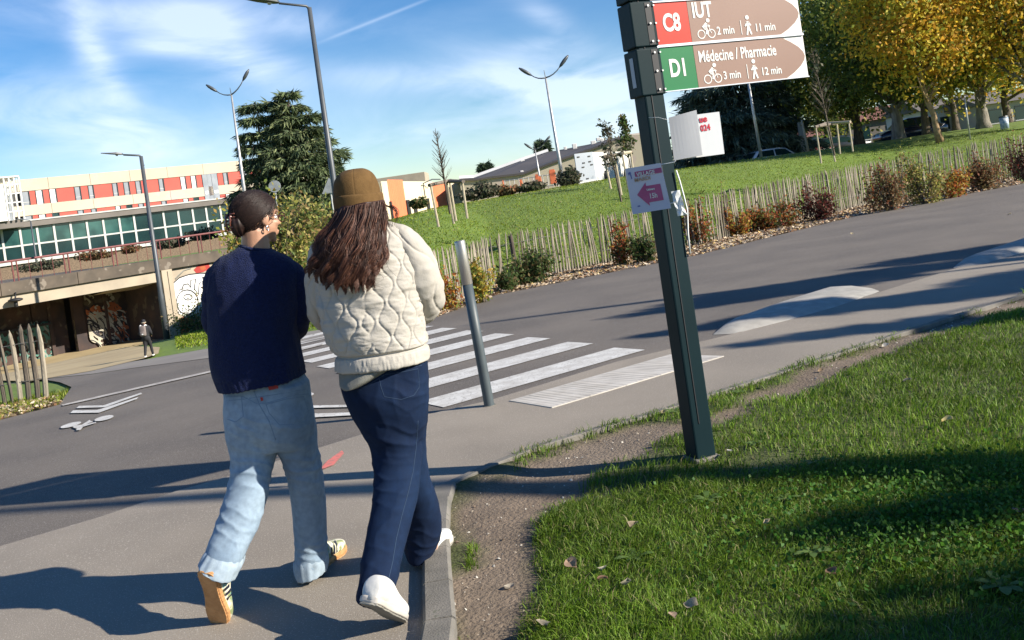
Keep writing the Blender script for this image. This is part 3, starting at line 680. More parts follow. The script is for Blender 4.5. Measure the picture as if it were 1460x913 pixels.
def young_tree(x, y, Y, hpx, label, leaves=0, pal='dull', lean=-.03):
    g = base_at(x, y, Y); g.z = at(x, y, Y).z; h = hpx*Y/FPX; root = empty('young_tree', g, 0, label, 'tree', 'young staked trees'); m_ = MB(); r = random.Random(x)
    m_.tube([(lean*h*t, 0, h*t) for t in (0,.25,.5,.75,1)], [.035,.03,.024,.015,.005], 6)
    m_.build('trunk', M['bark'], root); b_ = MB(); tips = []
    for i in range(90):
        t = r.uniform(.36, .95); a = r.uniform(0, 6.28); ln = h*.24*(1.05-t)**.7; p = Vector((lean*h*t, 0, h*t)); e = p+Vector((math.cos(a)*ln*.7, math.sin(a)*ln*.7, ln*.85))
        b_.tube([p, p.lerp(e, .5)+Vector((0,0,-.02)), e], [.007,.005,.0025], 3, cap=False); tips.append((p, e))
    b_.build('branch', M['bark'], root)
    if leaves:
        k = rng.integers(0, len(tips), leaves); t = rng.random(leaves)**.5; A_ = np.array([tips[i][0] for i in k]); B_ = np.array([tips[i][1] for i in k])
        leaf_cloud('crown', A_+(B_-A_)*t[:,None]+rng.normal(0,.06,(leaves,3)), .07, PALS[pal], root)
young_tree(642,305,24,124,'bare young tree in a wooden guard left of the shed')
young_tree(886,288,27,118,'young tree with few leaves in the guard beside the white truck', 160, 'dull', -.06)
young_tree(903,262,40,100,'small leafy tree just left of the signpost', 700, 'green')
young_tree(1190,222,34,158,'thin staked sapling with bare stem right of the signs', 60, 'dull', -.07)
def guard(pts, Y, rails, label, mt):
    """stakes (foot px, head px) and rails between stake heads"""
    g = base_at(*pts[0][0], Y); g.z = at(*pts[0][0], Y).z; root = empty('tree_guard', g, 0, label, 'tree guard', 'wooden guards round young trees'); hd = []
    for i, (f, h_) in enumerate(pts):
        Yi = Y+(.9 if i % 2 else 0); a = at(*f, Yi)+Vector((0,0,-.15)); b = at(*h_, Yi); m_ = MB(); m_.tube([a, b], [.032,.028], 7); m_.build('stake', M['stake'], root, world=True); hd.append(b)
    for (i, j, dk) in rails:
        d = (hd[j]-hd[i]).normalized()*.08; m_ = MB(); m_.tube([hd[i]-d, hd[j]+d], .045, 7); m_.build('rail', M['stakedark' if dk else 'stake'], root, world=True)
guard([((624,315),(614,264)),((646,311),(637,259)),((665,303),(659,259)),((649,307),(641,258))], 24, [(0,1,1),(1,2,1),(0,3,1),(3,2,1)], 'wooden four-post guard around the bare young tree', 0)
guard([((870,262),(861,224)),((885,271),(876,222)),((895,262),(887,219)),((905,262),(899,217))], 27, [(0,1,1),(1,2,1),(2,3,0),(0,3,1)], 'wooden guard around the young tree beside the white truck', 0)
guard([((1170,227),(1163,181)),((1190,225),(1178,176)),((1215,210),(1210,174)),((1197,214),(1193,176))], 34, [(0,1,1),(1,2,0),(0,3,1)], 'wooden guard with pale top rail around the thin sapling', 0)
# ------------------------------------------------------------------ lamps
def arm_lamp(foot, top, Y, headpx, armpx, label, r=.075, z0=None):
    a = base_at(*foot, Y); 
    if z0 is not None: a.z = z0
    b = at(*top, Y); root = empty('street_lamp', a, 0, label, 'street lamp', 'street lamps')
    m_ = MB(); m_.tube([a, a.lerp(b, .25), a.lerp(b, .27), b], [r*1.25, r*1.15, r, r*.72], 12); m_.build('pole', M['grey_paint'], root, True, world=True)
    c = at(*armpx, Y-.5); e = at(*headpx, Y-1.1); m_ = MB(); m_.tube([b+Vector((0,0,-.04)), b.lerp(c, .1)+Vector((0,0,.03)), c], [r*.5, r*.42, r*.36], 8); m_.build('arm', M['grey_paint'], root, True, world=True)
    d = (e-c); n = d.normalized(); s = Vector((0,0,1)).cross(n).normalized(); m_ = MB(); V = []
    for t, w, th in ((0,.05,.04),(.1,.12,.08),(.35,.16,.09),(.6,.15,.05),(1,.06,.025)):
        p = c+d*t; V += [p+s*w, p+s*w*.8+Vector((0,0,th)), p-s*w*.8+Vector((0,0,th)), p-s*w]
    F_ = [(i*4+k, i*4+(k+1)%4, (i+1)*4+(k+1)%4, (i+1)*4+k) for i in range(4) for k in range(4)]+[(0,1,2,3),(16,17,18,19)]
    m_.add(V, F_); hd = m_.build('lamp_head', M['grey_paint'], root, world=True)
    m_ = MB(); p = c+d*.3; m_.ball(p-Vector((0,0,.02)), (.07,.07,.06), 8); m_.build('lamp_glass', M['galv'], root, world=True)
    return root
arm_lamp((241,503), (201,223), 46, (144,219), (176,221), 'dark grey street lamp in front of the underpass graffiti wall', .115)
arm_lamp((500,430), (441,11), 27, (350,-1), (398,5), 'tall dark grey street lamp in front of the cedar, top cut by the frame', .085)
arm_lamp((51,366), (43.5,315), 95, (23,313), (33,313.5), 'small distant street lamp before the glazed ground floor', .09, z0=1.0)
def twin_lamp(foot, top, Y, heads, label, r=.07, z0=None, mid=None):
    a = at(*foot, Y); b = at(*top, Y); root = empty('twin_street_lamp', a, 0, label, 'street lamp', 'pale twin-armed street lamps'); m_ = MB()
    m_.tube([a+Vector((0,0,-.5)), a.lerp(b, .2), b], [r*1.3, r*1.15, r*.6], 10); m_.build('pole', M['galv'], root, True, world=True)
    m_ = MB(); m_.tube([b, b+Vector((-.03,0,.45))], [.03,.015], 6); m_.build('spike', M['grey_paint'], root, world=True)
    for h_ in heads:
        e = at(*h_, Y); d = e-b; m_ = MB(); pts = [b+Vector((d.x*t, 0, d.z*t-(.28*math.sin(math.pi*t)*abs(d.x)*.6)+.03)) for t in (0,.2,.4,.6,.8)]
        m_.tube(pts, [.045,.04,.035,.03,.03], 6); am = m_.build('arm', M['grey_paint'], root, True, world=True)
        m_ = MB(); q = (pts[-1]-pts[-2]).normalized(); R_ = q.to_track_quat('X', 'Z').to_matrix(); m_.ball(pts[-1]+q*.3, (.42,.15,.10), 10, R=R_); m_.build('lamp_head', M['grey_paint'], root, True, world=True)
twin_lamp((352,300), (330,136), 58, [(302,126),(351,106)], 'pale twin-armed street lamp left of the cedar', .085)
twin_lamp((802,255), (778,112), 52, [(750,103),(804,87)], 'tall pale twin-armed street lamp in front of the shed roof', .085)
twin_lamp((771,262), (763,214), 80, [(756,211),(780,199)], 'small distant twin-armed lamp left of the tall pale one', .07)
def pole(foot, top, Y, r, mt, label, name='pole', cat='pole'):
    a = at(*foot, Y); b = at(*top, Y); m_ = MB(); d = Vector((0,0,0)); P = [a-Vector((0,0,.3))-a, (b-a)*.5, b-a]
    m_.tube(P, [r*1.1, r, r*.8], 8); o = m_.build(name, M[mt], None, True); o.location = a; return tag(o, label, cat)
pole((1085,221),(1066,112),50,.075,'galv','pale lamp pole rising behind the signs in front of the dark cedar')
pole((1152,212),(1143,171),55,.07,'beam','short cream pole left of the staked sapling')
pole((1382,190),(1375,137),44,.035,'galv','thin grey pole among the trunks at right')
# far road signs seen from behind
def far_sign(foot, head, Y, s, label, tri=True):
    a = at(*foot, Y); b = at(*head, Y); root = empty('road_sign', a, 0, label, 'road sign'); m_ = MB(); m_.tube([a-Vector((0,0,.3)), b], .035, 6); m_.build('pole', M['galv'], root, world=True)
    m_ = MB(); n = 3 if tri else 16; P = [(math.sin(2*math.pi*i/n)*s, math.cos(2*math.pi*i/n)*s) for i in range(n)]
    m_.prism(P, -.02, .02, tf=lambda p: b+Vector((p.x, p.z-.05, p.y))); m_.build('sign_plate', M['galv'], root, world=True)
far_sign((475,300),(471,268),40,.42,'triangular road sign seen from behind between the cedar and the brown beanie')
far_sign((395,300),(392,266),45,.28,'round road sign seen from behind in front of the red and cream building', False)
# ------------------------------------------------------------------ the signpost
Yp = float(G(1003,662).y); Pb = G(1003,660); PBz = float(T(Pb.x, Pb.y))
AN = rad(22); EX = Vector((math.cos(AN), math.sin(AN), 0)); EY = Vector((-math.sin(AN), math.cos(AN), 0)); EZ = Vector((0,0,1))
post = empty('signpost', (Pb.x, Pb.y+.05, PBz), AN, 'dark green square metal post carrying two brown fingerpost boards', 'signpost')
pw = .112; PH = 3.45
m_ = MB(); m_.box((0,0,PH/2), (pw, pw, PH), bev=.008); m_.build('post', M['green_black'], post)
m_ = MB(); m_.box((0,0,.012), (pw+.03, pw+.03, .03), bev=.006); m_.build('foot_plate', M['kerb'], post)
m_ = MB(); m_.box((-.018,-pw/2-.0015,PH/2), (.004, .004, PH-.4)); m_.build('seam', M['dark'], post)
def p_local(x, y, yl): 
    """picture point onto the plane y=yl of the post's own frame"""
    u, v = uv(x, y); d = Vector((u, 1, v)); o = Vector((0,0,H))-post.location
    dl = Vector((d.dot(EX), d.dot(EY), d.z)); ol = Vector((o.dot(EX), o.dot(EY), o.z)); t = (yl-ol.y)/dl.y; return ol+dl*t
zD0, zD1 = p_local(945,131,-.05).z, p_local(940,68,-.05).z
zC0, zC1 = p_local(940,65,-.05).z, p_local(933,4,-.05).z
XL, XR = p_local(945,131,-.05).x, p_local(1153,110,-.05).x
for (z0, z1) in ((zD0-.012, zD1-.002), (zC0-.002, zC1+.006)):
    m_ = MB(); m_.box((-.005,0,(z0+z1)/2), (pw+.026, pw+.02, z1-z0), bev=.006); m_.box((pw/2+.012,-.035,(z0+z1)/2), (.028,.03,z1-z0-.01), bev=.003)
    m_.box((pw/2-.028,-pw/2-.010,(z0+z1)/2), (.035,.004,z1-z0-.012), m=1)
    cl = m_.build('sign_clamp', [M['green_black'], M['dark']], post)
    if z1 < PH:
        for t in (.1,.5,.9):
            m_ = MB(); zz = z0+(z1-z0)*t; m_.tube([(pw/2-.030,-pw/2-.010,zz), (pw/2-.030,-pw/2-.020,zz)], .006, 8); m_.tube([(pw/2+.004,-pw/2-.010,zz), (pw/2+.004,-pw/2-.016,zz)], .005, 8); m_.build('bolt', M['galv'], cl)
m_ = MB(); m_.box((-pw/2-.0185,-.005,(zD0+zD1)/2), (.003,.034,.15)); m_.build('sticker', M['truckgrey'], post)
M['brown'] = mat('sign_brown', (.26,.16,.12), (.245,.15,.11), 3, .35); M['signwhite'] = mat('sign_white', (.70,.69,.65), (.68,.67,.63), 3, .35)
M['signred'] = mat('sign_red', (.50,.03,.008), (.48,.028,.008), 3, .35); M['signgreen'] = mat('sign_green', (.008,.16,.045), (.007,.145,.04), 3, .35)
M['trim'] = mat('sign_edge', (.62,.64,.67), (.5,.52,.55), 9, .35, metal=.6)
def text(s, size, mt, parent, loc, sx=1.0, bold=.0, name='lettering', rot=(math.pi/2,0,0), sp=1.0):
    cu = bpy.data.curves.new(name, 'FONT'); cu.body = s; cu.size = size; cu.offset = bold; cu.resolution_u = 4; cu.space_character = sp; cu.extrude = .0004
    o = bpy.data.objects.new(name, cu); COL.objects.link(o); dg = bpy.context.evaluated_depsgraph_get(); me = bpy.data.meshes.new_from_object(o.evaluated_get(dg)); bpy.data.objects.remove(o)
    me.materials.clear(); me.materials.append(mt); q = bpy.data.objects.new(name, me); COL.objects.link(q); q.parent = parent; q.location = loc; q.rotation_euler = rot; q.scale = (sx, 1, 1); return q
def finger(z0, z1, cm, code, dest, t1, t2, label):
    yb = -.05; hh = z1-z0; root = empty('direction_board', (XL, yb, z0)); root.parent = post; root['label'] = label; w = XR-XL
    m_ = MB(); m_.box((w/2, .006, hh/2), (w, .010, hh), m=0); bd = m_.build('board', M['signwhite'], root)
    def face(P, mt, y, name): return MB().add([(a*w, y, b*hh) for a, b in P]+[(a*w, y+.0025, b*hh) for a, b in P], [tuple(range(len(P)))]+[tuple(range(len(P), 2*len(P)))[::-1]]+[(i, i+len(P), (i+1)%len(P)+len(P), (i+1)%len(P)) for i in range(len(P))]).build(name, mt, root)
    face([(0,.0),(.232,.0),(.232,.985),(0,.985)], M[cm], -.002, 'code_panel')
    arc = [(.84,0),(.90,.12),(.955,.27),(.985,.40),(.993,.5),(.985,.60),(.955,.73),(.90,.87),(.84,.985)]
    face([(.234,0)]+arc+[(.234,.985)], M['brown'], -.002, 'arrow_panel')
    MB().box((w/2, .0, hh+.002), (w, .018, .007)).build('edge_trim', M['trim'], root); MB().box((w/2, .0, -.002), (w, .016, .005)).build('edge_trim', M['trim'], root)
    W_ = M['signwhite']; y = -.0035
    text(code, .124, W_, root, (w*.060, y, hh*.32), .70, .0038, 'code_lettering')
    text(dest, .084 if len(dest) > 4 else .112, W_, root, (w*.258, y, hh*.58), .655 if len(dest) > 4 else .70, .0015 if len(dest) > 4 else .003, 'destination_lettering', sp=1.0)
    text(t1, .058, W_, root, (w*.405, y, hh*.135), .84, .001, 'time_lettering'); text(t2, .058, W_, root, (w*.665, y, hh*.135), .84, .001, 'time_lettering')
    MB().box((w*.573, y, hh*.26), (.004,.001,.075)).build('divider', W_, root)
    # cyclist pictogram
    b_ = MB(); sx, sz, k = w*.335, hh*.21, .030
    def ring(cx, cz, r, th):
        V = []; n = 20
        for i in range(n):
            a = 2*math.pi*i/n
            for q in (r-th, r): V += [(cx+q*math.cos(a), y, cz+q*math.sin(a))]
        b_.add(V, [(2*i, 2*i+1, (2*i+3)%(2*n), (2*i+2)%(2*n)) for i in range(n)])
    def bar(a, b, t):
        a, b = Vector((a[0]*k+sx, y-.0005, a[1]*k+sz)), Vector((b[0]*k+sx, y-.0005, b[1]*k+sz)); d = (b-a).normalized(); n = Vector((-d.z, 0, d.x))*t*k; b_.add([a-n, b-n, b+n, a+n], [(0,1,2,3)])
    def disc(cx, cz, r): b_.add([(cx+r*math.cos(2*math.pi*i/14), y-.0005, cz+r*math.sin(2*math.pi*i/14)) for i in range(14)], [tuple(range(14))])
    ring(sx-.031, sz-.008, .024, .005); ring(sx+.031, sz-.008, .024, .005)
    bar((-.5,.75),(.35,1.5),.36); bar((.2,1.35),(.85,1.0),.14); bar((-.4,.75),(.25,.55),.22); bar((.2,.6),(.02,-.35),.17); bar((.6,1.0),(1.0,-.2),.06); disc(sx+.6*k, sz+2.05*k, .011)
    b_.build('bicycle_pictogram', W_, root)
    b_ = MB(); sx, sz = w*.622, hh*.25
    bar((0,.2),(0,1.05),.30); bar((0,.2),(-.42,-1.35),.17); bar((.05,.2),(.5,-1.3),.17); bar((-.1,.95),(-.62,.2),.13); bar((.1,.95),(.6,.3),.13); disc(sx, sz+1.75*k, .0115)
    b_.build('pedestrian_pictogram', W_, root)
finger(zD0, zD1, 'signgreen', 'D1', 'Médecine / Pharmacie', '3 min', '12 min', 'green and brown board pointing right, D1')
finger(zC0, zC1, 'signred', 'C8', 'IUT', '2 min', '11 min', 'red and brown board pointing right, C8')
for k_ in (1, 2):
    hh = zC1-zC0; z_ = zC0+k_*(hh+.012); q_ = MB(); q_.box(((XL+XR)/2, -.044, z_+hh/2), (XR-XL, .010, hh)); q_.build('upper_board', M['brown'], post)
    q_ = MB(); q_.box((-.005,0,z_+hh/2), (pw+.026, pw+.02, hh-.004), bev=.006); q_.box((pw/2+.012,-.035,z_+hh/2), (.028,.03,hh-.01)); q_.build('sign_clamp', M['green_black'], post)
# paper notices tied to the post
def quad_panel(name, P, Y, th, mt, label, cat, parent=None, nx=8, bend=.0):
    a = [at(x, y, Yq) for (x, y), Yq in zip(P, Y)]; V = []; m_ = MB()
    n = ((a[1]-a[0]).cross(a[3]-a[0])).normalized()
    for s_ in (0, th):
        for i in range(nx+1):
            t = i/nx; lo = a[3].lerp(a[2], t); hi = a[0].lerp(a[1], t); b = math.sin(t*math.pi)*bend
            V += [hi+n*(s_+b), lo+n*(s_+b*.6)]
    o_ = 2*(nx+1); F_ = [(2*i, 2*i+2, 2*i+3, 2*i+1) for i in range(nx)]+[(o_+2*i, o_+2*i+1, o_+2*i+3, o_+2*i+2) for i in range(nx)]
    F_ += [(2*i, o_+2*i, o_+2*i+2, 2*i+2) for i in range(nx)]+[(2*i+1, 2*i+3, o_+2*i+3, o_+2*i+1) for i in range(nx)]+[(0,1,o_+1,o_),(2*nx,o_+2*nx,o_+2*nx+1,2*nx+1)]
    c = a[0].copy(); m_.add([v-c for v in V], F_); o = m_.build(name, mt, parent); o.location = c; return o, a, n
Yn = Yp-.02
M['paperw'] = mat('white_corrugated', (.74,.75,.74), (.68,.69,.69), 4, .5); M['paperg'] = mat('grey_corrugated', (.40,.41,.43), (.35,.36,.38), 2, .6, tl=.1)
nb = empty('notice_board', at(955,228,Yn+.1), 0, 'white corrugated notice with red "ue 024" tied to the right side of the post', 'notice')
def nq(name, P, Yq, th, mt, par, bend=0):
    o, a, n = quad_panel(name, P, Yq, th, mt, None, None, None, 8, bend); o.parent = par; o.location = o.location-par.location; return o, a, n
nq('board', [(958,168),(1025.5,159.5),(1033,219.5),(962,229)], [Yn+.10,Yn+.13,Yn+.13,Yn+.10], .004, M['paperw'], nb)
nq('folded_sheet', [(953.5,168),(993,157),(1001.5,221.5),(961,229)], [Yn+.08,Yn+.10,Yn+.10,Yn+.08], .003, M['paperg'], nb, -.006)
M['red'] = mat('red_print', (.62,.03,.05), (.58,.03,.05), 9, .5)
def place_text(s, size, mt, px_, Yq, par, sx=.9, bold=.001, nm='lettering', rz=0):
    p = at(*px_, Yq); t = text(s, size, mt, par, p-par.location, sx, bold, nm, rot=(math.pi/2, rz, math.atan2(.03,.24))); return t
place_text('ue', .046, M['red'], (997.5,175), Yn+.1145, nb, .95, .0012, rz=rad(-2)); place_text('024', .044, M['red'], (999.5,187.5), Yn+.1155, nb, .80, .0012, rz=rad(-2))
ps = empty('poster', at(890,243,Yn-.12), 0, 'laminated lilac event poster with a magenta arrow pointing left tied to the post', 'poster')
M['plilac'] = mat('lilac_poster', (.40,.43,.58), (.50,.50,.60), 1.5, .25, coat=.5, lo=.3, hi=.7); M['mag'] = mat('magenta_print', (.38,.05,.15), (.45,.08,.20), 9, .4); M['orangep'] = mat('orange_print', (.55,.33,.20), rough=.4); M['bluep'] = mat('blue_print', (.10,.12,.35), rough=.4)
q0, q1, q2, q3 = (891,241), (942,232.5), (957,297), (902,306)
_, pa, pn = nq('sheet', [q0,q1,q2,q3], [Yn-.12,Yn-.12,Yn-.12,Yn-.12], .0015, M['plilac'], ps)
def pp(s_, t_):
    hi = Vector(q0).lerp(Vector(q1), s_); lo = Vector(q3).lerp(Vector(q2), s_); return hi.lerp(lo, t_)
def ppoly(name, P, mt, d=.002):
    V = [at(*pp(*p), Yn-.12)-Vector((0,d,0))-ps.location for p in P]; return mk(name, V, [tuple(range(len(V)))], mt, ps)
ppoly('headline_panel', [(.24,.10),(.98,.10),(.98,.21),(.24,.21)], M['mag']); ppoly('arrow_print', [(.20,.60),(.48,.36),(.48,.44),(.86,.44),(.86,.80),(.48,.80),(.48,.88)], M['mag']); ppoly('logo_print', [(.06,.10),(.13,.08),(.15,.24),(.12,.24),(.11,.13),(.07,.16)], M['bluep']); ppoly('logo_print', [(.16,.83),(.23,.83),(.23,.86),(.16,.86)], M['bluep'])
def ptext(s, size, mt, p, sx=.8, b=.0006):
    q = at(*pp(*p), Yn-.12)-Vector((0,.0045,0)); return text(s, size, mt, ps, q-ps.location, sx, b, 'lettering', rot=(math.pi/2, rad(-1.5), 0))
ptext('VILLAGE', .026, M['signwhite'], (.28,.205), .92); ptext('MARDI', .026, M['orangep'], (.20,.315), 1.0); ptext('15h', .034, M['signwhite'], (.50,.72), .8); ptext('Univers', .014, M['signwhite'], (.47,.545), .9)
cb = empty('taped_label', at(957,272,Yn-.05), 0, 'crumpled white paper label taped to the right side of the post', 'label')
m_ = MB(); V = []
for i in range(6):
    for j in range(4): V.append(at(956.5+i*2.0+j*4.2+math.sin(i*2.1+j)*.5, 273.5+i*7.0-j*.8, Yn-.07+.012*math.sin(i*1.7+j*2.3))-cb.location)
m_.add(V, [(i*4+j, i*4+j+1, (i+1)*4+j+1, (i+1)*4+j) for i in range(5) for j in range(3)]); m_.build('paper', M['white'], cb)
m_ = MB(); m_.tube([at(x, y, Yn-.06)-cb.location for x, y in ((941,293),(957,290),(973,286))], .0025, 5); m_.build('tie', M['white'], cb)
def string(P, Yq, label, r=.002):
    c = at(*P[0], Yq); m_ = MB(); m_.tube([at(*p, Yq)-c for p in P], r, 5); o = m_.build('string', M['white'], None, True); o.location = c; tag(o, label, 'string'); return o
string([(941,235),(950,233.5),(962,231),(963,229)], Yn-.09, 'white string tying the lilac poster to the notice board')
string([(964,243),(969,258),(975,280),(980,300),(981,332),(984,362)], Yn+.05, 'loose white plastic strap hanging down the right side of the post', .004)
string([(925,168),(938,167.5),(947,170),(953,171)], Yn-.07, 'thin clear string round the post beside the white notice', .0012)
# ------------------------------------------------------------------ bollard
bb = G(698,580); bo = empty('bollard', bb, 0, 'grey steel-topped bollard standing at the pavement edge by the zebra crossing', 'bollard')
bt_ = at(655,343,bb.y)-bb; m_ = MB(); r = .037; s1 = bt_*.735
m_.tube([(0,0,-.03), (0,0,0), s1*.5, s1], [r*1.02, r, r, r], 24); m_.build('post', M['bollard'], bo, True)
m_ = MB(); m_.tube([s1, s1+bt_*.003, bt_*.99, bt_*.998], [r*1.0, r*1.06, r*1.06, r*.98], 24); m_.build('steel_cap', M['steel'], bo, True)
m_ = MB(); m_.tube([(0,0,-.01),(0,0,.012)], [.052,.048], 20); m_.build('base_collar', M['kerb'], bo)
# ------------------------------------------------------------------ bridge and underpass
dk = empty('bridge', at(0,423,47), 0, 'weathered concrete bridge over the underpass with a red railing', 'bridge')
YA, YB = 47., 55.5
def bY(x): return 1/(1/YA+(1/YB-1/YA)*x/290)      # deck front line seen at picture column x
DZ = at(22,402,bY(22)).z
def bpt(x, z=0): 
    yy = 402-.150*(x-22); p = at(x, yy, bY(x)); p.z = z; return p
p0, p1 = bpt(-260), bpt(330); dr = (p1-p0).normalized(); nr = Vector((-dr.y, dr.x, 0))
LB = (p1-p0).length
def bbox_(a, b, d0, d1, z0, z1, name, mt, par, za=0):
    """box along the deck: a..b metres from the left end, d0..d1 behind the front, heights (slopes with za)"""
    V = []
    for s_ in (a, b):
        for d in (d0, d1):
            for z in (z0, z1): V.append(p0+dr*s_+nr*d+Vector((0,0,z)))
    return MB().add(V, [(0,1,3,2),(4,6,7,5),(0,4,5,1),(2,3,7,6),(0,2,6,4),(1,5,7,3)]).build(name, mt, par, world=True)
def sx(x): return (bpt(x)-p0).dot(dr)
zb1 = at(0,423,bY(0)).z; zb2 = at(0,441,bY(0)).z
zfl = at(150,512,bY(150)).z
# fascia sections, each a cast piece with its own joint
q = 0; k = 0
xs_ = [sx(x) for x in (-255,-120,0,110,220,328)]
for a, b in zip(xs_[:-1], xs_[1:]):
    bbox_(a+.015, b-.015, 0, .5, zb1, DZ+.02, 'fascia_panel', M['concrete'], dk)
bbox_(0, sx(228), .18, .7, zb2, zb1+.004, 'beam', M['beam'], dk); bbox_(0, sx(228), .703, 8, zb2+.25, zb1+.002, 'underside', M['rust'], dk)  # underside takes the dark rust tone, its shade put into the colour
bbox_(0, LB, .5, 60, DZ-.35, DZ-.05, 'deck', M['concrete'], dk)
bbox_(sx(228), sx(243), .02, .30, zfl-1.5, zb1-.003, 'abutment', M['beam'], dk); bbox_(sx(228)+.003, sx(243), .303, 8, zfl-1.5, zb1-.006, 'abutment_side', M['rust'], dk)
gw = bbox_(sx(243)+.01, LB+6, .25, .8, zfl-1.5, zb1-.003, 'wing_wall', M['beam'], dk)
bbox_(sx(236), sx(239.5), -.03, .02, zfl-.5, zb1-.1, 'drain_pipe', M['beam'], dk)
# soffit wedge: its lit triangle put in as cream colour
V = [p0+dr*sx(x)+nr*d+Vector((0,0,z)) for x, d, z in ((152,.2,zb2-.003),(227.8,.2,zb2-.003),(227.8,3.0,zb2-.30),(165,3.0,zb2-.22),(195,1.2,zb2-.10))]
MB().add(V, [(0,1,4),(1,2,4),(2,3,4),(3,0,4)]).build('soffit', M['beam'], dk, world=True)
# back walls of the passage: rusty panels one by one
wl = empty('underpass_wall', p0+dr*sx(120)+nr*6, 0, 'dark rusty panelled wall inside the underpass covered in faded graffiti', 'wall')
edges = [12,26,44,72,100,124,150,166,197,229]
for i, (a, b) in enumerate(zip(edges[:-1], edges[1:])):
    d = 4.2+.10*(i % 2)+(0.8 if 1 <= i <= 5 else 0)
    bbox_(sx(a)+.02, sx(b)-.02+(1.2 if i == 8 else 0), d, d+.3, zfl-1.2, zb2+.3, 'panel', M['rust'], wl)
    if i % 3 == 1: bbox_(sx(b)-.09, sx(b)+.09, d-.14, d-.02, zfl-1.2, zb2+.2, 'pilaster', M['rust'], wl)
bbox_(sx(4), sx(300), 5.6, 5.8, zfl-1.2, zb2+.3, 'backing', M['dark'], wl); bbox_(sx(12), sx(124), 4.75, 4.9, (zfl+zb2)/2+.3, (zfl+zb2)/2+.42, 'ledge', M['dark'], wl)
def pol(a, b, d, z0, z1, mt, name, seed, n=8, w=.05, par=wl, amp=.5, loops=.5):
    """graffiti: ribbons of paint on a wall plane at depth d"""
    r = random.Random(seed); m_ = MB()
    for i in range(n):
        cx, cz = r.uniform(a, b), r.uniform(z0, z1); k = r.uniform(.4,1)*amp; ph = r.uniform(0,6.28); V = []; N_ = 14; ww = w*r.uniform(.6,1.4)
        sp = r.uniform(-.08,.08)
        for j in range(N_):
            t = j/(N_-1)*r.choice((3.4,)) ; px_ = cx+k*.5*math.cos(ph+t*1.3)+sp*j*.2; pz_ = cz+k*math.sin(ph+t)*(.6+.4*loops)
            for s_ in (-1, 1): V.append(p0+dr*min(max(px_+s_*ww*.7, a), b)+nr*(d-.004-.001*i*.2)+Vector((0,0,min(max(pz_+s_*ww*.4, z0-.1), z1+.2))))
        m_.add(V, [(2*j, 2*j+1, 2*j+3, 2*j+2) for j in range(N_-1)])
    m_.build(name, mt, par, world=True)
GC = {k: mat('graffiti_'+k, c, tuple(v*.7 for v in c), 1.2, .9) for k, c in dict(grey=(.26,.26,.23), teal=(.09,.22,.18), orange=(.42,.12,.045), pale=(.45,.42,.33), red=(.45,.05,.04), white=(.78,.78,.76), black=(.03,.03,.035), blue=(.25,.32,.62), pink=(.60,.42,.45), olive=(.32,.27,.13), lilac=(.35,.30,.65)).items()}
zm = zfl+(zb2-zfl)*.62
pol(sx(28), sx(70), 4.980, zfl+.1, zm, GC['teal'], 'graffiti', 1, 26, .09); pol(sx(74), sx(122), 4.980, zfl+.1, zm, GC['teal'], 'graffiti', 2, 30, .10); pol(sx(74), sx(122), 4.975, zfl+.1, zm, GC['grey'], 'graffiti', 3, 16, .05)
pol(sx(168), sx(224), 4.190, zm-.2, zm+.4, GC['orange'], 'graffiti', 4, 30, .09, amp=.3); pol(sx(168), sx(224), 4.185, zfl+.1, zm, GC['pale'], 'graffiti', 5, 40, .07, amp=.8); pol(sx(168), sx(224), 4.180, zfl+.1, zm, GC['black'], 'graffiti', 6, 22, .05, amp=.8)
pol(sx(150), sx(166), 4.290, zfl+.1, zm+.5, GC['olive'], 'graffiti', 7, 14, .08); pol(sx(168), sx(224), 4.180, zm+.3, zb2-.3, GC['pale'], 'graffiti', 8, 10, .06, amp=.3); pol(sx(205), sx(226), 4.175, zfl+.1, zm, GC['orange'], 'graffiti', 9, 12, .05)
# lettering piece on the wing wall: big white bubble forms with black outlines
def wp(x, y, d=.0):
    """picture point on the wing wall face"""
    u, v = uv(x, y); dd = Vector((u, 1, v)); o = Vector((0,0,H))-(p0+nr*(.25-d)); t = -o.dot(nr)/dd.dot(nr); return Vector((0,0,H))+dd*t
gz = empty('wall_graffiti', wp(262,425), 0); gz.parent = dk; gz.matrix_basis = Matrix.Translation(gz.location-dk.location)
def wpoly(P, mt, d, name='graffiti_fill'): mk(name, [wp(x, y, d) for x, y in P], [tuple(range(len(P)))], mt, gz, world=True)
def wline(P, mt, d, w=.05, name='graffiti_line', close=False):
    P = P+[P[0]] if close else P; m_ = MB(); m_.tube([wp(x, y, d) for x, y in P], w, 4); m_.build(name, mt, gz, world=True)
cc1 = lambda cx, cy, a, b, n=16, t=0: ell(cx, cy, a, b, t, n)
wpoly([(247,404),(255,396),(270,391),(287,389),(299,392),(300,450),(282,452),(265,451),(252,446),(249,430),(246,415)], GC['white'], .006)
wline([(249,432),(246,415),(247,404),(256,396),(270,391.5),(286,389.5),(296,390)], GC['black'], .012, .035)
wline(cc1(267,431,15.5,17.5), GC['black'], .012, .03, close=True); wline(cc1(268,424,6,4), GC['black'], .012, .025, close=True); wline([(268,431),(269,446)], GC['grey'], .012, .02)
wline([(259,413),(262,406),(268,405),(272,410),(272,400),(279,398),(277,412),(283,420),(284,404),(291,400),(293,420)], GC['black'], .012, .03); wline([(255,414),(262,412),(258,417)], GC['black'], .012, .03)
wpoly([(276,385),(283,378),(297,374),(300,383),(290,388),(280,390)], GC['red'], .007); wpoly([(284,381),(292,379),(294,384),(287,386)], GC['orange'], .010)
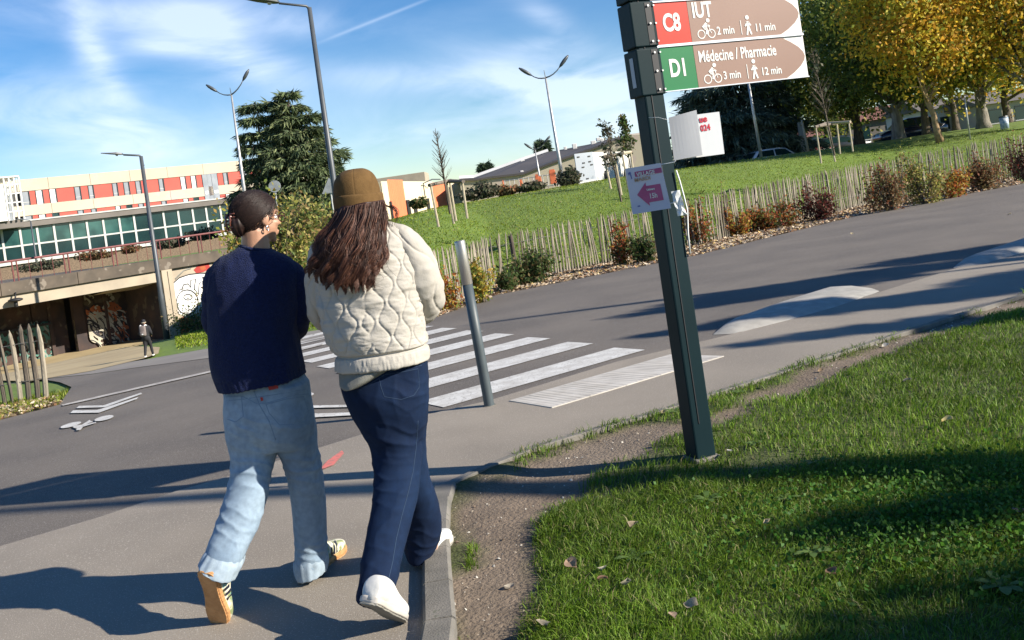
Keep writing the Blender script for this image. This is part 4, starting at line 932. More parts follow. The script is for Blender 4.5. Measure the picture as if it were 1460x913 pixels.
wpoly([(253,455),(262,452),(278,457),(272,470),(262,480),(254,478)], GC['orange'], .005); wpoly([(236,452),(245,449),(250,470),(246,478),(239,474)], GC['pink'], .005)
wline(cc1(237,432,4.5,8), GC['lilac'], .012, .05, close=True); wpoly([(234,443),(245,438),(247,447),(236,453)], GC['blue'], .008); wpoly([(240,458),(252,463),(250,480),(241,482)], GC['orange'], .006); wline([(237,468),(247,461),(243,474),(250,470)], GC['lilac'], .012, .03)
wline([(287,428),(300,425),(299,446),(288,442)], GC['black'], .012, .03); wline([(250,398),(262,386),(272,383)], GC['grey'], .010, .04); wpoly([(288,395),(300,393),(300,412),(292,410)], GC['black'], .009)
# floor of the passage and the sandy path leading in
fl = [(p0+dr*sx(x)+nr*d) for x, d in ((-120,.1),(228,.1),(228,6.3),(-120,6.3))]
mk('underpass_floor', [(p.x, p.y, float(T(p.x, p.y))+.02) for p in fl], [(0,1,2,3)], M['beige'])['kind'] = 'structure'
pth = [(40,545),(130,530),(205,512),(226,505),(228,496),(120,500),(12,510),(-120,530),(-120,560)]
sheet('sandy_path', GP(pth), .012, M['beige'], cell=1.5)
# railing
rl = empty('bridge_railing', bpt(0, DZ), 0, 'dull red metal railing along the bridge edge', 'railing')
m_ = MB(); zt = at(22,372,bY(22)).z
def rpt(s_, z): return p0+dr*s_+nr*.12+Vector((0,0,z))
m_.tube([rpt(0, zt), rpt(LB*.5, zt+.02), rpt(LB, zt+.06), rpt(LB+3, zt+.15)+nr*.6, rpt(LB+7.5, zt+.3)+nr*1.6], .055, 8); m_.build('handrail', M['rail'], rl, world=True)
px0 = sx(-150)
sp_ = (sx(164)-sx(22))/2
s_ = sx(22)-4*sp_
while s_ < LB+5:
    for o_ in (0, .22):
        MB().tube([rpt(s_+o_, DZ-.02), rpt(s_+o_, zt)], .035, 6).build('upright', M['rail'], rl, world=True)
    for k in range(1, 4): MB().tube([rpt(s_+.22+k*(sp_-.22)/4, DZ-.02), rpt(s_+.22+k*(sp_-.22)/4, zt)], .014, 5).build('baluster', M['rail'], rl, world=True)
    s_ += sp_
# lamps fixed on the bridge face
m_ = MB(); a = at(22,428,bY(22)-.3); m_.ball((0,0,0), (.36,.3,.10), 12); m_.tube([(0,0,-.05),(0,0,-.35)], .09, 6); m_.tube([(0,0,.05),(-.05,.2,.35)], .04, 5)
o = m_.build('bridge_lamp', M['dark'], None, True); o.location = a; tag(o, 'small dark lamp hanging on the beam at the left end of the bridge', 'lamp')
# ------------------------------------------------------------------ far left building
lb = empty('university_building', at(33,376,115), 0, 'long cream building with coral red panels and glazed ground floor', 'building')
A_ = at(33,273.2,115); B_ = at(344.4,243.6,134); A2, B2 = Vector((A_.x, A_.y, 0)), Vector((B_.x, B_.y, 0)); fd = (B2-A2).normalized(); fn = Vector((fd.y, -fd.x, 0))
def al(x, y, off=0):
    u, v = uv(x, y); o = A2+fn*off; t = o.dot(fn)/Vector((u,1,0)).dot(fn); return (Vector((u*t, t, 0))-A2).dot(fd)
def fb(s0, s1, z0, z1, d0, d1, name, mt, par):
    V = [A2+fd*s_+fn*d+Vector((0,0,z)) for s_ in (s0, s1) for d in (d0, d1) for z in (z0, z1)]
    return MB().add(V, [(0,1,3,2),(4,6,7,5),(0,4,5,1),(2,3,7,6),(0,2,6,4),(1,5,7,3)]).build(name, mt, par, world=True)
zR1t, zR1b, zR2t, zR2b, zS1, zS0, zTr, zBs, zPar = 10.55, 8.87, 7.66, 6.6, 6.84, 6.15, 4.16, 2.5, 11.95
s_beg, s_end = al(-60,282), al(470,232)
def rowx(x, row): return al(x, (273.2-.095*(x-33)) if row == 1 else (308.4-.111*(x-38.4)))
CC = 'creamwall'
wlc = empty('facade'); wlc.parent = lb; wlc.matrix_basis = Matrix.Identity(4)
def band(z0, z1, name='wall_panel'):
    n = 10
    for i in range(n):
        a, b = s_beg+(s_end-s_beg)*i/n, s_beg+(s_end-s_beg)*(i+1)/n; fb(a+.02, b-.02, z0, z1, 0, -.4, name, M[CC], lb)
bpy.data.objects.remove(wlc)
band(zR1t, zPar); band(zR2t, zR1b)
fb(s_beg, s_end, zS0, zPar-.1, -.45, -14, 'building_core', M['jamb'], lb)
fb(s_beg, s_end, zPar-.1, zPar-.02, -.3, -14, 'roof', M['slab'], lb)
R1 = [(28,40.3,'g'),(41.7,49.5,'r'),(50,59.6,'w'),(61,69,'r'),(69.5,78.8,'w'),(80,105,'r'),(105.5,113.6,'g'),(115,124.5,'r'),(125,132,'g'),(133.5,159,'r'),(159.5,166.3,'g'),(167.6,175,'r'),(175.5,183,'g'),(184.4,192,'r'),(192.4,199.5,'g'),(201,225,'r'),(225.4,232,'g'),(233.6,256,'r'),(256.4,263.4,'w'),(264.8,271,'r'),(271.5,278.4,'w'),(279.7,287,'r'),(309.8,317,'r'),(317.4,323.3,'g'),(325,345,'r'),(346,352.4,'g'),(353.8,360.5,'r'),(361,366.5,'g'),(368,380,'r'),(380.5,388,'g'),(390,412,'r')]
FM = {'r':'redpanel','g':'greywin','w':'whitewin','d':'glassdk'}
s0p = al(33,273.2)
for row, (zt_, zb_) in ((1, (zR1t, zR1b)), (2, (zR2t, zR2b))):
    for i, (a, b, k) in enumerate(R1):
        sa, sb = rowx(a, 1), rowx(b, 1)
        if row == 2 and k != 'r': k = 'gdwgdggw'[i % 8]
        if k == 'r': fb(sa, sb, zb_+.002, zt_-.06, -.06, -.25, 'cladding_panel', M['redpanel'], lb)
        else:
            wdw = fb(sa, sb, zb_+.002, zt_-.06, -.12, -.25, 'window', M[FM[k]], lb)
            fb(sa, sb, zb_+(zt_-zb_)*.2, zb_+(zt_-zb_)*.2+.06, -.08, -.14, 'transom', M['mullion'], wdw)
        fb(sb+.005, sb+.11, zb_, zt_, -.02, -.26, 'jamb', M['jamb'], lb)
# stair bay
for j, (a, b) in enumerate(((287.6,294.3),(294.6,300.2),(300.5,308.6))):
    fb(rowx(a,1), rowx(b,1), zS1+.02, zR1t-.02, .03 if j != 1 else -.0, -.3, 'stair_glazing', M['greywin'], lb)
    if j != 1: fb(rowx(a,1)+.1, rowx(b,1)-.1, 7.9, 8.3, .07, .032, 'transom', M['whitewin'], lb)
FWD = 5.5
fb(s_beg, s_end, zS0, zS1-.06, FWD, -1, 'canopy', M['slab'], lb); fb(s_beg, s_end, zS1-.058, zS1+.1, FWD+.1, -1, 'canopy_edge', M['mullion'], lb)
MX = [-44,-22,3.4,29.5,53.8,77.8,101.6,124.7,148,171,192,213,234,255,275.5,294.8,315,334,352,370,388]
sm = [al(x, 340-.115*x, FWD-.4) for x in MX]
for i in range(len(sm)-1):
    for (z0_, z1_) in ((zTr+.08, zS0-.05), (zBs+.1, zTr-.08)):
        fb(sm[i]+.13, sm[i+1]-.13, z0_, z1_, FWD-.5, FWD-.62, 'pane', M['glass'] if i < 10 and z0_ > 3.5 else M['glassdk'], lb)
    fb(sm[i]-.12, sm[i]+.12, zBs, zS0-.003, FWD-.4, FWD-.7, 'mullion', M['mullion'], lb)
    fb(sm[i]+.121, sm[i+1]-.121, zTr-.09, zTr+.09, FWD-.42, FWD-.7, 'transom', M['mullion'], lb)
fb(s_beg, s_end, zBs-.35, zBs-.003, FWD-.2, FWD-.9, 'sill', M['mullion'], lb); fb(s_beg, s_end, .5, zBs-.36, FWD-.5, FWD-.9, 'plinth', M['mulchbase'], lb)
fb(s_beg, s_end, zBs, zS0-.01, FWD-1.2, FWD-1.3, 'interior_wall', M['dark'], lb)
m_ = MB(); m_.tube([(0,0,0),(0,0,.6)], .05, 6); m_.ball((0,0,.7), .18, 8); o = m_.build('roof_vent', M['dark'], None); o.location = A2+fd*al(214,240)+fn*-2+Vector((0,0,zPar-.05)); tag(o, 'tiny dark vent standing on the long cream building roof', 'vent')
wb = empty('annex_building', at(0,320,104), 0, 'white block with open steel frame at the left edge of the photo', 'building')
za, zt_ = zS1-.0, at(0,250,104).z; sA, sB, sC = al(-60,300,8), al(11,300,8), al(33,300,8)
fb(sA, sB, zS1+.11, zt_-.8, 8, 1, 'white_wall', M['whitewall'], wb); fb(sA, sC, zt_-.14, zt_, 8.2, 1, 'top_frame', M['whitewall'], wb)
for t in (0,.33,.66,1): fb(sB+(sC-sB)*t-.07, sB+(sC-sB)*t+.07, zS1+.1, zt_-.142, 8.1, 7.9, 'frame_post', M['whitewall'], wb)
for t in (.2,.4,.6,.8): fb(sB+.1, sC-.1, zS1+(zt_-zS1)*t, zS1+(zt_-zS1)*t+.12, 8.06, 7.94, 'frame_rail', M['whitewall'], wb)
fb(sB+.2, sC-.2, zS1+.11, zt_-.9, 5, 4.8, 'shaft', M['greywin'], wb); fb(sA, sC, zS0, zS1+.10, 7.6, 5.7, 'lower_wall', M['slab'], wb)
for k in range(3): MB().tube([A2+fd*(sB+(sC-sB)*(k*.3+.1))+fn*7.5+Vector((0,0,zS1+.2)), A2+fd*(sB+(sC-sB)*(k*.3+.35))+fn*7.5+Vector((0,0,zt_-.3))], .06, 4).build('brace', M['whitewall'], wb, world=True)
# ------------------------------------------------------------------ orange and cream hall behind the beanie
oh = empty('hall_building', at(576,298,70), 0, 'cream corrugated hall with two orange wall panels right of the beanie', 'building')
hA, hB = at(530,300,62), at(662,287,97); hA.z = hB.z = 0; hd = (hB-hA).normalized(); hn = Vector((hd.y, -hd.x, 0)); HL = (hB-hA).length
def hs(x, y=280):
    u, v = uv(x, y); t = hA.dot(hn)/Vector((u,1,0)).dot(hn); return (Vector((u*t, t, 0))-hA).dot(hd)
hz0, hz1 = at(576,300,70).z-1.2, at(576,257.5,70).z
def ribs(s0, s1, mt, name, prd=.30, z0=None, z1=None, d=.0):
    V = []; F_ = []; n = int((s1-s0)/prd)+1; z0 = z0 if z0 is not None else hz0; z1 = z1 or hz1
    for i in range(n*4+1):
        s_ = s0+(s1-s0)*i/(n*4); dd = d+[0,.09,.09,0][i % 4]; V += [hA+hd*s_+hn*dd+Vector((0,0,z0)), hA+hd*s_+hn*dd+Vector((0,0,z1))]
    MB().add(V, [(2*i, 2*i+2, 2*i+3, 2*i+1) for i in range(n*4)]).build(name, M[mt], oh, world=True)
def hbox(s0, s1, z0, z1, d0, d1, mt, name):
    V = [hA+hd*s_+hn*d+Vector((0,0,z)) for s_ in (s0, s1) for d in (d0, d1) for z in (z0, z1)]
    MB().add(V, [(0,1,3,2),(4,6,7,5),(0,4,5,1),(2,3,7,6),(0,2,6,4),(1,5,7,3)]).build(name, M[mt], oh, world=True)
o1, o2, o3, o4 = hs(552.5,270), hs(574,270), hs(616.5,270), hs(638,270)
hbox(hs(546), HL, hz0, hz1-.05, -.05, -3.2, 'creamclad', 'hall_core')
ribs(hs(546), o1-.05, 'creamclad', 'corrugated_wall'); ribs(o1, o2, 'orange', 'orange_panel', z1=hz1+.1, d=.06, prd=.5); ribs(o2+.05, o3-.05, 'creamclad', 'corrugated_wall', prd=.5); ribs(o3, o4, 'orange', 'orange_panel', prd=.5, z1=hz1-.1, d=.06); ribs(o4+.05, HL, 'creamclad', 'corrugated_wall', prd=.5)
for (a, b) in ((575.6,580),(585.5,589.5),(605.5,608.5),(552,554)):
    hbox(hs(a), hs(b), hz0, hz0+(hz1-hz0)*.58, .17, .10, 'jamb', 'window'); 
ua, ub = at(520,256,99), at(605,246.5,99)
MB().box(((ua.x+ub.x)/2, 101.5, (ua.z+ub.z)/2-1.5), (ub.x-ua.x, 5, 3+0), bev=.02).build('upper_storey', M['beam'], oh, world=True)
m_ = MB(); a = hA+hd*hs(598,262)+hn*.3; m_.tube([a+Vector((0,0,hz1-1.3)), a+Vector((0,0,hz1-.2)), a+hd*1.2+hn*.5+Vector((0,0,hz1+.05)), a+hd*2.6+hn*.9+Vector((0,0,hz1))], .05, 5); m_.build('wall_lamp', M['grey_paint'], oh, world=True)
# ------------------------------------------------------------------ shed with the dark sloping roof
sh = empty('shed_building', at(800,270,82), 0, 'low cream shed with a long dark sloping roof and small white roof vents', 'building')
LOW = [(655,256),(681,255),(700,252),(746,247),(794,228.8),(842,212),(896,193)]; UP = [(655,255.8),(676,254.5),(741,231),(782,217),(840,206),(866,199),(897,191.5)]
Lw = [at(x, y, 82) for x, y in LOW]; Uw = [at(x, y, 100) for x, y in UP]
V = Lw+[Vector((p.x, p.y, 0)) for p in Lw]; n = len(Lw)
wallV = [p+Vector((0,0,0)) for p in Lw]+[Vector((p.x, p.y, -.5)) for p in Lw]
for i in range(n-1): MB().add([Lw[i], Lw[i+1], Vector((Lw[i+1].x, 82, -.5)), Vector((Lw[i].x, 82, -.5))]+[p+Vector((0,.3,0)) for p in (Lw[i], Lw[i+1], Vector((Lw[i+1].x, 82, -.5)), Vector((Lw[i].x, 82, -.5)))], [(0,3,2,1),(4,5,6,7),(0,1,5,4)]).build('wall', M['creamwall'], sh, world=True)
for i in range(n-1): MB().add([Lw[i]+Vector((0,-.2,.02)), Lw[i+1]+Vector((0,-.2,.02)), Uw[i+1], Uw[i], Lw[i]+Vector((0,-.2,-.15)), Lw[i+1]+Vector((0,-.2,-.15)), Uw[i+1]-Vector((0,0,.3)), Uw[i]-Vector((0,0,.3))], [(0,1,2,3),(4,7,6,5),(0,4,5,1)]).build('roof', M['roof'], sh, world=True)
e0, e1 = Lw[-1], Uw[-1]; MB().add([e0, e0+Vector((1.2,0,-.1)), Vector((e0.x+1.2,82,-.5)), Vector((e0.x,82,-.5)), e1, e1+Vector((1.2,0,0))], [(0,3,2,1),(0,1,5,4)]).build('end_wall', M['creamwall'], sh, world=True)
MB().tube([u_+Vector((0,0,.06)) for u_ in Uw[:4]], .28, 4).build('parapet', M['whitewall'], sh, world=True)
for (x, y, w, h, Y) in [(744,246,4.5,5,83),(745,230,6,3,99),(806,212,4,5,99),(819,209,6,7.5,98),(846,204,7,6,98),(853,199,6,5,98),(858,200,4,5,98)]:
    a = at(x, y, Y); k = Y/FPX; o = MB().box((0,0,0), (w*k, .6, h*k), bev=.04).build('roof_vent', M['whitewall'], None); o.location = a; o.parent = sh; o.matrix_basis = Matrix.Translation(a-sh.location)
for i, (x, y, w, h) in enumerate([(788,253,9,19),(766,257,5,13),(770,258,4,9),(743,262,4,8),(718,266,2,14)]):
    Y = 70; a = at(x, y, Y); k = Y/FPX; m_ = MB(); m_.box((0,0,0), (w*k, .35, h*k), bev=.03); m_.box((0,-.02,h*k/2+.04), (w*k*.8, .3, .1)); o = m_.build('orange_box', M['orange'], None); o.location = a
    tag(o, ['tallest orange bin by the pale twin lamp foot','narrow orange bin right of the small distant lamp','orange box just behind the small lamp foot','small orange box in front of the cream shed','thin orange post left of the low grey bush'][i], 'bin', 'orange boxes before the shed')
m_ = MB()
for i in range(24): m_.tube([(i*.35,0,0),(i*.35,0,1.0)], .03, 4)
for z in (.15,.95): m_.tube([(0,0,z),(8,0,z)], .03, 4)
o = m_.build('mesh_fence', M['galv'], None); a = at(722,277,72); o.location = a; tag(o, 'thin pale metal fence in front of the cream shed wall', 'fence')
# truck
tk = empty('box_truck', at(836,262,47), 0, 'white box truck with grey rear door parked behind the lawn', 'truck')
ta, tb_, tc_ = at(824,262,46), at(850,258.5,46.5), at(905,252,53); 
def tq(p, z): return Vector((p.x, p.y, z))
tz0, tz1 = ta.z, at(818,220,46).z
A3, B3, C3 = tq(ta,0), tq(tb_,0), tq(tc_,0); D3 = A3+(C3-B3)
def slabq(P, z0, z1): return [tq(p, z0) for p in P]+[tq(p, z1) for p in P]
BX = [(0,1,2,3),(4,7,6,5),(0,4,5,1),(1,5,6,2),(2,6,7,3),(3,7,4,0)]
i_ = lambda p: p+((A3+C3)/2-p)*.01
MB().add(slabq([i_(A3), i_(B3), i_(C3), i_(D3)], tz0+.02, tz1-.02), BX).build('cargo_box', M['whitewall'], tk, world=True)
dn = (B3-A3).normalized(); dnn = Vector((dn.y, -dn.x, 0))
MB().add(slabq([A3+dnn*.05, B3+dnn*.05, B3, A3], tz0+.04, tz1), BX).build('rear_door', M['truckgrey'], tk, world=True)
for (s_, t) in ((.12,.86),(.7,.84),(.7,.66),(.36,.64),(.3,.5),(.78,.55),(.45,.1),(.1,.05)): 
    p = A3.lerp(B3, s_)+dnn*.06; MB().add(slabq([p, p+dn*.14, p+dn*.14+dnn*.01, p+dnn*.01], tz0+(tz1-tz0)*t, tz0+(tz1-tz0)*t+.06), BX).build('hinge', M['dark'], tk, world=True)
MB().add(slabq([A3+dnn*.07, B3+dnn*.07, B3+dnn*.02, A3+dnn*.02], tz0-.02, tz0+.1), BX).build('bumper', M['galv'], tk, world=True)
for t in (.25,.75):
    c = B3.lerp(C3, t); d = (C3-B3).normalized(); n_ = Vector((d.y, -d.x, 0)); m_ = MB(); m_.tube([tq(c, tz0+.1)+n_*.06, tq(c, tz0+.1)-n_*.2], .36, 14); m_.build('wheel', M['tyre'], tk, world=True)
# cars
def car(px_, Y, yaw, colour, label, L=4.2, wd=1.75, ht=1.45, z=None):
    a = at(*px_, Y)
    if z is not None: a.z = z
    root = empty('parked_car', a, yaw, label, 'car', 'cars parked behind the lawn')
    prof = [(-.5,.30),(-.5,.52),(-.47,.60),(-.40,.64),(-.30,.93),(-.22,1.0),(.05,1.0),(.14,.95),(.27,.66),(.42,.60),(.49,.50),(.5,.32),(.46,.22),(-.46,.22)]
    m_ = MB(); V = []; sec = [(-.5,.82),(-.44,1.0),(-.3,1.0),(.3,1.0),(.44,1.0),(.5,.82)]
    for (yy, sc) in sec:
        for (x, h_) in prof:
            inn = 1-.22*max(0, h_-.62)/.38; V.append((x*L*(.985 if abs(yy) > .45 else 1), yy*wd*inn, h_*ht*(.985 if abs(yy) > .45 else 1)))
    n = len(prof); F_ = [(i*n+k, i*n+(k+1)%n, (i+1)*n+(k+1)%n, (i+1)*n+k) for i in range(5) for k in range(n)]+[tuple(range(n))[::-1], tuple(range(5*n, 6*n))]
    m_.add(V, F_); m_.build('body', M[colour], root, True)
    for s_ in (-1, 1):
        y_ = s_*(wd*.5*.9+.004); w_ = [(-.33,.70),(-.26,.94),(-.05,.94),(-.05,.68)]; w2 = [(-.03,.68),(-.03,.94),(.05,.94),(.13,.90),(.22,.67)]
        for P in (w_, w2): MB().add([(x*L, s_*wd*.5*(1-.22*max(0,h_-.62)/.38)+s_*.006, h_*ht) for x, h_ in P], [tuple(range(len(P)))]).build('side_window', M['glassdk'], root)
        for x in (-.31,.31):
            m_ = MB(); m_.tube([(x*L, s_*wd*.5, .32),(x*L, s_*(wd*.5-.2), .32)], .32, 18); wh = m_.build('wheel', M['tyre'], root); MB().tube([(x*L, s_*(wd*.5+.01), .32),(x*L, s_*(wd*.5-.05), .32)], .2, 12).build('rim', M['galv'], wh)
        MB().box((.487*L, s_*wd*.34, .5*ht), (.08,.3,.14), bev=.02).build('headlight', M['galv'], root)
    MB().add([(.145*L, -wd*.36, .93*ht+.01),(.145*L, wd*.36, .93*ht+.01),(.265*L, wd*.42, .67*ht+.012),(.265*L, -wd*.42, .67*ht+.012)], [(0,1,2,3)]).build('windscreen', M['glassdk'], root)
    MB().add([(-.307*L, -wd*.36, .92*ht),(-.307*L, wd*.36, .92*ht),(-.392*L, wd*.42, .67*ht),(-.392*L, -wd*.42, .67*ht)], [(3,2,1,0)]).build('rear_window', M['glassdk'], root)
M['carwhite'] = mat('car_silver', (.62,.63,.64), (.6,.61,.62), 1, .25, coat=.6, metal=.2); M['carred'] = mat('car_red', (.22,.02,.02), (.2,.02,.02), 1, .3, coat=.6); M['carnavy'] = mat('car_navy', (.012,.02,.05), (.012,.018,.045), 1, .25, coat=.6); M['cardark'] = mat('car_dark', (.03,.035,.035), rough=.3, coat=.5)
car((1102,226), 60, rad(8), 'carwhite', 'silver white car nearest the lamp pole under the cedar', z=.78)
car((1062,234), 63, rad(10), 'carwhite', 'pale car mostly hidden by the lawn left of the lamp pole', z=.7)
car((1142,218), 68, rad(5), 'carred', 'dark red car behind the silver white one', z=1.0)
car((1195,206), 70, rad(0), 'cardark', 'dark car seen through the sapling guard', z=1.1)
car((1298,199), 62, rad(180), 'carnavy', 'navy blue car parked between the thick tree trunks', z=1.3, ht=1.6)
pv = MB(); a = at(1146,216,62); pv.box((0,0,.9), (.32,.15,1.9), bev=.02); o = pv.build('information_panel', M['truckgrey'], None); o.location = a; tag(o, 'narrow grey upright panel left of the cream pole', 'panel')
# bin
a = at(1433,184,47); lbn = empty('litter_bin', a, 0, 'round blue and white litter bin under the yellow tree at right', 'bin'); m_ = MB(); m_.tube([(0,0,0),(0,0,.55)], [.19,.21], 14); m_.build('body', mat('bin_blue', (.20,.30,.42), (.55,.6,.65), 6, .5), lbn, True); m_ = MB(); m_.tube([(0,0,.55),(0,0,.62)], [.22,.2], 14); m_.build('lid', M['grey_paint'], lbn)
# houses behind the trees on the right
def house(px0, px1, ytop, ybot, Y, dep, wallm, roofm, label, rise=1.6):
    a, b = at(px0, ybot, Y), at(px1, ybot-.145*(px1-px0), Y); w = b.x-a.x; z0 = min(a.z, b.z)-1; h = at(px0, ytop, Y).z-z0; root = empty('house', (a.x, Y, z0), 0, label, 'house')
    MB().box((w/2, dep/2, h/2), (w, dep, h)).build('wall', M[wallm], root)
    MB().add([(-.3,-.4,h+.002),(w+.3,-.4,h+.002),(w+.3,dep+.4,h+.002),(-.3,dep+.4,h+.002),(-.3,dep/2,h+rise),(w+.3,dep/2,h+rise)], [(0,1,5,4),(3,4,5,2),(0,4,3),(1,2,5),(0,3,2,1)]).build('roof', M[roofm], root)
    for k in range(max(2, int(w/3))):
        wn = MB().box(((k+.5)*w/max(2, int(w/3)), -.01, h*.55), (1.0,.08,1.1)).build('window', M['glassdk'], root); MB().box(((k+.5)*w/max(2, int(w/3)), -.07, h*.55-.6), (1.2,.1,.08)).build('sill', M['mullion'], wn)
M['tile_r'] = mat('roof_tiles', (.22,.09,.06), (.15,.065,.05), 2, .85)
house(1318, 1362, 158, 190, 84, 8, 'whitewall', 'slab', 'white walled house behind the leaning orange-lit trunk')
house(1402, 1475, 150, 172, 78, 8, 'creamwall', 'slab', 'low cream house with dark awning at the right edge', 1.2)
house(1215, 1292, 176, 200, 95, 8, 'slab', 'tile_r', 'dull house with reddish roof behind the dark trees', 1.4)
house(1150, 1180, 196, 212, 110, 8, 'truckgrey', 'tile_r', 'small distant house seen left of the sapling guard', 1.2)
# low dark hedge masses; the first stands in for shadow under the cedar
def hedge(x0, y0, x1, y1, Y, h, label, pal='green', n=5000):
    a, b = at(x0, y0, Y), at(x1, y1, Y); a.z -= 1.2; c = a; C = np.array(a)+(np.array(b)-np.array(a))*rng.random((n,1)); C[:,2] = a.z+(b.z-a.z)*0+rng.random(n)*(h+1.2)*(1+.2*vnoise(C, .4)); C[:,1] += rng.normal(0,.5,n)
    root = empty('hedge', a, 0, label, 'hedge'); o = leaf_cloud('foliage', C-np.array(a), .26, [[.03,.05,.02],[.045,.07,.025],[.07,.08,.03]], root)
hedge(955, 250, 1150, 222, 84, .9, 'dark hedge line standing in for the shadow under the cedar behind the parked cars'); hedge(1180, 215, 1480, 172, 100, 3.0, 'dark hedge far behind the row of autumn trees', n=9000)
# ------------------------------------------------------------------ people: shared tools
def cr_interp(A, t):
    A = np.asarray(A, float); n = len(A); out = []
    for q in t:
        i = min(int(q), n-2); f = q-i; p0 = A[max(i-1,0)]; p1 = A[i]; p2 = A[i+1]; p3 = A[min(i+2,n-1)]
        out.append(.5*((2*p1)+(-p0+p2)*f+(2*p0-5*p1+4*p2-p3)*f*f+(-p0+3*p1-3*p2+p3)*f**3))
    return np.array(out)
def loft(C, A, B, ns=60, nt=64, ex=1.0, cap0=True, cap1=True, disp=None):
    """rings: centre C, half axes A and B (vectors); ex<1 squarer. Returns V, F(list)"""
    C, A, B = [np.array([tuple(v) for v in q], float) for q in (C, A, B)]
    t = np.linspace(0, len(C)-1, ns); c, a, b = cr_interp(C, t), cr_interp(A, t), cr_interp(B, t)
    th = np.linspace(0, 2*np.pi, nt, endpoint=False); cs, sn = np.cos(th), np.sin(th)
    cs, sn = np.sign(cs)*np.abs(cs)**ex, np.sign(sn)*np.abs(sn)**ex
    V = c[:,None]+a[:,None]*cs[None,:,None]+b[:,None]*sn[None,:,None]
    # normals by finite differences
    if disp is not None:
        dt = np.roll(V, -1, 1)-np.roll(V, 1, 1); ds = np.gradient(V, axis=0); N = np.cross(dt, ds); N /= (np.linalg.norm(N, axis=2, keepdims=True)+1e-9)
        out = V-c[:,None]; sgn = np.sign((N*out).sum(2, keepdims=True).mean()); N = N*sgn
        seg = np.linalg.norm(np.diff(c, axis=0), axis=1); Ls = np.concatenate([[0], np.cumsum(seg)])
        V = V+N*disp(Ls[:,None]+0*th[None], th[None]+0*Ls[:,None], V)[...,None]
    idx = np.arange(ns*nt).reshape(ns, nt); F = [tuple(f) for f in np.stack([idx[:-1], np.roll(idx[:-1], -1, 1), np.roll(idx[1:], -1, 1), idx[1:]], -1).reshape(-1,4)]
    V = V.reshape(-1,3)
    if cap0: V = np.concatenate([V, V[:nt].mean(0)[None]]); k = len(V)-1; F += [(k, (i+1)%nt, i) for i in range(nt)]
    if cap1: V = np.concatenate([V, V[(ns-1)*nt:ns*nt].mean(0)[None]]); k = len(V)-1; o_ = (ns-1)*nt; F += [(k, o_+i, o_+(i+1)%nt) for i in range(nt)]
    return V, F
def ring_px(l, r, Y, b, yo=0):
    L_, R_ = at(*l, Y), at(*r, Y); c = (L_+R_)/2; c.y += yo; return c, (R_-L_)/2, Vector((0, b, 0))
def px_loft(rows, **k):
    C, A, B = zip(*[ring_px(*r) for r in rows]); return loft(C, A, B, **k)
def tube_loft(pts, rr, ns=50, nt=40, **k):
    pts = [Vector(p) for p in pts]; C = []; A = []; B = []; prev = None
    for i, p in enumerate(pts):
        t = (pts[min(i+1,len(pts)-1)]-pts[max(i-1,0)]).normalized()
        if prev is None: u = t.cross(Vector((0,1,0))); u = u.normalized() if u.length > .1 else Vector((1,0,0))
        else: u = (prev-t*prev.dot(t)).normalized()
        prev = u; w = t.cross(u).normalized(); r = rr[i]; r = r if hasattr(r, '__len__') else (r, r); C.append(p); A.append(u*r[0]); B.append(w*r[1])
    return loft(C, A, B, ns=ns, nt=nt, **k)
def fuse(parts, voxel, smooth=4, fac=.5):
    V = []; F = []; 
    for v, f in parts:
        n = len(V); V += [tuple(p) for p in v]; F += [tuple(i+n for i in q) for q in f]
    me = bpy.data.meshes.new('fuse'); me.from_pydata(V, [], F); me.update(); bm = bmesh.new(); bm.from_mesh(me); bmesh.ops.recalc_face_normals(bm, faces=bm.faces); bm.to_mesh(me); bm.free()
    o = bpy.data.objects.new('fuse', me); COL.objects.link(o); m = o.modifiers.new('r', 'REMESH'); m.mode = 'VOXEL'; m.voxel_size = voxel; m.use_smooth_shade = True
    if smooth: s_ = o.modifiers.new('s', 'SMOOTH'); s_.iterations = smooth; s_.factor = fac
    dg = bpy.context.evaluated_depsgraph_get(); m2 = bpy.data.meshes.new_from_object(o.evaluated_get(dg)); bpy.data.objects.remove(o); bpy.data.meshes.remove(me)
    n = len(m2.vertices); Vn = np.empty(n*3); m2.vertices.foreach_get('co', Vn); Nn = np.empty(n*3); m2.vertices.foreach_get('normal', Nn); return m2, Vn.reshape(-1,3), Nn.reshape(-1,3)
def setme(m2, V, name, mt, parent, col=None):
    m2.vertices.foreach_set('co', np.asarray(V, float).ravel()); m2.materials.clear(); m2.materials.append(mt); m2.name = name
    if col is not None:
        a_ = m2.color_attributes.new('col', 'FLOAT_COLOR', 'POINT'); c = np.ones((len(V),4)); c[:,:3] = col; a_.data.foreach_set('color', c.ravel())
    m2.polygons.foreach_set('use_smooth', np.ones(len(m2.polygons), bool)); m2.update()
    o = bpy.data.objects.new(name, m2); COL.objects.link(o); o.parent = parent; o.matrix_basis = Matrix.Translation(-parent.location); return o
def part(name, VF, mt, parent, smooth=True, col=None):
    o = mk(name, VF[0], VF[1], mt, parent, smooth, col, world=True)
    return o
def cap(a, b, ra, rb, n=14):
    a, b = Vector(a), Vector(b); m_ = MB(); d = (b-a).normalized(); pts = [a-d*ra*.98, a-d*ra*.7, a, b, b+d*rb*.7, b+d*rb*.98]; m_.tube(pts, [ra*.2, ra*.7, ra, rb, rb*.7, rb*.2], n); return m_.V, m_.F
def elp(c, r, R=None, n=18):
    m_ = MB(); m_.ball(c, r, n, R=R); return m_.V, m_.F
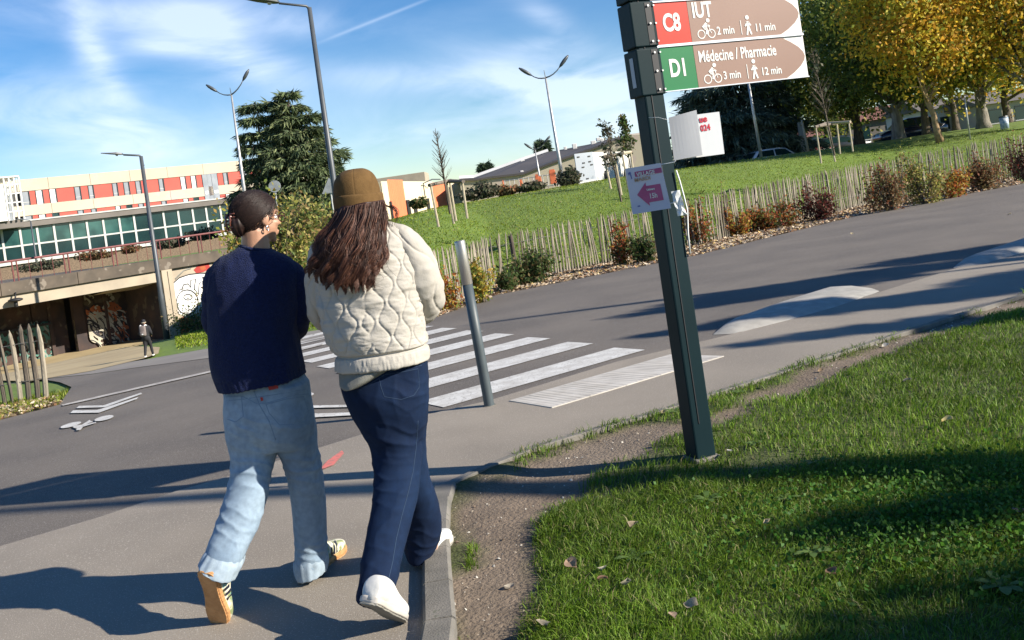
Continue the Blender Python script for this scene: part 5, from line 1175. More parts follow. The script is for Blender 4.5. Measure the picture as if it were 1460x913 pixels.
def hand(w, d, palm_n, side, sc=1.0, curl=.5):
    """w wrist point, d direction of fingers, palm_n palm normal, side +1/-1 for thumb"""
    d = Vector(d).normalized(); n = Vector(palm_n); n = (n-d*n.dot(d)).normalized(); s_ = d.cross(n).normalized()*side; P = []
    R_ = Matrix((s_, d, n)).transposed(); pc = Vector(w)+d*.045*sc; P.append(elp(pc, (.039*sc, .050*sc, .016*sc), R_)); P.append(cap(Vector(w)-d*.02, pc, .024*sc, .022*sc))
    for k, (off, ln) in enumerate(((-.029,.060),(-.010,.072),(.009,.077),(.028,.070))):
        b = Vector(w)+d*.085*sc+s_*off*sc; a = 0; p = b
        for q, l in enumerate((.45,.32,.25)):
            a += curl*(.5+.5*q); e = p+(d*math.cos(a)+n*math.sin(a))*ln*l*sc*1.15; P.append(cap(p, e, (.0092-.0010*q)*sc, (.0086-.0010*q)*sc, 8)); p = e
    t0 = Vector(w)+d*.022*sc+s_*.028*sc; t1 = t0+(s_*.6+d*.7+n*.35).normalized()*.036*sc; t2 = t1+(s_*.15+d*.85+n*.5).normalized()*.030*sc
    P.append(cap(t0, t1, .0125*sc, .0105*sc, 8)); P.append(cap(t1, t2, .0102*sc, .0085*sc, 8)); return P
def head_parts(hc, yaw, pitch=0, sc=1.0):
    R_ = Matrix.Rotation(-yaw, 3, 'Z') @ Matrix.Rotation(pitch, 3, 'X'); f = lambda x, y, z: Vector(hc)+R_ @ (Vector((x, y, z))*sc)
    E = lambda c, r, Q=None: elp(f(*c), tuple(q*sc for q in r), R_ if Q is None else R_ @ Q)
    P = [E((0,-.012,.022),(.073,.092,.083)), E((0,.030,-.035),(.056,.058,.066)), E((0,.040,-.068),(.040,.044,.036)), E((0,.070,-.097),(.017,.016,.013)), E((0,.079,.024),(.042,.014,.012)),
         E((0,.098,-.024),(.0105,.0155,.014)), E((0,.090,-.004),(.008,.012,.026)), E((0,.087,-.060),(.021,.010,.0065)), E((0,.0865,-.070),(.018,.009,.0065)), E((.034,.062,-.025),(.02,.022,.018)), E((-.034,.062,-.025),(.02,.022,.018))]
    for s_ in (-1,1):
        P += [E((s_*.0725,-.006,-.012),(.009,.018,.030), Matrix.Rotation(rad(-s_*18), 3, 'Z') @ Matrix.Rotation(rad(-10), 3, 'X')), E((s_*.070,.002,-.036),(.006,.009,.011))]
    return P, f, R_
M['skin'] = mat('skin', (.42,.235,.15), (.38,.20,.125), 9, .5, .1, 200)
M['skin2'] = mat('pale_skin', (.56,.36,.27), (.52,.32,.235), 9, .5)
M['navy'] = mat('navy_knit', (.007,.014,.060), (.004,.009,.042), 110, .95, 1.0, 230, sheen=.08, bdist=.007, spec=.2)
def denim(name, attr=True): return mat(name, None, (.82,1.15), 45, .85, .5, 700, attr=True, bdist=.002, spec=.2)
M['denim'] = denim('light_denim'); M['denimd'] = denim('dark_denim')
M['quilt'] = mat('cream_quilted_cotton', (.43,.40,.35), (.385,.36,.315), 6, .9, .35, 260, bdist=.003, spec=.2)
M['greyshirt'] = mat('grey_jersey', (.22,.215,.18), (.17,.165,.14), 12, .9, .3, 300)
M['beanie'] = mat('brown_beanie', (.13,.075,.028), (.105,.06,.022), 40, .95, .5, 500, bdist=.003, spec=.2)
M['hair'] = mat('hair_strands', None, None, 5, .5, attr=True, spec=.28)
M['gum'] = mat('gum_sole', (.50,.27,.11), (.40,.20,.075), 30, .7, .8, 90, bdist=.006)
M['camo'] = mat('camo_upper', (.62,.58,.46), (.20,.24,.10), 28, .7, c3=(.10,.28,.30), s3=35, t3=.6, lo=.42, hi=.56)
M['navyst'] = mat('navy_stripe', (.008,.01,.025), rough=.6); M['shoew'] = mat('white_leather', (.62,.61,.57), (.55,.54,.50), 9, .45, .15, 60); M['solew'] = mat('white_sole', (.52,.48,.42), (.42,.39,.34), 12, .6); M['soleg'] = mat('grey_outsole', (.26,.245,.21), (.19,.18,.15), 14, .8)
M['sock'] = mat('black_sock', (.012,.012,.014), rough=.9)
def folds(V, N, amp, seed, sc=(7,7,16), knees=()):
    n = fbm(V*np.array(sc), 1.0, 3, seed); r = 1-np.abs(n); d = amp*(r**2-.45)
    n2 = fbm(V*np.array([5,5,9]), 1.3, 2, seed+5); d += amp*.6*n2
    for (p, rr, k) in knees:
        q = np.linalg.norm((V-np.array(p))/np.array(rr), axis=1); w = np.exp(-q*q); z = (V-np.array(p)); ph = z[:,2]*k+z[:,0]*k*.45+fbm(V, 9, 2, seed+9)*1.6
        d += amp*1.1*w*(1-np.abs(np.sin(ph)))**1.5*1.1
    return V+N*d[:,None]
def on_surface(obj_pts_px, bvh, off, Yref):
    """picture points dropped onto the back of a garment"""
    out = []
    for (x, y) in obj_pts_px:
        u, v = uv(x, y); d = Vector((u,1,v)).normalized(); h_ = bvh.ray_cast(Vector((0,0,H)), d)
        if h_[0] is None: q = at(x, y, Yref); out.append(q); continue
        out.append(h_[0]-d*off)
    return out
def bvh_of(o):
    me = o.data; mw = o.matrix_world if o.parent is None else Matrix.Translation(o.parent.location) @ o.matrix_basis
    return BVHTree.FromPolygons([mw @ v.co for v in me.vertices], [tuple(p.vertices) for p in me.polygons])
def stitch(name, pts, bvh, mt, parent, r=.0012, off=-.0002, Yref=3.9, dense=6):
    P = []
    for a, b in zip(pts[:-1], pts[1:]):
        for k in range(dense): P.append((a[0]+(b[0]-a[0])*k/dense, a[1]+(b[1]-a[1])*k/dense))
    P.append(pts[-1]); W_ = on_surface(P, bvh, off, Yref); m_ = MB(); m_.tube(W_, r, 5); return m_.build(name, mt, parent, True, world=True)
def strands(name, paths, r, cols, parent, mt, nseg=None, taper=True, n3=3):
    """paths: (n, k, 3) array of polylines -> thin three sided tubes in one mesh"""
    P = np.asarray(paths); n, k, _ = P.shape; T_ = np.gradient(P, axis=1); T_ /= np.linalg.norm(T_, axis=2, keepdims=True)+1e-9
    ref = np.array([.3,-1,.2]); U = np.cross(T_, ref); U /= np.linalg.norm(U, axis=2, keepdims=True)+1e-9; Wd = np.cross(T_, U)
    rr = np.asarray(r).reshape(-1,1,1)*np.ones((n,1,1)); tp = (1-.75*np.linspace(0,1,k)**3)[None,:,None] if taper else 1
    V = np.stack([P+(U*math.cos(a)+Wd*math.sin(a))*rr*tp for a in (0, 2.09, 4.19)], 2).reshape(-1,3)
    b = (np.arange(n)[:,None]*k+np.arange(k-1)[None])*3
    F = np.concatenate([np.stack([b+i, b+(i+1)%3, b+3+(i+1)%3, b+3+i], -1).reshape(-1,4) for i in range(3)])
    return mk(name, V, F, mt, parent, True, col=np.repeat(np.asarray(cols), k*3, 0), world=True)
def shoe(toe, heel, up, w, mats_, parent, style, yawroll=0):
    """toe, heel: world points on the sole plane; up: direction of the top of the foot"""
    toe, heel, up = Vector(toe), Vector(heel), Vector(up); f = (toe-heel); L_ = f.length; f.normalize(); up = (up-f*up.dot(f)).normalized(); s_ = f.cross(up).normalized()
    T_ = lambda x, y, z: heel+f*x*L_+s_*y+up*z
    prof = [(0,.55),(.03,.78),(.12,.86),(.30,.76),(.48,.80),(.66,.98),(.80,1.0),(.92,.82),(.98,.52),(1.0,.25)]
    cen = lambda x: .004*math.sin(x*3.1)
    root = empty('shoe', heel); root.parent = parent; root.matrix_basis = Matrix.Translation(heel-parent.location)
    root2 = root
    def put(name, VF, mt):
        o = mk(name, [Vector(v)-heel for v in VF[0]], VF[1], mt, root, True); return o
    th = .024
    C = [T_(x, cen(x), th*.5) for x, q in prof]; A = [s_*w*.5*q for x, q in prof]; B = [up*th*.5 for _ in prof]
    put('sole', loft(C, A, B, ns=40, nt=40, ex=.42), mats_['side'])
    # outsole tread
    C = [T_(x, cen(x), -.002) for x, q in prof]; A = [s_*w*.47*q for x, q in prof]; B = [up*.004 for _ in prof]
    V, F_ = loft(C, A, B, ns=60, nt=40, ex=.5, disp=lambda s1, t1, V_: .0016*np.sin(V_[...,2]*420+V_[...,0]*200)*np.sin(V_[...,0]*380)); put('outsole', (V, F_), mats_['out'])
    hp = [(.0,.052,.60),(.04,.075,.80),(.14,.084,.84),(.28,.086,.76),(.40,.080,.74),(.52,.064,.80),(.66,.050,.92),(.80,.043,.93),(.91,.036,.76),(.975,.024,.44),(.99,.015,.2)]
    C = [T_(x, cen(x), th*.7+h*.5-.004) for x, h, q in hp]; A = [s_*w*.5*q for x, h, q in hp]; B = [up*(h*.5+.004) for x, h, q in hp]
    upV = loft(C, A, B, ns=50, nt=44, ex=.8, disp=lambda s1, t1, V_: .0012*fbm(V_, 30, 2, 4)); put('upper', upV, mats_['upper'])
    if style == 'stripes':
        for side in (-1,1):
            for k in range(3):
                x0 = .36+k*.085; m_ = MB(); V = []
                for i in range(7):
                    t = i/6; x = x0+.05*t; z = th+.004+.046*t; hw = w*.5*.77*(1-max(0, t-.45)**2*1.15)+.0028
                    for dx in (0,.045): V.append(T_(x+dx, side*hw+cen(x), z)-heel)
                m_.add(V, [(2*i, 2*i+1, 2*i+3, 2*i+2) for i in range(6)]); m_.build('stripe', mats_['stripe'], root)
    return root
# ------------------------------------------------------------------ woman in the navy sweater
Y1 = 3.95
w1 = empty('person', (G(385,850).x, Y1, 0.0), 0, 'woman with pinned-up dark hair, navy sweater, light blue jeans and gum-soled trainers', 'person')
P_ = lambda x, y, dy=0: at(x, y, Y1+dy)
hc = P_(367,311); YAW1 = rad(45)
hp_, hf1, HR1 = head_parts(hc, YAW1, rad(-4), .93)
body = hp_+[cap(hf1(0,-.02,-.05), P_(366,372,.0), .052, .060), elp(P_(364,400), (.15,.075,.075)), cap(P_(364,410), P_(372,520), .105, .12), elp(P_(376,560,.0), (.15,.09,.09))]
# arms: shoulder, elbow, wrist (folded in front)
sL, eL, hL = P_(311,392), P_(313,474,.05), P_(352,452,.20); sR, eR, hR = P_(412,388,.02), P_(424,468,.08), P_(384,446,.22)
for s_, e_, h_ in ((sL, eL, hL), (sR, eR, hR)): body += [cap(s_, e_, .040, .034), cap(e_, h_, .034, .024)]
body += hand(hL, (1,.05,-.05), (0,-1,.1), 1, .95, .5)+hand(hR, (-1,.15,.05), (0,-1,.1), -1, .95, .5)
kneeL, ankL = P_(355,690,-.04), P_(312,800,-.225); kneeR, ankR = P_(434,690,.12), P_(444,806,.13)
body += [cap(P_(357,575), kneeL, .066, .05), cap(kneeL, ankL, .048, .033), cap(P_(408,570), kneeR, .075, .05), cap(kneeR, ankR, .048, .033), cap(ankL, ankL+Vector((.01,.03,-.07)), .03, .03), cap(ankR, ankR+Vector((.02,.06,-.02)), .03, .03)]
m2, V, N = fuse(body, .0055, 3); setme(m2, V, 'body', M['skin'], w1)
for s_ in (-1,1):
    e = MB(); e.ball(hf1(s_*.030,.0655,-.002), .0120, 12); ee = e.build('eye', M['white'], w1, True, world=True); e = MB(); e.ball(hf1(s_*.030,.0745,-.002), .0050, 8); e.build('iris', M['dark'], ee, True); 
    ee.children[0].parent = w1; ee.children and None
for o in [c for c in w1.children if c.name.startswith('iris')]: o.matrix_basis = Matrix.Translation(-w1.location)
# sweater
rows = [((321,553),(428,533),Y1+.01,.150),((315,557.5),(436,533.5),Y1,.158),((310,549),(435.5,526),Y1,.160),((305,530),(432,513),Y1,.158),((301.5,500),(427,490),Y1,.152),((300.5,470),(425,466),Y1,.146),((299,435),(427,438),Y1,.140),((297,408),(429,412),Y1,.132),((298,392),(428.5,395),Y1,.122),((303,378),(425,381),Y1,.108),((313,367.5),(415,370),Y1,.092),((326,360),(402,362.5),Y1,.078),((338,354.5),(390,358),Y1,.066),((344,351),(384,355.5),Y1,.058),((347,350),(381,354.5),Y1,.052)]
def sw_disp(s1, t1, V_):
    v = V_.reshape(-1,3); z = v[:,2]; d = .006*fbm(v*np.array([1,1,.45]), 9, 3, 21)+.004*(1-np.abs(fbm(v*np.array([2.2,2.2,1]), 6, 2, 23)))**2
    hem = np.exp(-((s1.ravel()-.03)/.035)**2)*.006; rib = .0012*np.sin(t1.ravel()*150)*(s1.ravel() < .055)
    return (d-hem+rib).reshape(V_.shape[:2])
sweater = part('sweater', px_loft(rows, ns=150, nt=200, ex=.92, cap0=True, cap1=True, disp=sw_disp), M['navy'], w1)
def sl_disp(seed, amp=.007): return lambda s1, t1, V_: (amp*(1-np.abs(fbm(V_.reshape(-1,3), 13, 2, seed)))**2+.004*fbm(V_.reshape(-1,3), 7, 2, seed+3)).reshape(V_.shape[:2])
sl1 = tube_loft([P_(326,377,-.0),P_(313,392,.0),P_(310,430,.01),P_(312,462,.04),P_(324,474,.10),P_(338,466,.15),P_(351,454,.195)], [.030,(.052,.058),(.054,.062),(.056,.06),(.056,.056),.050,.040], ns=90, nt=70, disp=sl_disp(31))
part('sleeve', sl1, M['navy'], sweater)
sl2 = tube_loft([P_(400,376,.0),P_(415,392,.01),P_(421,425,.03),P_(422,455,.05),P_(413,470,.12),P_(399,460,.17),P_(386,448,.21)], [.030,(.048,.056),(.055,.062),(.056,.062),(.056,.056),.050,.040], ns=90, nt=70, disp=sl_disp(35))
part('sleeve', sl2, M['navy'], sweater)
nk = tube_loft([P_(346,352.5,-.052),P_(356,355,-.066),P_(366,356.5,-.062),P_(378,357,-.04),P_(384,356.5,0),P_(378,353,.05),P_(365,352,.062),P_(352,351,.05),P_(344,351,0),P_(346,352.5,-.052)], [.007]*10, ns=60, nt=12)
part('neckband', nk, M['navy'], sweater)
# jeans
legL = [((321,560),(392,556),.0,.115),((320.5,585),(392,588),.0,.122),((323,612),(393,618),.0,.118),((329,645),(392.5,645),.0,.104),((330,672),(388.5,672),-.03,.090),((323,703),(382.5,698),-.07,.086),((311,740),(369.5,746),-.13,.082),((299,772),(354,782),-.19,.078),((291,795),(340,812),-.225,.074),((288.5,800),(334.5,822),-.235,.073)]
legR = [((380,552),(438,543),.0,.115),((380,580),(444,580),.02,.122),((388,612),(449,612),.04,.116),((400,645),(453.5,645),.07,.104),((408,672),(458,672),.09,.098),((414,703),(462,703),.11,.094),((418,740),(464,738),.12,.092),((419.5,775),(466,772),.13,.090),((421,808),(466.5,797),.13,.088),((424,818),(465.5,806),.13,.086)]
pel = [((325,548),(428,530),.0,.112),((321,562),(437,545),.0,.128),((320,590),(444,582),.005,.138),((324,618),(447,612),.01,.128),((338,640),(440,636),.02,.10)]
mkrows = lambda R_: [(l, r, Y1+dy, b) for l, r, dy, b in R_]
parts = [px_loft(mkrows(q), ns=40, nt=40, ex=.92) for q in (legL, legR, pel)]
m2, V, N = fuse(parts, .0055, 5)
kl = [(tuple(P_(352,678,-.1)), (.12,.2,.10), 55), (tuple(P_(434,668,.0)), (.1,.2,.09), 60), (tuple(P_(392,626,-.1)), (.12,.2,.07), 50), (tuple(P_(330,745,-.18)), (.1,.2,.07), 60), (tuple(P_(442,792,.0)), (.1,.2,.06), 80), (tuple(P_(350,608,-.1)), (.09,.15,.05), 70)]
V = folds(V, N, .0048, 41, (8,8,8), kl)
def denim_col(V, base, light, zc=.78, amp=1.0, seed=3, edge=None):
    n = fbm(V*np.array([1,1,.4]), 8, 3, seed); f = np.clip(.45+.42*n+.35*np.exp(-((V[:,2]-zc)/.12)**2)+.25*np.exp(-((V[:,2]-.42)/.16)**2), 0, 1)*amp
    return np.array(base)+(np.array(light)-np.array(base))*f[:,None]
jeans = setme(m2, V, 'jeans', M['denim'], w1, denim_col(V, (.14,.205,.285), (.29,.37,.44), .80))
jb = bvh_of(jeans)
M['stitchl'] = mat('pale_seam', (.17,.25,.34), rough=.9); M['stitchd'] = mat('faded_seam', (.015,.036,.075), rough=.9)
for pts in ([(379,577),(406,570),(433,566),(440,588),(434,602),(420,606),(398,606),(384,590),(379,577)], [(326,566),(344,565),(347,594),(336,602),(324,598)]): stitch('pocket_seam', pts, jb, M['stitchl'], jeans, .0016)
stitch('centre_seam', [(362,558),(370,578),(384,602),(393,628)], jb, M['stitchl'], jeans, .0022); stitch('waist_seam', [(322,572),(352,569),(385,564),(412,560),(436,555)], jb, M['stitchl'], jeans, .0014); stitch('yoke_seam', [(345,565),(366,576),(380,575),(420,564),(440,562)], jb, M['stitchl'], jeans, .0014)
tagm = MB(); W_ = on_surface([(383,551),(397,548),(398,553),(385,556)], jb, .004, Y1-.13); tagm.add([w+Vector((0,-.012,0)) for w in W_], [(0,1,2,3)]); tagm.build('back_tag', GC['red'], jeans, world=True)
tagm = MB(); W_ = on_surface([(371,567),(374.5,566.5),(375.5,571.5),(372,572)], jb, .004, Y1-.13); tagm.add(W_, [(0,1,2,3)]); tagm.build('pocket_tab', GC['red'], jeans, world=True)
# turned-up cuffs: short sleeves of lighter denim
def cuff(rows, name='cuff', mt=None, par=None, Yb=Y1, col=(.29,.36,.42)):
    C, A, B = zip(*[ring_px(l, r, Yb+dy, b) for l, r, dy, b in rows]); V, F_ = loft(C, A, B, ns=14, nt=60, ex=.92, cap0=False, cap1=False, disp=lambda s1, t1, V_: .0016*np.sin(t1*46)+.002*fbm(V_, 20, 2, 8)); o = mk(name, V, F_, mt or M['denim'], par, True, col=np.tile(col, (len(V),1))*(1+.12*vnoise(V, 60, 3))[:,None], world=True); return o
cuff([((296,782),(348,795),-.205,.080),((291.5,789),(346,805),-.216,.086),((287,797),(339.5,816),-.228,.087),((285,802.5),(335,826),-.238,.086),((290,801),(330,821),-.235,.070)], par=jeans)
cuff([((420,797),(465.5,788),.13,.088),((419.5,803),(467,794),.13,.093),((420.5,814),(467.5,803),.13,.093),((424.5,824),(465.5,813),.13,.092),((428,820),(461,809),.13,.082)], par=jeans)
# shoes
SM = dict(side=M['gum'], out=M['gum'], upper=M['camo'], stripe=M['navyst'])
toe = P_(313,894,-.185); heel = P_(293,816,-.31)
shoe(toe, heel, (.34,.90,.30), .094, SM, w1, 'stripes')
tr = at(474,806,Y1+.30); 
fz = float(T(-.9,4.1))
gh = G(447,820); gt = gh+Vector((.30,.95,0))*.262
shoe((gt.x, gt.y, .012), (gh.x, gh.y, .012), (0,0,1), .094, SM, w1, 'stripes')
part('sock', cap(ankL+Vector((.0,.0,.0)), P_(317,820,-.235), .036, .034, 20), M['sock'], w1); part('sock', cap(ankR+Vector((0,0,.03)), ankR+Vector((0,.02,-.06)), .042, .038, 20), M['sock'], w1)
# hair: smooth shell swept back into a twist with strands on top
def skull(u, v, s=1.0, off=.0):
    """u: angle round the head from the face side, v: 0 crown .. 1 nape (head frame)"""
    x = (.079+off)*s*np.sin(u)*np.sin(v); y = (.100+off)*s*np.cos(u)*np.sin(v)-.014; z = (.092+off)*s*np.cos(v)+.024; return x, y, z
def hair_shell(name, f, face_cut, par, mt, col, off=.0, nap=.72):
    nu, nv = 70, 50; V = []; 
    for j in range(nv):
        for i in range(nu):
            u = 2*math.pi*i/nu; fr = (1+math.cos(u))/2; vmax = math.pi*(nap-face_cut*fr**1.2); v = .001+vmax*j/(nv-1); x, y, z = skull(u, v, 1, off); tk = 1 if j < nv-3 else [.985,.95,.90][j-nv+3]
            x, y = x*tk, y*tk; V.append(f(float(x), float(y), float(z)))
    F_ = [(j*nu+i, j*nu+(i+1)%nu, (j+1)*nu+(i+1)%nu, (j+1)*nu+i) for j in range(nv-1) for i in range(nu)]; V = np.array([tuple(v) for v in V])
    return mk(name, V, F_, mt, par, True, col=np.tile(col, (len(V),1))*(1+.25*vnoise(V*np.array([1,1,.2]), 90, 2))[:,None], world=True)
h1 = hair_shell('hair', hf1, .43, w1, M['hair'], (.013,.007,.006), .003, .73)
rr_ = np.random.default_rng(5); paths = []; cols = []
bun = (-.004,-.100,-.030)
for i in range(2600):
    u = rr_.uniform(-math.pi, math.pi); fr = (1+math.cos(u))/2; v0 = math.pi*(.73-.43*fr**1.2)*rr_.uniform(.1,1)**.7; pts = []
    x0, y0, z0 = skull(u, v0, 1, .006+rr_.uniform(0,.004)); bx, by, bz = bun[0]+rr_.normal(0,.010), bun[1]+rr_.normal(0,.006), bun[2]+rr_.normal(0,.030)
    for t in np.linspace(0, 1, 10):
        q = np.array([x0+(bx-x0)*t, y0+(by-y0)*t, z0+(bz-z0)*t]); c = np.array([0,-.014,.024]); d = (q-c)/np.array([.079,.100,.092]); L_ = np.linalg.norm(d); tgt = 1.0+.075*(1-.2*t)+rr_.normal(0,.004)
        q = c+(q-c)/max(L_, .05)*(tgt+(.10*t**3)); pts.append(tuple(hf1(*map(float, q))))
    paths.append(pts); cols.append(np.array([.016,.0085,.007])*rr_.uniform(.5,1.9))
strands('hair_strands', paths, .0011, cols, h1, M['hair'])
# twisted bun: vertical roll at the back
bp = []; 
for k in range(9): t = k/8; bp.append(hf1(-.006+.012*math.sin(t*3), -.084-.016*math.sin(t*math.pi), .028-.10*t))
bunV = tube_loft(bp, [.010,.020,.027,.031,.032,.031,.027,.020,.010], ns=50, nt=40, disp=lambda s1, t1, V_: .0022*np.sin(t1*9+s1*70)+.0008*np.sin(t1*41+s1*120))
mk('bun', bunV[0], bunV[1], M['hair'], h1, True, col=np.tile((.018,.009,.007), (len(bunV[0]),1))*(1+.5*vnoise(bunV[0], 120, 7))[:,None], world=True)
clip = MB(); M['clip'] = mat('tortoise_clip', (.16,.05,.03), (.07,.025,.018), 60, .25, coat=.6)
for s_ in (-1,1):
    clip.tube([hf1(-.008+s_*.014, -.122, .026), hf1(-.008+s_*.018,-.136,.008), hf1(-.008+s_*.018,-.137,-.025), hf1(-.008+s_*.014,-.126,-.046)], .005, 8)
    for k in range(5): z = .022-.014*k; clip.tube([hf1(-.008+s_*.018,-.136,z), hf1(-.008+s_*.030,-.124,z), hf1(-.008+s_*.034,-.106,z)], .0032, 6)
clip.build('hair_clip', M['clip'], w1, True, world=True)
# glasses and earring
M['frame'] = mat('dark_red_frame', (.06,.012,.012), rough=.3); M['silver'] = mat('silver', (.8,.8,.8), rough=.2, metal=1)
gl = MB()
for s_ in (-1,1):
    cx = s_*.034; gl.tube([hf1(cx+.025*math.cos(a), .104-.006*abs(math.cos(a)), -.004+.021*math.sin(a)) for a in np.linspace(0, 2*math.pi, 19)], .0018, 6); gl.tube([hf1(s_*.058,.098,.002), hf1(s_*.073,.05,.002), hf1(s_*.077,-.005,-.002), hf1(s_*.075,-.018,-.014)], .0019, 6)
gl.tube([hf1(-.010,.106,.0), hf1(0,.109,.003), hf1(.010,.106,.0)], .0018, 6); gl.build('glasses', M['frame'], w1, True, world=True)
er = MB(); c = hf1(.0755,.000,-.050); er.tube([c+HR1 @ Vector((0, .006*math.cos(a), .0075*math.sin(a))) for a in np.linspace(.3, 6.0, 16)], .0028, 8); er.build('earring', M['silver'], w1, True, world=True)
# ------------------------------------------------------------------ woman in the cream jacket
Y2 = 3.80
w2 = empty('person', (G(560,850).x, Y2, 0.0), 0, 'woman in brown beanie and cream quilted jacket with long brown hair and dark jeans', 'person')
Q_ = lambda x, y, dy=0: at(x, y, Y2+dy)
hc2 = Q_(513,290,.01); hp_, hf2, HR2 = head_parts(hc2, rad(12), 0, 1.03)
body = hp_+[cap(hf2(0,-.02,-.05), Q_(520,345,.02), .052, .060), elp(Q_(528,370,.02), (.16,.08,.08)), cap(Q_(530,380), Q_(545,500), .11, .12), elp(Q_(550,545), (.15,.09,.09))]
sL2, eL2, hL2 = Q_(462,372,.02), Q_(462,446,.08), Q_(505,450,.24); sR2, eR2, hR2 = Q_(588,358,.02), Q_(606,428,.09), Q_(560,446,.25)
for s_, e_, h_ in ((sL2, eL2, hL2), (sR2, eR2, hR2)): body += [cap(s_, e_, .040, .034), cap(e_, h_, .034, .024)]
body += hand(hL2, (1,.1,-.1), (0,-1,.1), 1, .95, .5)+hand(hR2, (-1,.1,-.1), (0,-1,.1), -1, .95, .5)
kA, aA = Q_(566,700,-.07), Q_(540,844,-.33); kB, aB = Q_(592,690,.14), Q_(606,780,.26)
body += [cap(Q_(547,570), kA, .066, .05), cap(kA, aA, .048, .033), cap(Q_(575,565,.02), kB, .078, .05), cap(kB, aB, .048, .033), cap(aA, aA+Vector((.02,.04,-.04)), .03, .03), cap(aB, aB+Vector((.02,.06,-.02)), .03, .03)]
m2, V, N = fuse(body, .0055, 3); setme(m2, V, 'body', M['skin2'], w2)
for s_ in (-1,1): e = MB(); e.ball(hf2(s_*.030,.0745,-.002), .0125, 12); e.build('eye', M['white'], w2, True, world=True)
# jeans: straight near leg, far leg stepping forward
lA = [((486,532),(560,520),.0,.118),((489,560),(572,552),.0,.128),((501,590),(590,588),.0,.126),((516,615),(598,620),.0,.114),((528,640),(601,645),.0,.104),((533,672),(600,675),-.04,.092),((531.5,710),(594,712),-.10,.088),((524,760),(582,764),-.19,.086),((516,803),(571,808),-.27,.086),((510,842),(562,846),-.33,.086),((508.5,852),(560.5,857),-.34,.086)]
lB = [((540,528),(609,514),.0,.118),((545,560),(610.5,548),.02,.130),((550,600),(609,596),.05,.120),((556,640),(606.5,640),.09,.108),((562,680),(612,680),.14,.102),((568,712),(623,708),.19,.100),((572,745),(629,740),.24,.100),((576,775),(627.5,765),.27,.102),((579,790),(620,786),.28,.103),((583,797),(617,793),.285,.103)]
pel2 = [((484,528),(607,506),.0,.115),((484.5,545),(609.5,530),.0,.134),((492,570),(611,560),.0,.146),((505,597),(610,592),.01,.136),((525,625),(604,622),.02,.11)]
mkr2 = lambda R_: [(l, r, Y2+dy, b) for l, r, dy, b in R_]
m2, V, N = fuse([px_loft(mkr2(q), ns=44, nt=40, ex=.92) for q in (lA, lB, pel2)], .0055, 5)
kl = [(tuple(Q_(570,625,-.1)), (.14,.2,.07), 55), (tuple(Q_(550,690,-.1)), (.12,.2,.08), 55), (tuple(Q_(595,770,.2)), (.1,.2,.08), 60), (tuple(Q_(585,560,-.1)), (.10,.2,.06), 60), (tuple(Q_(545,800,-.2)), (.1,.2,.1), 45)]
V = folds(V, N, .0040, 61, (9,9,5), kl)
jeans2 = setme(m2, V, 'jeans', M['denimd'], w2, denim_col(V, (.002,.0075,.027), (.0055,.019,.054), .72, .8, 9))
jb2 = bvh_of(jeans2)
stitch('side_seam', [(596,600),(593,640),(589,672),(582,702),(573,735),(565,768),(560,800),(553,830),(549,853)], jb2, M['stitchd'], jeans2, .0018, Yref=Y2-.1)
stitch('pocket_seam', [(540,536),(572,531),(596,526),(598,552),(590,564),(572,570),(548,566),(543,552),(540,536)], jb2, M['stitchd'], jeans2, .0013); stitch('waist_seam', [(487,556),(520,552),(560,528),(609,520)], jb2, M['stitchd'], jeans2, .0013); stitch('hem_seam', [(510,848),(535,851),(560,852)], jb2, M['stitchd'], jeans2, .0013)
# grey shirt hem
part('shirt', px_loft([((484,517),(600,500),Y2,.140),((484,532),(597,506),Y2,.150),((484,541),(580,512),Y2-.002,.155),((485,547.5),(553,528),Y2-.012,.150),((490,550.5),(530,541),Y2-.02,.138),((495,550),(516,546),Y2-.03,.120)], ns=40, nt=120, ex=.95, disp=lambda s1, t1, V_: .003*fbm(V_, 14, 2, 3)), M['greyshirt'], w2)
# quilted jacket
def wave_quilt(a, z, sx_=.054, P=.130, A_=.0185, depth=.0050, w=.0045):
    k = np.floor(a/sx_); best = np.full(a.shape, 1.)
    for j in (-1,0,1,2):
        kk = k+j; c = kk*sx_+np.where(np.mod(kk,2) == 0, 1, -1)*A_*np.sin(2*np.pi*z/P); best = np.minimum(best, np.abs(a-c))
    g = np.exp(-(best/w)**2); puff = np.clip(best/.03, 0, 1)
    return depth*(np.sqrt(puff)*.75-g*.55)
rows = [((483,520),(606,504),Y2,.135),((480.5,526.5),(611,510),Y2,.158),((480,518),(610.5,501),Y2,.160),((480,509),(609,493),Y2,.156),((475,498),(610,484),Y2,.160),((466,478),(606,470),Y2,.158),((458,450),(602,448),Y2,.154),((452,422),(600,422),Y2,.148),((448,398),(602,396),Y2,.142),((447,378),(600,374),Y2,.132),((450,360),(594,353),Y2,.116),((459,345),(582,336),Y2,.098),((474,333),(566,325),Y2,.08),((488,326),(551,319),Y2,.066),((493,322),(545,316.5),Y2,.06)]
def jk_disp(s1, t1, V_):
    v = V_.reshape(-1,3); s_ = s1.ravel(); t = t1.ravel(); a = (v[:,0]+.62)*1.0+(v[:,1]-Y2)*.9*np.sign(np.cos(t)); z = v[:,2]
    q = wave_quilt(a, z)*np.clip((s_-.075)/.02, 0, 1); hem = np.where((s_ > .012) & (s_ < .066), .0022*fbm(v*np.array([1,1,.3]), 75, 2, 33)+.004, 0); gr = -.010*np.exp(-((s_-.070)/.006)**2)
    fo = .008*(1-np.abs(fbm(v*np.array([.6,.6,1.5]), 9, 2, 77)))**2+.007*fbm(v, 6, 2, 71)+.0032*fbm(v*np.array([.7,.7,2.2]), 30, 3, 72)
    return (q+hem+gr+fo*np.clip((s_-.05)/.05, .2, 1)).reshape(V_.shape[:2])
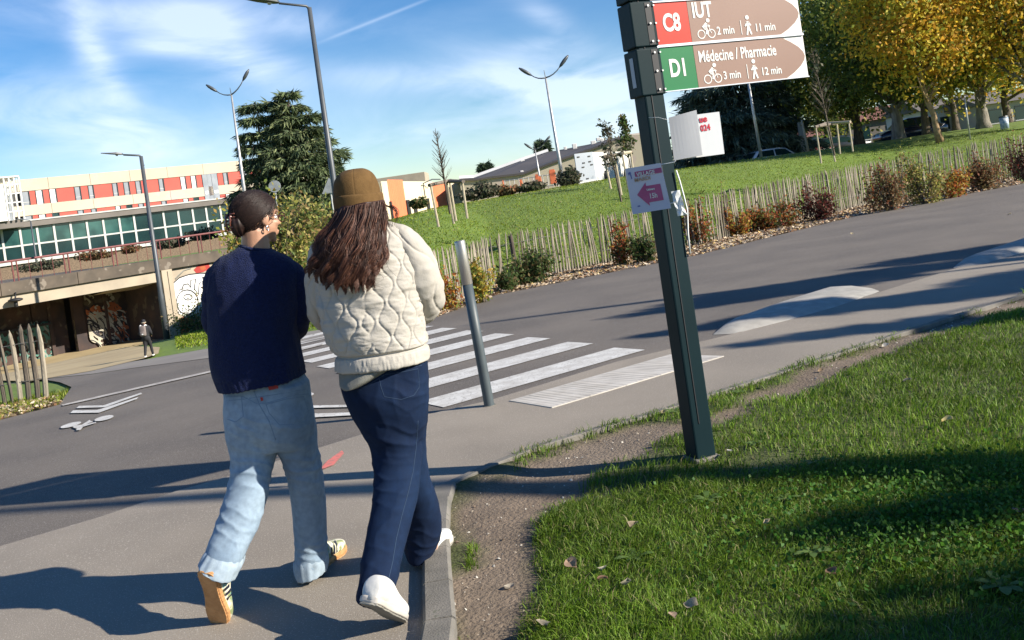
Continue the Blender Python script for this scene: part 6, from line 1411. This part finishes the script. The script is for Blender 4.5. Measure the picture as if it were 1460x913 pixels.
jacket = part('jacket', px_loft(rows, ns=300, nt=420, ex=.9, disp=jk_disp), M['quilt'], w2)
def sq_disp(seed, r=.07, ph=0): 
    def f(s1, t1, V_):
        v = V_.reshape(-1,3); a = (t1.ravel())*r+.02; q = wave_quilt(a+ph, s1.ravel(), .085, .19, .026, .0050, .0045)
        fo = .009*(1-np.abs(fbm(v, 11, 2, seed)))**2+.006*fbm(v, 7, 2, seed+2)+.0018*fbm(v, 40, 2, seed+4); return (q+fo).reshape(V_.shape[:2])
    return f
sR_ = tube_loft([Q_(528,341,-.0),Q_(556,342,-.0),Q_(578,352,.0),Q_(590,378,.015),Q_(600,405,.035),Q_(603,424,.07),Q_(592,440,.14),Q_(573,446,.20),Q_(560,448,.25)], [.040,.060,(.070,.088),(.078,.086),(.079,.082),(.076,.074),.068,.058,.046], ns=190, nt=190, disp=sq_disp(81))
part('sleeve', sR_, M['quilt'], jacket)
sL_ = tube_loft([Q_(500,352,.0),Q_(480,348,.0),Q_(467,360,.0),Q_(462,390,.015),Q_(461,420,.04),Q_(465,440,.08),Q_(480,452,.15),Q_(495,452,.20),Q_(506,451,.245)], [.035,.052,(.056,.075),(.056,.076),(.056,.074),(.058,.068),.064,.056,.046], ns=170, nt=170, disp=sq_disp(91, ph=.03))
part('sleeve', sL_, M['quilt'], jacket)
# shoes
SW = dict(side=M['solew'], out=M['soleg'], upper=M['shoew'], stripe=M['shoew'])
ga = G(571,890)+Vector((0,0,.012)); ha = at(528,862,ga.y-.17); ha = ga+(ha-ga).normalized()*.250
shoe(ga, ha, (.30,.45,.85), .098, SW, w2, 'plain')
gh = G(608,804)+Vector((0,0,.010)); gt = gh+Vector((.26,.96,0))*.262
shoe(gt, gh, (0,0,1), .098, SW, w2, 'plain')
# beanie
bw = lambda x, y, z: hf2(x, y, z)
rowsb = []
for (z, r, o_) in ((.130,.012,-.010),(.127,.040,-.010),(.114,.066,-.010),(.092,.083,-.010),(.062,.092,-.010),(.030,.096,-.010),(.012,.0975,-.010)):
    rowsb.append((hf2(0,o_,z), HR2 @ Vector((r*.93,0,0)), HR2 @ Vector((0,r*1.08,0))))
C, A, B = zip(*rowsb)
def bn(s1, t1, V_): return .003*fbm(V_, 14, 2, 5)-.0016*np.exp(-((np.mod(t1+2.05, np.pi)-.8)/.02)**2)
bv = loft(C, A, B, ns=90, nt=180, disp=bn); beanie = part('beanie', bv, M['beanie'], w2)
rb = []
for (z, r) in ((.034,.0955),(.031,.1005),(.020,.1030),(-.004,.1035),(-.026,.1025),(-.034,.0985),(-.030,.094)): rb.append((hf2(0,-.010,z+.0), HR2 @ Vector((r*.93,0,-.003)), HR2 @ Vector((0,r*1.08,0))))
C, A, B = zip(*rb); part('beanie_fold', loft(C, A, B, ns=40, nt=180, cap0=False, cap1=False, disp=lambda s1, t1, V_: .0022*fbm(V_, 16, 2, 6)), M['beanie'], beanie)
# long wavy hair: locks from under the beanie down the back
rr_ = np.random.default_rng(12)
RX = [(484,292),(490,295),(500,298),(511,299),(522,297),(533,293),(543,287),(547,284)]
hair_rows = [ # y level : left x, right x (picture), from root to tips
 (300,482,548),(325,468,552),(350,455,551),(375,452,551),(398,452,546),(414,462,532)]
core = px_loft([((483,296),(546,285),Y2-.045,.075),((473,315),(549,308),Y2-.075,.062),((462,338),(549,333),Y2-.115,.040),((459,360),(547,355),Y2-.135,.034),((461,380),(543,375),Y2-.150,.030),((470,396),(532,390),Y2-.160,.022),((480,402),(520,398),Y2-.160,.010)], ns=60, nt=60, disp=lambda s1, t1, V_: .006*fbm(V_*np.array([1,1,.15]), 40, 2, 3))
hair2 = mk('hair', core[0], core[1], M['hair'], w2, True, col=np.tile((.035,.014,.010), (len(core[0]),1)), world=True)
# scalp strands at the sides of the neck continue in front of the ears
paths = []; cols = []; rads_ = []
nl = 64
for L_i in range(nl):
    s_ = (L_i+.5)/nl+rr_.normal(0,.012); s_ = min(max(s_, 0), 1); layer = rr_.uniform(0,1)
    yend = 402+rr_.uniform(-8,8)+12*math.sin(s_*3.0); yend = yend-22*(s_ > .86)*rr_.uniform(.3,1)+(rr_.uniform(-16,2) if s_ < .12 else 0)
    xs0 = 483+63*s_; ys0 = 297-11*s_
    xl = np.interp(s_, [0,.15,.5,.85,1], [440,462,494,526,547]); amp = rr_.uniform(.012,.027); ph = rr_.uniform(0,6.28); wl_ = rr_.uniform(.11,.17); side = rr_.choice([-1,1])
    xm = np.interp(s_, [0,.15,.5,.85,1], [455,470,502,532,551]); tone = rr_.uniform(.55,1.0); red = rr_.uniform(0,1)
    ns_ = 85
    P3_ = [Vector(Q_(xs0, ys0, -.02-.085*math.sin(math.pi*(.08+.84*s_))))]
    pts_px = [(xs0, ys0), ((xs0*2+xm)/3, ys0+20), (xm, 345), ((xm+xl)/2, 375), (xl, yend)]
    dy_ = [-.03-.085*math.sin(math.pi*(.08+.84*s_)), -.06-.075*math.sin(math.pi*(.08+.84*s_)), -.10-.070*math.sin(math.pi*s_), -.125-.065*math.sin(math.pi*s_), -.135-.060*math.sin(math.pi*s_)]
    ctl = np.array([tuple(Q_(x, y, d-.018*layer)) for (x, y), d in zip(pts_px, dy_)]); K = 22; tt = np.linspace(0, 4, K); base = cr_interp(ctl, tt); u_ = tt/4
    for q in range(ns_):
        o1, o2 = rr_.normal(0,.9), rr_.normal(0,1); rad0 = .0085+.0026*np.sin(u_*6+ph)+.003*u_-.0125*u_**4; wv = amp*u_**1.2
        sw = np.stack([o1*rad0*.8+wv*np.sin(2*np.pi*u_*.30/wl_+ph), o2*rad0*.5+wv*.6*np.cos(2*np.pi*u_*.30/wl_+ph), 0*u_], -1)
        sh = 1-rr_.uniform(0,.10); pth_ = base+sw; pth_[:,2] = pth_[0,2]+(pth_[:,2]-pth_[0,2])*sh; paths.append(pth_)
        c = np.array([.075,.032,.021])*tone*rr_.uniform(.5,1.7); c = c*(1-.25*red)+np.array([.095,.034,.020])*.25*red+ (np.array([.16,.075,.04])*.7 if rr_.random() < .16 else 0); cols.append(c); rads_.append(rr_.uniform(.0009,.0016))
strands('hair_strands', np.array(paths), np.array(rads_), cols, hair2, M['hair'])
# wind-blown wisps on the right and thin flyaways
paths = []
for i in range(46):
    a = rr_.uniform(0,1); e = [(544,288),(552,294),(560,296+rr_.uniform(-3,3)),(566+rr_.uniform(-3,3),301+rr_.uniform(-4,6)),(566+rr_.uniform(-6,3),316+rr_.uniform(-6,10))]
    if i > 30: e = [(546,290),(552,306+rr_.uniform(-4,4)),(556+rr_.uniform(-4,5),318),(553+rr_.uniform(-5,5),332),(545+rr_.uniform(-6,6),345+rr_.uniform(-8,14))]
    paths.append(cr_interp(np.array([tuple(Q_(x, y, -.04-.02*a)) for x, y in e])+rr_.normal(0,.0012,(5,3)), np.linspace(0,4,16)))
for i in range(24):
    s_ = rr_.random(); x = 452+98*s_; y = 330+rr_.random()*60; paths.append(cr_interp(np.array([tuple(Q_(x+rr_.normal(0,4)*k, y+k*9, -.17-.05*math.sin(3.1*s_)+rr_.normal(0,.01))) for k in range(5)]), np.linspace(0,4,16)))
strands('loose_strands', np.array(paths), .0007, np.tile([.045,.02,.014], (len(paths),1)), hair2, M['hair'])['kind'] = 'stuff'
# ------------------------------------------------------------------ distant walker with a backpack
gz_ = G(212,509); Yf = gz_.y; 
w3 = empty('person', gz_, 0, 'distant person in dark clothes with a grey backpack walking by the underpass', 'person')
k = Yf/FPX; hgt = 54*k; s_ = hgt/1.75
def W3(x, y, z): return gz_+Vector((x, y, z))*s_
bd = [elp(W3(0,0,1.62),(.08*s_,.10*s_,.12*s_)), cap(W3(0,0,1.5), W3(0,0,1.4), .055*s_, .06*s_), cap(W3(0,0,1.35), W3(0,0,1.0), .15*s_, .14*s_), cap(W3(-.09,0,.92), W3(-.10,.05,.5), .085*s_, .06*s_), cap(W3(-.10,.05,.5), W3(-.10,-.12,.08), .06*s_, .04*s_), cap(W3(.09,0,.92), W3(.12,.14,.5), .085*s_, .06*s_), cap(W3(.12,.14,.5), W3(.15,.16,.08), .06*s_, .04*s_)]
for q in (-1,1): bd += [cap(W3(q*.19,0,1.36), W3(q*.26,.02,1.08), .055*s_, .045*s_), cap(W3(q*.26,.02,1.08), W3(q*.20,.2,.95), .045*s_, .03*s_)]+hand(W3(q*.20,.2,.95), (-q*.2,.3,-1), (-q,0,0), q, s_, .4)
m2, V, N = fuse(bd, .014, 2); setme(m2, V, 'body', M['skin'], w3)
m2, V, N = fuse([cap(W3(0,0,1.36), W3(0,0,.98), .185*s_, .17*s_)]+[cap(W3(q*.18,0,1.37), W3(q*.265,.02,1.08), .08*s_, .065*s_) for q in (-1,1)]+[cap(W3(q*.265,.02,1.08), W3(q*.21,.18,.97), .062*s_, .045*s_) for q in (-1,1)], .016, 3); setme(m2, V, 'jacket', M['black'], w3)
m2, V, N = fuse([cap(W3(0,0,.98), W3(0,0,.9), .155*s_, .15*s_), cap(W3(-.09,0,.9), W3(-.10,.05,.5), .105*s_, .08*s_), cap(W3(-.10,.05,.5), W3(-.10,-.12,.10), .078*s_, .06*s_), cap(W3(.09,0,.9), W3(.12,.14,.5), .105*s_, .08*s_), cap(W3(.12,.14,.5), W3(.15,.16,.10), .078*s_, .06*s_)], .016, 3); setme(m2, V, 'trousers', M['black'], w3)
for q, p in ((-1,(-.10,-.10,.04)),(1,(.15,.20,.04))): part('shoe', elp(W3(*p), (.05*s_,.13*s_,.045*s_)), M['shoew'], w3)
part('hair', elp(W3(0,-.015,1.655), (.092*s_,.11*s_,.10*s_)), M['black'], w3); part('headband', tube_loft([W3(.086*math.cos(a), .105*math.sin(a)-.01, 1.60) for a in np.linspace(0,6.28,13)], [.022*s_]*13, ns=40, nt=8), M['beam'], w3)
M['packm'] = mat('taupe_backpack', (.20,.165,.15), (.16,.13,.12), 6, .8)
bk = empty('backpack', W3(0,-.26,1.0), 0, 'small taupe backpack on the back of the distant walker', 'backpack')
MB().box((0,0,.24*s_), (.28*s_,.16*s_,.48*s_), bev=.05*s_).build('bag', M['packm'], bk, True); MB().box((0,-.10*s_,.13*s_), (.20*s_,.06*s_,.18*s_), bev=.02*s_).build('pocket', M['packm'], bk, True); MB().box((.02*s_,-.135*s_,.10*s_), (.07*s_,.01*s_,.05*s_)).build('label_patch', M['white'], bk)
for q in (-1,1): MB().tube([(q*.10*s_,0,.46*s_),(q*.11*s_,.10*s_,.50*s_),(q*.12*s_,.26*s_,.44*s_),(q*.13*s_,.40*s_,.2*s_)], .026*s_, 6).build('strap', M['white'], bk)
# ------------------------------------------------------------------ grass, weeds, fallen leaves
def blades(name, n, region, dens_fn, hmin, hmax, w, cols, lean=.5, zfn=None, seed=1):
    r = np.random.default_rng(seed); x0, x1, y0, y1 = region; X = r.uniform(x0, x1, n); Y = r.uniform(y0, y1, n); keep = r.random(n) < dens_fn(X, Y); X, Y = X[keep], Y[keep]; n = len(X); Z = zfn(X, Y)
    h = r.uniform(hmin, hmax, n)*(1+.45*vnoise(np.stack([X, Y, X*0], -1), 3.0, 4))*(.6+.4*np.minimum(dens_fn(X, Y), 1)); a = r.uniform(0, 6.283, n); ln = h*lean*r.uniform(.2,1.4,n)
    # tufts lean together
    ta = vnoise(np.stack([X, Y, X*0], -1), 5.0, 8)*3.14; a = np.where(r.random(n) < .5, ta+r.normal(0,.6,n), a)
    dx, dy = np.cos(a)*ln, np.sin(a)*ln; b = r.uniform(0, 6.283, n); wx, wy = np.cos(b)*w*r.uniform(.6,1.3,n), np.sin(b)*w*r.uniform(.6,1.3,n)
    base = np.stack([X, Y, Z-.004], -1); mid = base+np.stack([dx*.38, dy*.38, h*.62], -1); tip = base+np.stack([dx, dy, h*(1-.18*lean)], -1); wv = np.stack([wx, wy, 0*wx], -1)
    V = np.stack([base-wv, base+wv, mid+wv*.75, mid-wv*.75, tip], 1).reshape(-1,3); k = np.arange(n)[:,None]*5
    F4 = np.concatenate([k+np.array([[0,1,2,3]])]); F3 = k+np.array([[3,2,4]])
    me = bpy.data.meshes.new(name); me.vertices.add(len(V)); me.vertices.foreach_set('co', V.ravel()); me.loops.add(n*7); li = np.concatenate([F4, F3], 1).ravel().astype(np.int32); me.loops.foreach_set('vertex_index', li)
    me.polygons.add(2*n); ls_ = (np.arange(n)[:,None]*7+np.array([[0,4]])).ravel().astype(np.int32); me.polygons.foreach_set('loop_start', ls_); me.update(calc_edges=True)
    c = np.array(cols); kk = r.integers(0, len(c), n); patch = .5+.5*vnoise(np.stack([X, Y, X*0], -1), 1.6, 6); cc_ = c[kk]*(.72+.5*patch)[:,None]*r.uniform(.75,1.25,(n,1)); dry = r.random(n) < .05; cc_[dry] = np.array([.30,.26,.12])
    at_ = me.color_attributes.new('col', 'FLOAT_COLOR', 'POINT'); q = np.ones((len(V),4)); q[:,:3] = np.repeat(cc_, 5, 0); at_.data.foreach_set('color', q.ravel()); me.materials.append(M['grass'])
    o = bpy.data.objects.new(name, me); COL.objects.link(o); return tag(o, kind='stuff')
GC1 = [[.10,.19,.010],[.135,.225,.016],[.075,.145,.009],[.17,.26,.028],[.12,.16,.022]]
def near_z(X, Y): return T(X, Y)+near_bump(X, Y)-.018*dirt(X, Y)-.006
bare = [(G(1100,660), .22), (G(930,655), .25)]
def dens_near(X, Y):
    d = inside(LAWN, X, Y)*(1-dirt(X, Y))
    u, v = X/np.maximum(Y,.1), (0-H)/np.maximum(Y,.1); d = d*((u < .66) & (u > -.3) & (Y > 2.1))
    for p, r_ in bare: d = d*np.clip(np.hypot(X-p.x, (Y-p.y))/r_, .12, 1)
    edge = DTW; return d
blades('grass', 150000, (-.4, 3.4, 2.1, 4.6), dens_near, .028, .062, .0019, GC1, .9, near_z, 1)
blades('grass', 120000, (-.2, 6.2, 4.6, 9.2), dens_near, .030, .065, .0026, GC1, .8, near_z, 2)
# verge of weeds along the kerb
def strip_d(P, wd):
    P = [Vector(p) for p in P]
    def f(X, Y):
        best = np.full(X.shape, 9.)
        for a, b in zip(P[:-1], P[1:]):
            dx, dy = b.x-a.x, b.y-a.y; t = np.clip(((X-a.x)*dx+(Y-a.y)*dy)/(dx*dx+dy*dy), 0, 1); best = np.minimum(best, np.hypot(X-a.x-t*dx, Y-a.y-t*dy))
        return np.clip(1-best/wd, 0, 1)*(vnoise(np.stack([X, Y, X*0], -1), 6, 12) > -.15)*inside(LAWN, X, Y)
    return f
pe_in = [(x+.06, y-.07) for x, y in PE]
blades('verge_grass', 60000, (-.2, 6.5, 4.8, 9.2), lambda X, Y: strip_d(pe_in[5:], .09)(X, Y), .008, .024, .0035, [[.10,.15,.02],[.13,.17,.03],[.07,.11,.015]], .7, near_z, 3)
blades('verge_grass', 9000, (-.7, 1.2, 2.4, 6.0), lambda X, Y: strip_d([(x+.04, y) for x, y in KS]+pe_in[:6], .07)(X, Y)*.6, .008, .022, .0035, [[.13,.14,.03],[.10,.11,.02]], .7, near_z, 4)
# far lawn blades on the slope and the verge behind the women
def dens_far(X, Y):
    a = X/Y; ye = 1/np.interp(a, aE, iE); return ((Y > ye+.1) & (Y < ye+26) & (a > -.36) & (a < .56))*np.clip(1.25-(Y-12)/40, .25, 1)
FG = [[.19,.26,.014],[.22,.29,.026],[.14,.20,.012],[.26,.28,.045]]
blades('lawn_grass', 260000, (-14, 24, 12, 48), dens_far, .035, .075, .013, FG, .9, T, 5)
blades('lawn_grass', 16000, (-8, -4, 8.5, 13.5), lambda X, Y: inside([tuple(p) for p in ISLAND_P], X, Y)*1.0, .04, .09, .006, FG, .7, T, 6)
# clover and plantain patch at lower right
cx = G(1400,740); n = 8000; X = rng.normal(cx.x, .42, n); Y = rng.normal(cx.y, .36, n); ok = (dirt(X, Y) < .3) & (X/Y < .62) & (Y > 2.3); X, Y = X[ok], Y[ok]; Z = near_z(X, Y)+rng.uniform(.02,.075,len(X))
C = np.stack([X, Y, Z], -1); leaf_cloud('clover_patch', C, .0085, [[.05,.14,.015],[.07,.17,.02],[.035,.10,.012],[.10,.19,.03]], asp=.85, up=1, side=np.array([[0,0,0.]]), kind='stuff')
# broad weeds, each one a plant
def weed(px_, s_, lab, pal=((.12,.20,.05),(.16,.24,.07))):
    g = solve(T, *px_); g.z = float(near_z(np.array([g.x]), np.array([g.y]))[0]); root = empty('weed', g, random.uniform(0,6), lab, 'plant', 'broad leaved weeds in the lawn')
    for k in range(7):
        a = 6.28*k/7+random.uniform(-.2,.2); ln = s_*random.uniform(.7,1.2); V = []; m_ = MB()
        for i, (t, w_) in enumerate(((0,.06),(.35,.22),(.65,.30),(.88,.2),(1,.03))):
            c = Vector((math.cos(a)*ln*t, math.sin(a)*ln*t, ln*(.65*t-.45*t*t)+.012)); n_ = Vector((-math.sin(a), math.cos(a), 0))*ln*w_*.6; V += [c-n_+Vector((0,0,.004)), c+n_+Vector((0,0,.004))]
        V = np.array([tuple(v) for v in V]); mk('leaf', V, [(2*i, 2*i+1, 2*i+3, 2*i+2) for i in range(4)], M['leaf'], root, col=np.tile(pal[k % 2], (len(V),1)))
for px_, s_, lab in [((1010,722),.07,'small broad-leaved weed below the signpost'),((1168,668),.06,'pale leaved weed right of the signpost foot'),((1120,716),.06,'weed with pale leaves beside the curled leaf'),((1430,845),.09,'pale clover-like weed near the lower right corner'),((905,800),.07,'flat green weed under the brown curled leaves'),((1075,640),.05,'little weed at the right of the post foot'),((1160,795),.07,'yellow-green weed in the middle of the foreground grass'),((960,592),.06,'weed clump at the pavement edge left of the signpost'),((1055,562),.05,'weed clump at the pavement edge right of the signpost')]: weed(px_, s_, lab)
def dry_leaf(px_, s_, col, lab, name='fallen_leaf'):
    g = solve(T, *px_); zz = float(near_z(np.array([g.x]), np.array([g.y]))[0]) if inside(LAWN, np.array([g.x]), np.array([g.y]))[0] else float(T(g.x, g.y)); onr = zz+(.035 if dirt(np.array([g.x]), np.array([g.y]))[0] < .3 else .006)
    n = 7; V = []; a0 = random.uniform(0,6.28)
    for i in range(n):
        t = i/(n-1); w_ = math.sin(math.pi*t**.8)*.42+.02; cz = .25*math.sin(t*3+px_[0]); 
        for q in (-1,0,1): p = Vector(((t-.5), q*w_, cz*.5+.22*q*q)); V.append((Matrix.Rotation(a0, 3, 'Z') @ Matrix.Rotation(random.uniform(-.02,.02)+((px_[1]*7)%5-2)*.2, 3, 'X') @ p)*s_+Vector((0,0,s_*.1)))
    F_ = [(i*3+q, i*3+q+1, (i+1)*3+q+1, (i+1)*3+q) for i in range(n-1) for q in (0,1)]; V = np.array([tuple(v) for v in V])
    o = mk(name, V, F_, M['leaf'], None, True, col=np.tile(col, (len(V),1))*(1+.25*vnoise(V, 70, 3))[:,None]); o.location = (g.x, g.y, onr); tag(o, lab, 'leaf', 'fallen leaves')
LV = [((905,766),.055,(.42,.33,.22),'pale curled leaf standing in the grass left of centre'),((818,817),.06,(.50,.34,.24),'brown and cream leaf near the dirt track'),((862,823),.045,(.55,.5,.38),'small upright pale leaf right of the brown one'),((861,838),.04,(.36,.22,.14),'small brown leaf under the upright pale leaf'),((895,843),.05,(.36,.32,.22),'dull leaf half sunk in the grass'),((988,880),.055,(.56,.45,.34),'bright crinkled leaf near the bottom edge'),((962,898),.035,(.45,.33,.24),'small leaf by the bottom edge left of the crinkled one'),((777,905),.06,(.50,.42,.32),'leaf on the dirt at the bottom edge'),((1096,760),.04,(.55,.45,.28),'small curled tan leaf in the middle of the grass'),((1188,833),.05,(.28,.18,.11),'dark brown leaf in the shaded grass'),((1352,608),.055,(.72,.60,.28),'bright yellow-white leaf standing in the lit grass'),((1455,748),.045,(.48,.32,.26),'pinkish leaf at the right edge'),((1295,554),.05,(.30,.28,.22),'grey twig-like leaf in the sunny grass'),((1170,530),.04,(.42,.30,.18),'tan leaf at the edge of the track right of the post'),((1262,492),.05,(.72,.68,.58),'white leaf beside the pavement edge'),((1208,537),.04,(.35,.24,.15),'brown leaf in the track'),((726,836),.045,(.52,.46,.36),'pale leaf on the dirt track near its right edge'),((1042,656),.030,(.65,.63,.56),'small white pebble-like leaf beside the post foot'),((1215,337),.07,(.6,.5,.32),'pale leaf lying on the road right of the signpost'),((1440,310),.07,(.55,.45,.3),'pale leaf lying on the road at the right'),((948,598),.04,(.45,.38,.2),'tan leaf at the pavement edge left of the signpost')]
for a_ in LV: dry_leaf(*a_)
# grit and chips on the dirt and a little on the pavement
n = 9000; X = rng.uniform(-.6, 6, n); Y = rng.uniform(2.2, 8.8, n); dd = dirt(X, Y)*inside(LAWN, X, Y); ok = rng.random(n) < dd; X, Y = X[ok], Y[ok]; n = len(X); Z = near_z(X, Y)+.003; s = rng.gamma(1.6, .0022, n)+.0016
a = rng.random(n)*6.28; u = np.stack([np.cos(a)*s, np.sin(a)*s, rng.normal(0,.3,n)*s], -1); v = np.stack([-np.sin(a)*s*.7, np.cos(a)*s*.7, rng.normal(0,.3,n)*s], -1); c3 = np.stack([X, Y, Z], -1); up = np.stack([0*s, 0*s, s*.7], -1)
V = np.stack([c3-u, c3+v, c3+u, c3-v, c3+up], 1).reshape(-1,3); k = np.arange(n)[:,None]*5; F_ = np.concatenate([k+np.array([[0,1,4]]), k+np.array([[1,2,4]]), k+np.array([[2,3,4]]), k+np.array([[3,0,4]])]); pal = np.array([[.42,.38,.31],[.3,.25,.19],[.18,.13,.09],[.5,.47,.4]])
tag(mk('grit', V, F_, M['mulch'], col=np.repeat(pal[rng.integers(0,4,n)], 5, 0)), kind='stuff')
# ------------------------------------------------------------------ trees to the right of the camera: they cast the shade seen on road and lawn
def shade_tree(base, h, r0, spots, label, seed, ls=.11, dens=420):
    """spots: (ground x, ground y, height, radius x, radius y): leaf masses whose shadow falls on that ground point"""
    root = empty('broadleaf_tree', (base[0], base[1], float(T(*base))), 0, label, 'tree', 'trees right of the path'); r = np.random.default_rng(seed); m_ = MB(); m_.tube([(0,0,-.2),(0,0,h*.3),(.1,0,h*.65),(.1,.1,h)], [r0*1.2, r0, r0*.6, r0*.2], 10); tb = m_.build('trunk', M['bark'], root, True)
    CL = []; m2 = MB(); ct = 1/math.tan(SUN_EL); sd = Vector((SUN_D.x, SUN_D.y, 0)).normalized()
    for (x, y, z, rx, ry) in spots:
        c = Vector((x, y, 0))+sd*z*ct; c.z = z; c -= Vector((base[0], base[1], 0)); s_ = Vector((0,0,min(z*.7, h*.8))); m2.tube([s_, s_.lerp(c, .5)+Vector((0,0,.3)), c], [.09,.05,.02], 5)
        n = int(dens*rx*ry*4)+30; q = r.normal(size=(n,3)); q /= np.linalg.norm(q, axis=1)[:,None]; q *= r.random((n,1))**.5; CL.append(np.array(c)+q*np.array([rx, ry, .55*max(rx,ry)*.6]))
    m2.build('limb', M['bark'], root); leaf_cloud('crown', np.concatenate(CL), ls, YG+MG, root); return root
shade_tree((12.4, .6), 9, .30, [
  (2.0,2.9,5.0,1.1,.34),(3.3,3.3,5.2,1.0,.40),(.9,2.75,4.6,.7,.24),(2.7,3.85,5.5,1.2,.20),(4.2,4.1,5.6,1.0,.30),(1.3,3.75,5.0,.5,.14),
  (2.4,2.5,5.0,1.6,.4)], 'tall autumn tree standing outside the frame to the right', 3, dens=190)
shade_tree((17.5, 6.5), 10, .32, [
  (2.6,10.9,7.0,1.5,.30),(3.6,11.3,7.2,1.8,.34),(6.0,11.9,7.4,1.8,.45),(8.4,12.8,7.6,1.4,.5),(1.9,9.2,6.4,.9,.18),(2.6,9.4,6.4,.8,.15),
  (2.6,7.9,6.0,1.0,.12),(3.9,9.0,6.4,1.5,.35),(5.6,9.4,6.6,1.4,.45),(5.4,8.2,6.2,1.0,.4),(3.6,7.6,6.0,.7,.2),(7.2,9.9,6.8,1.2,.5)], 'second tall autumn tree standing outside the frame to the right', 4)
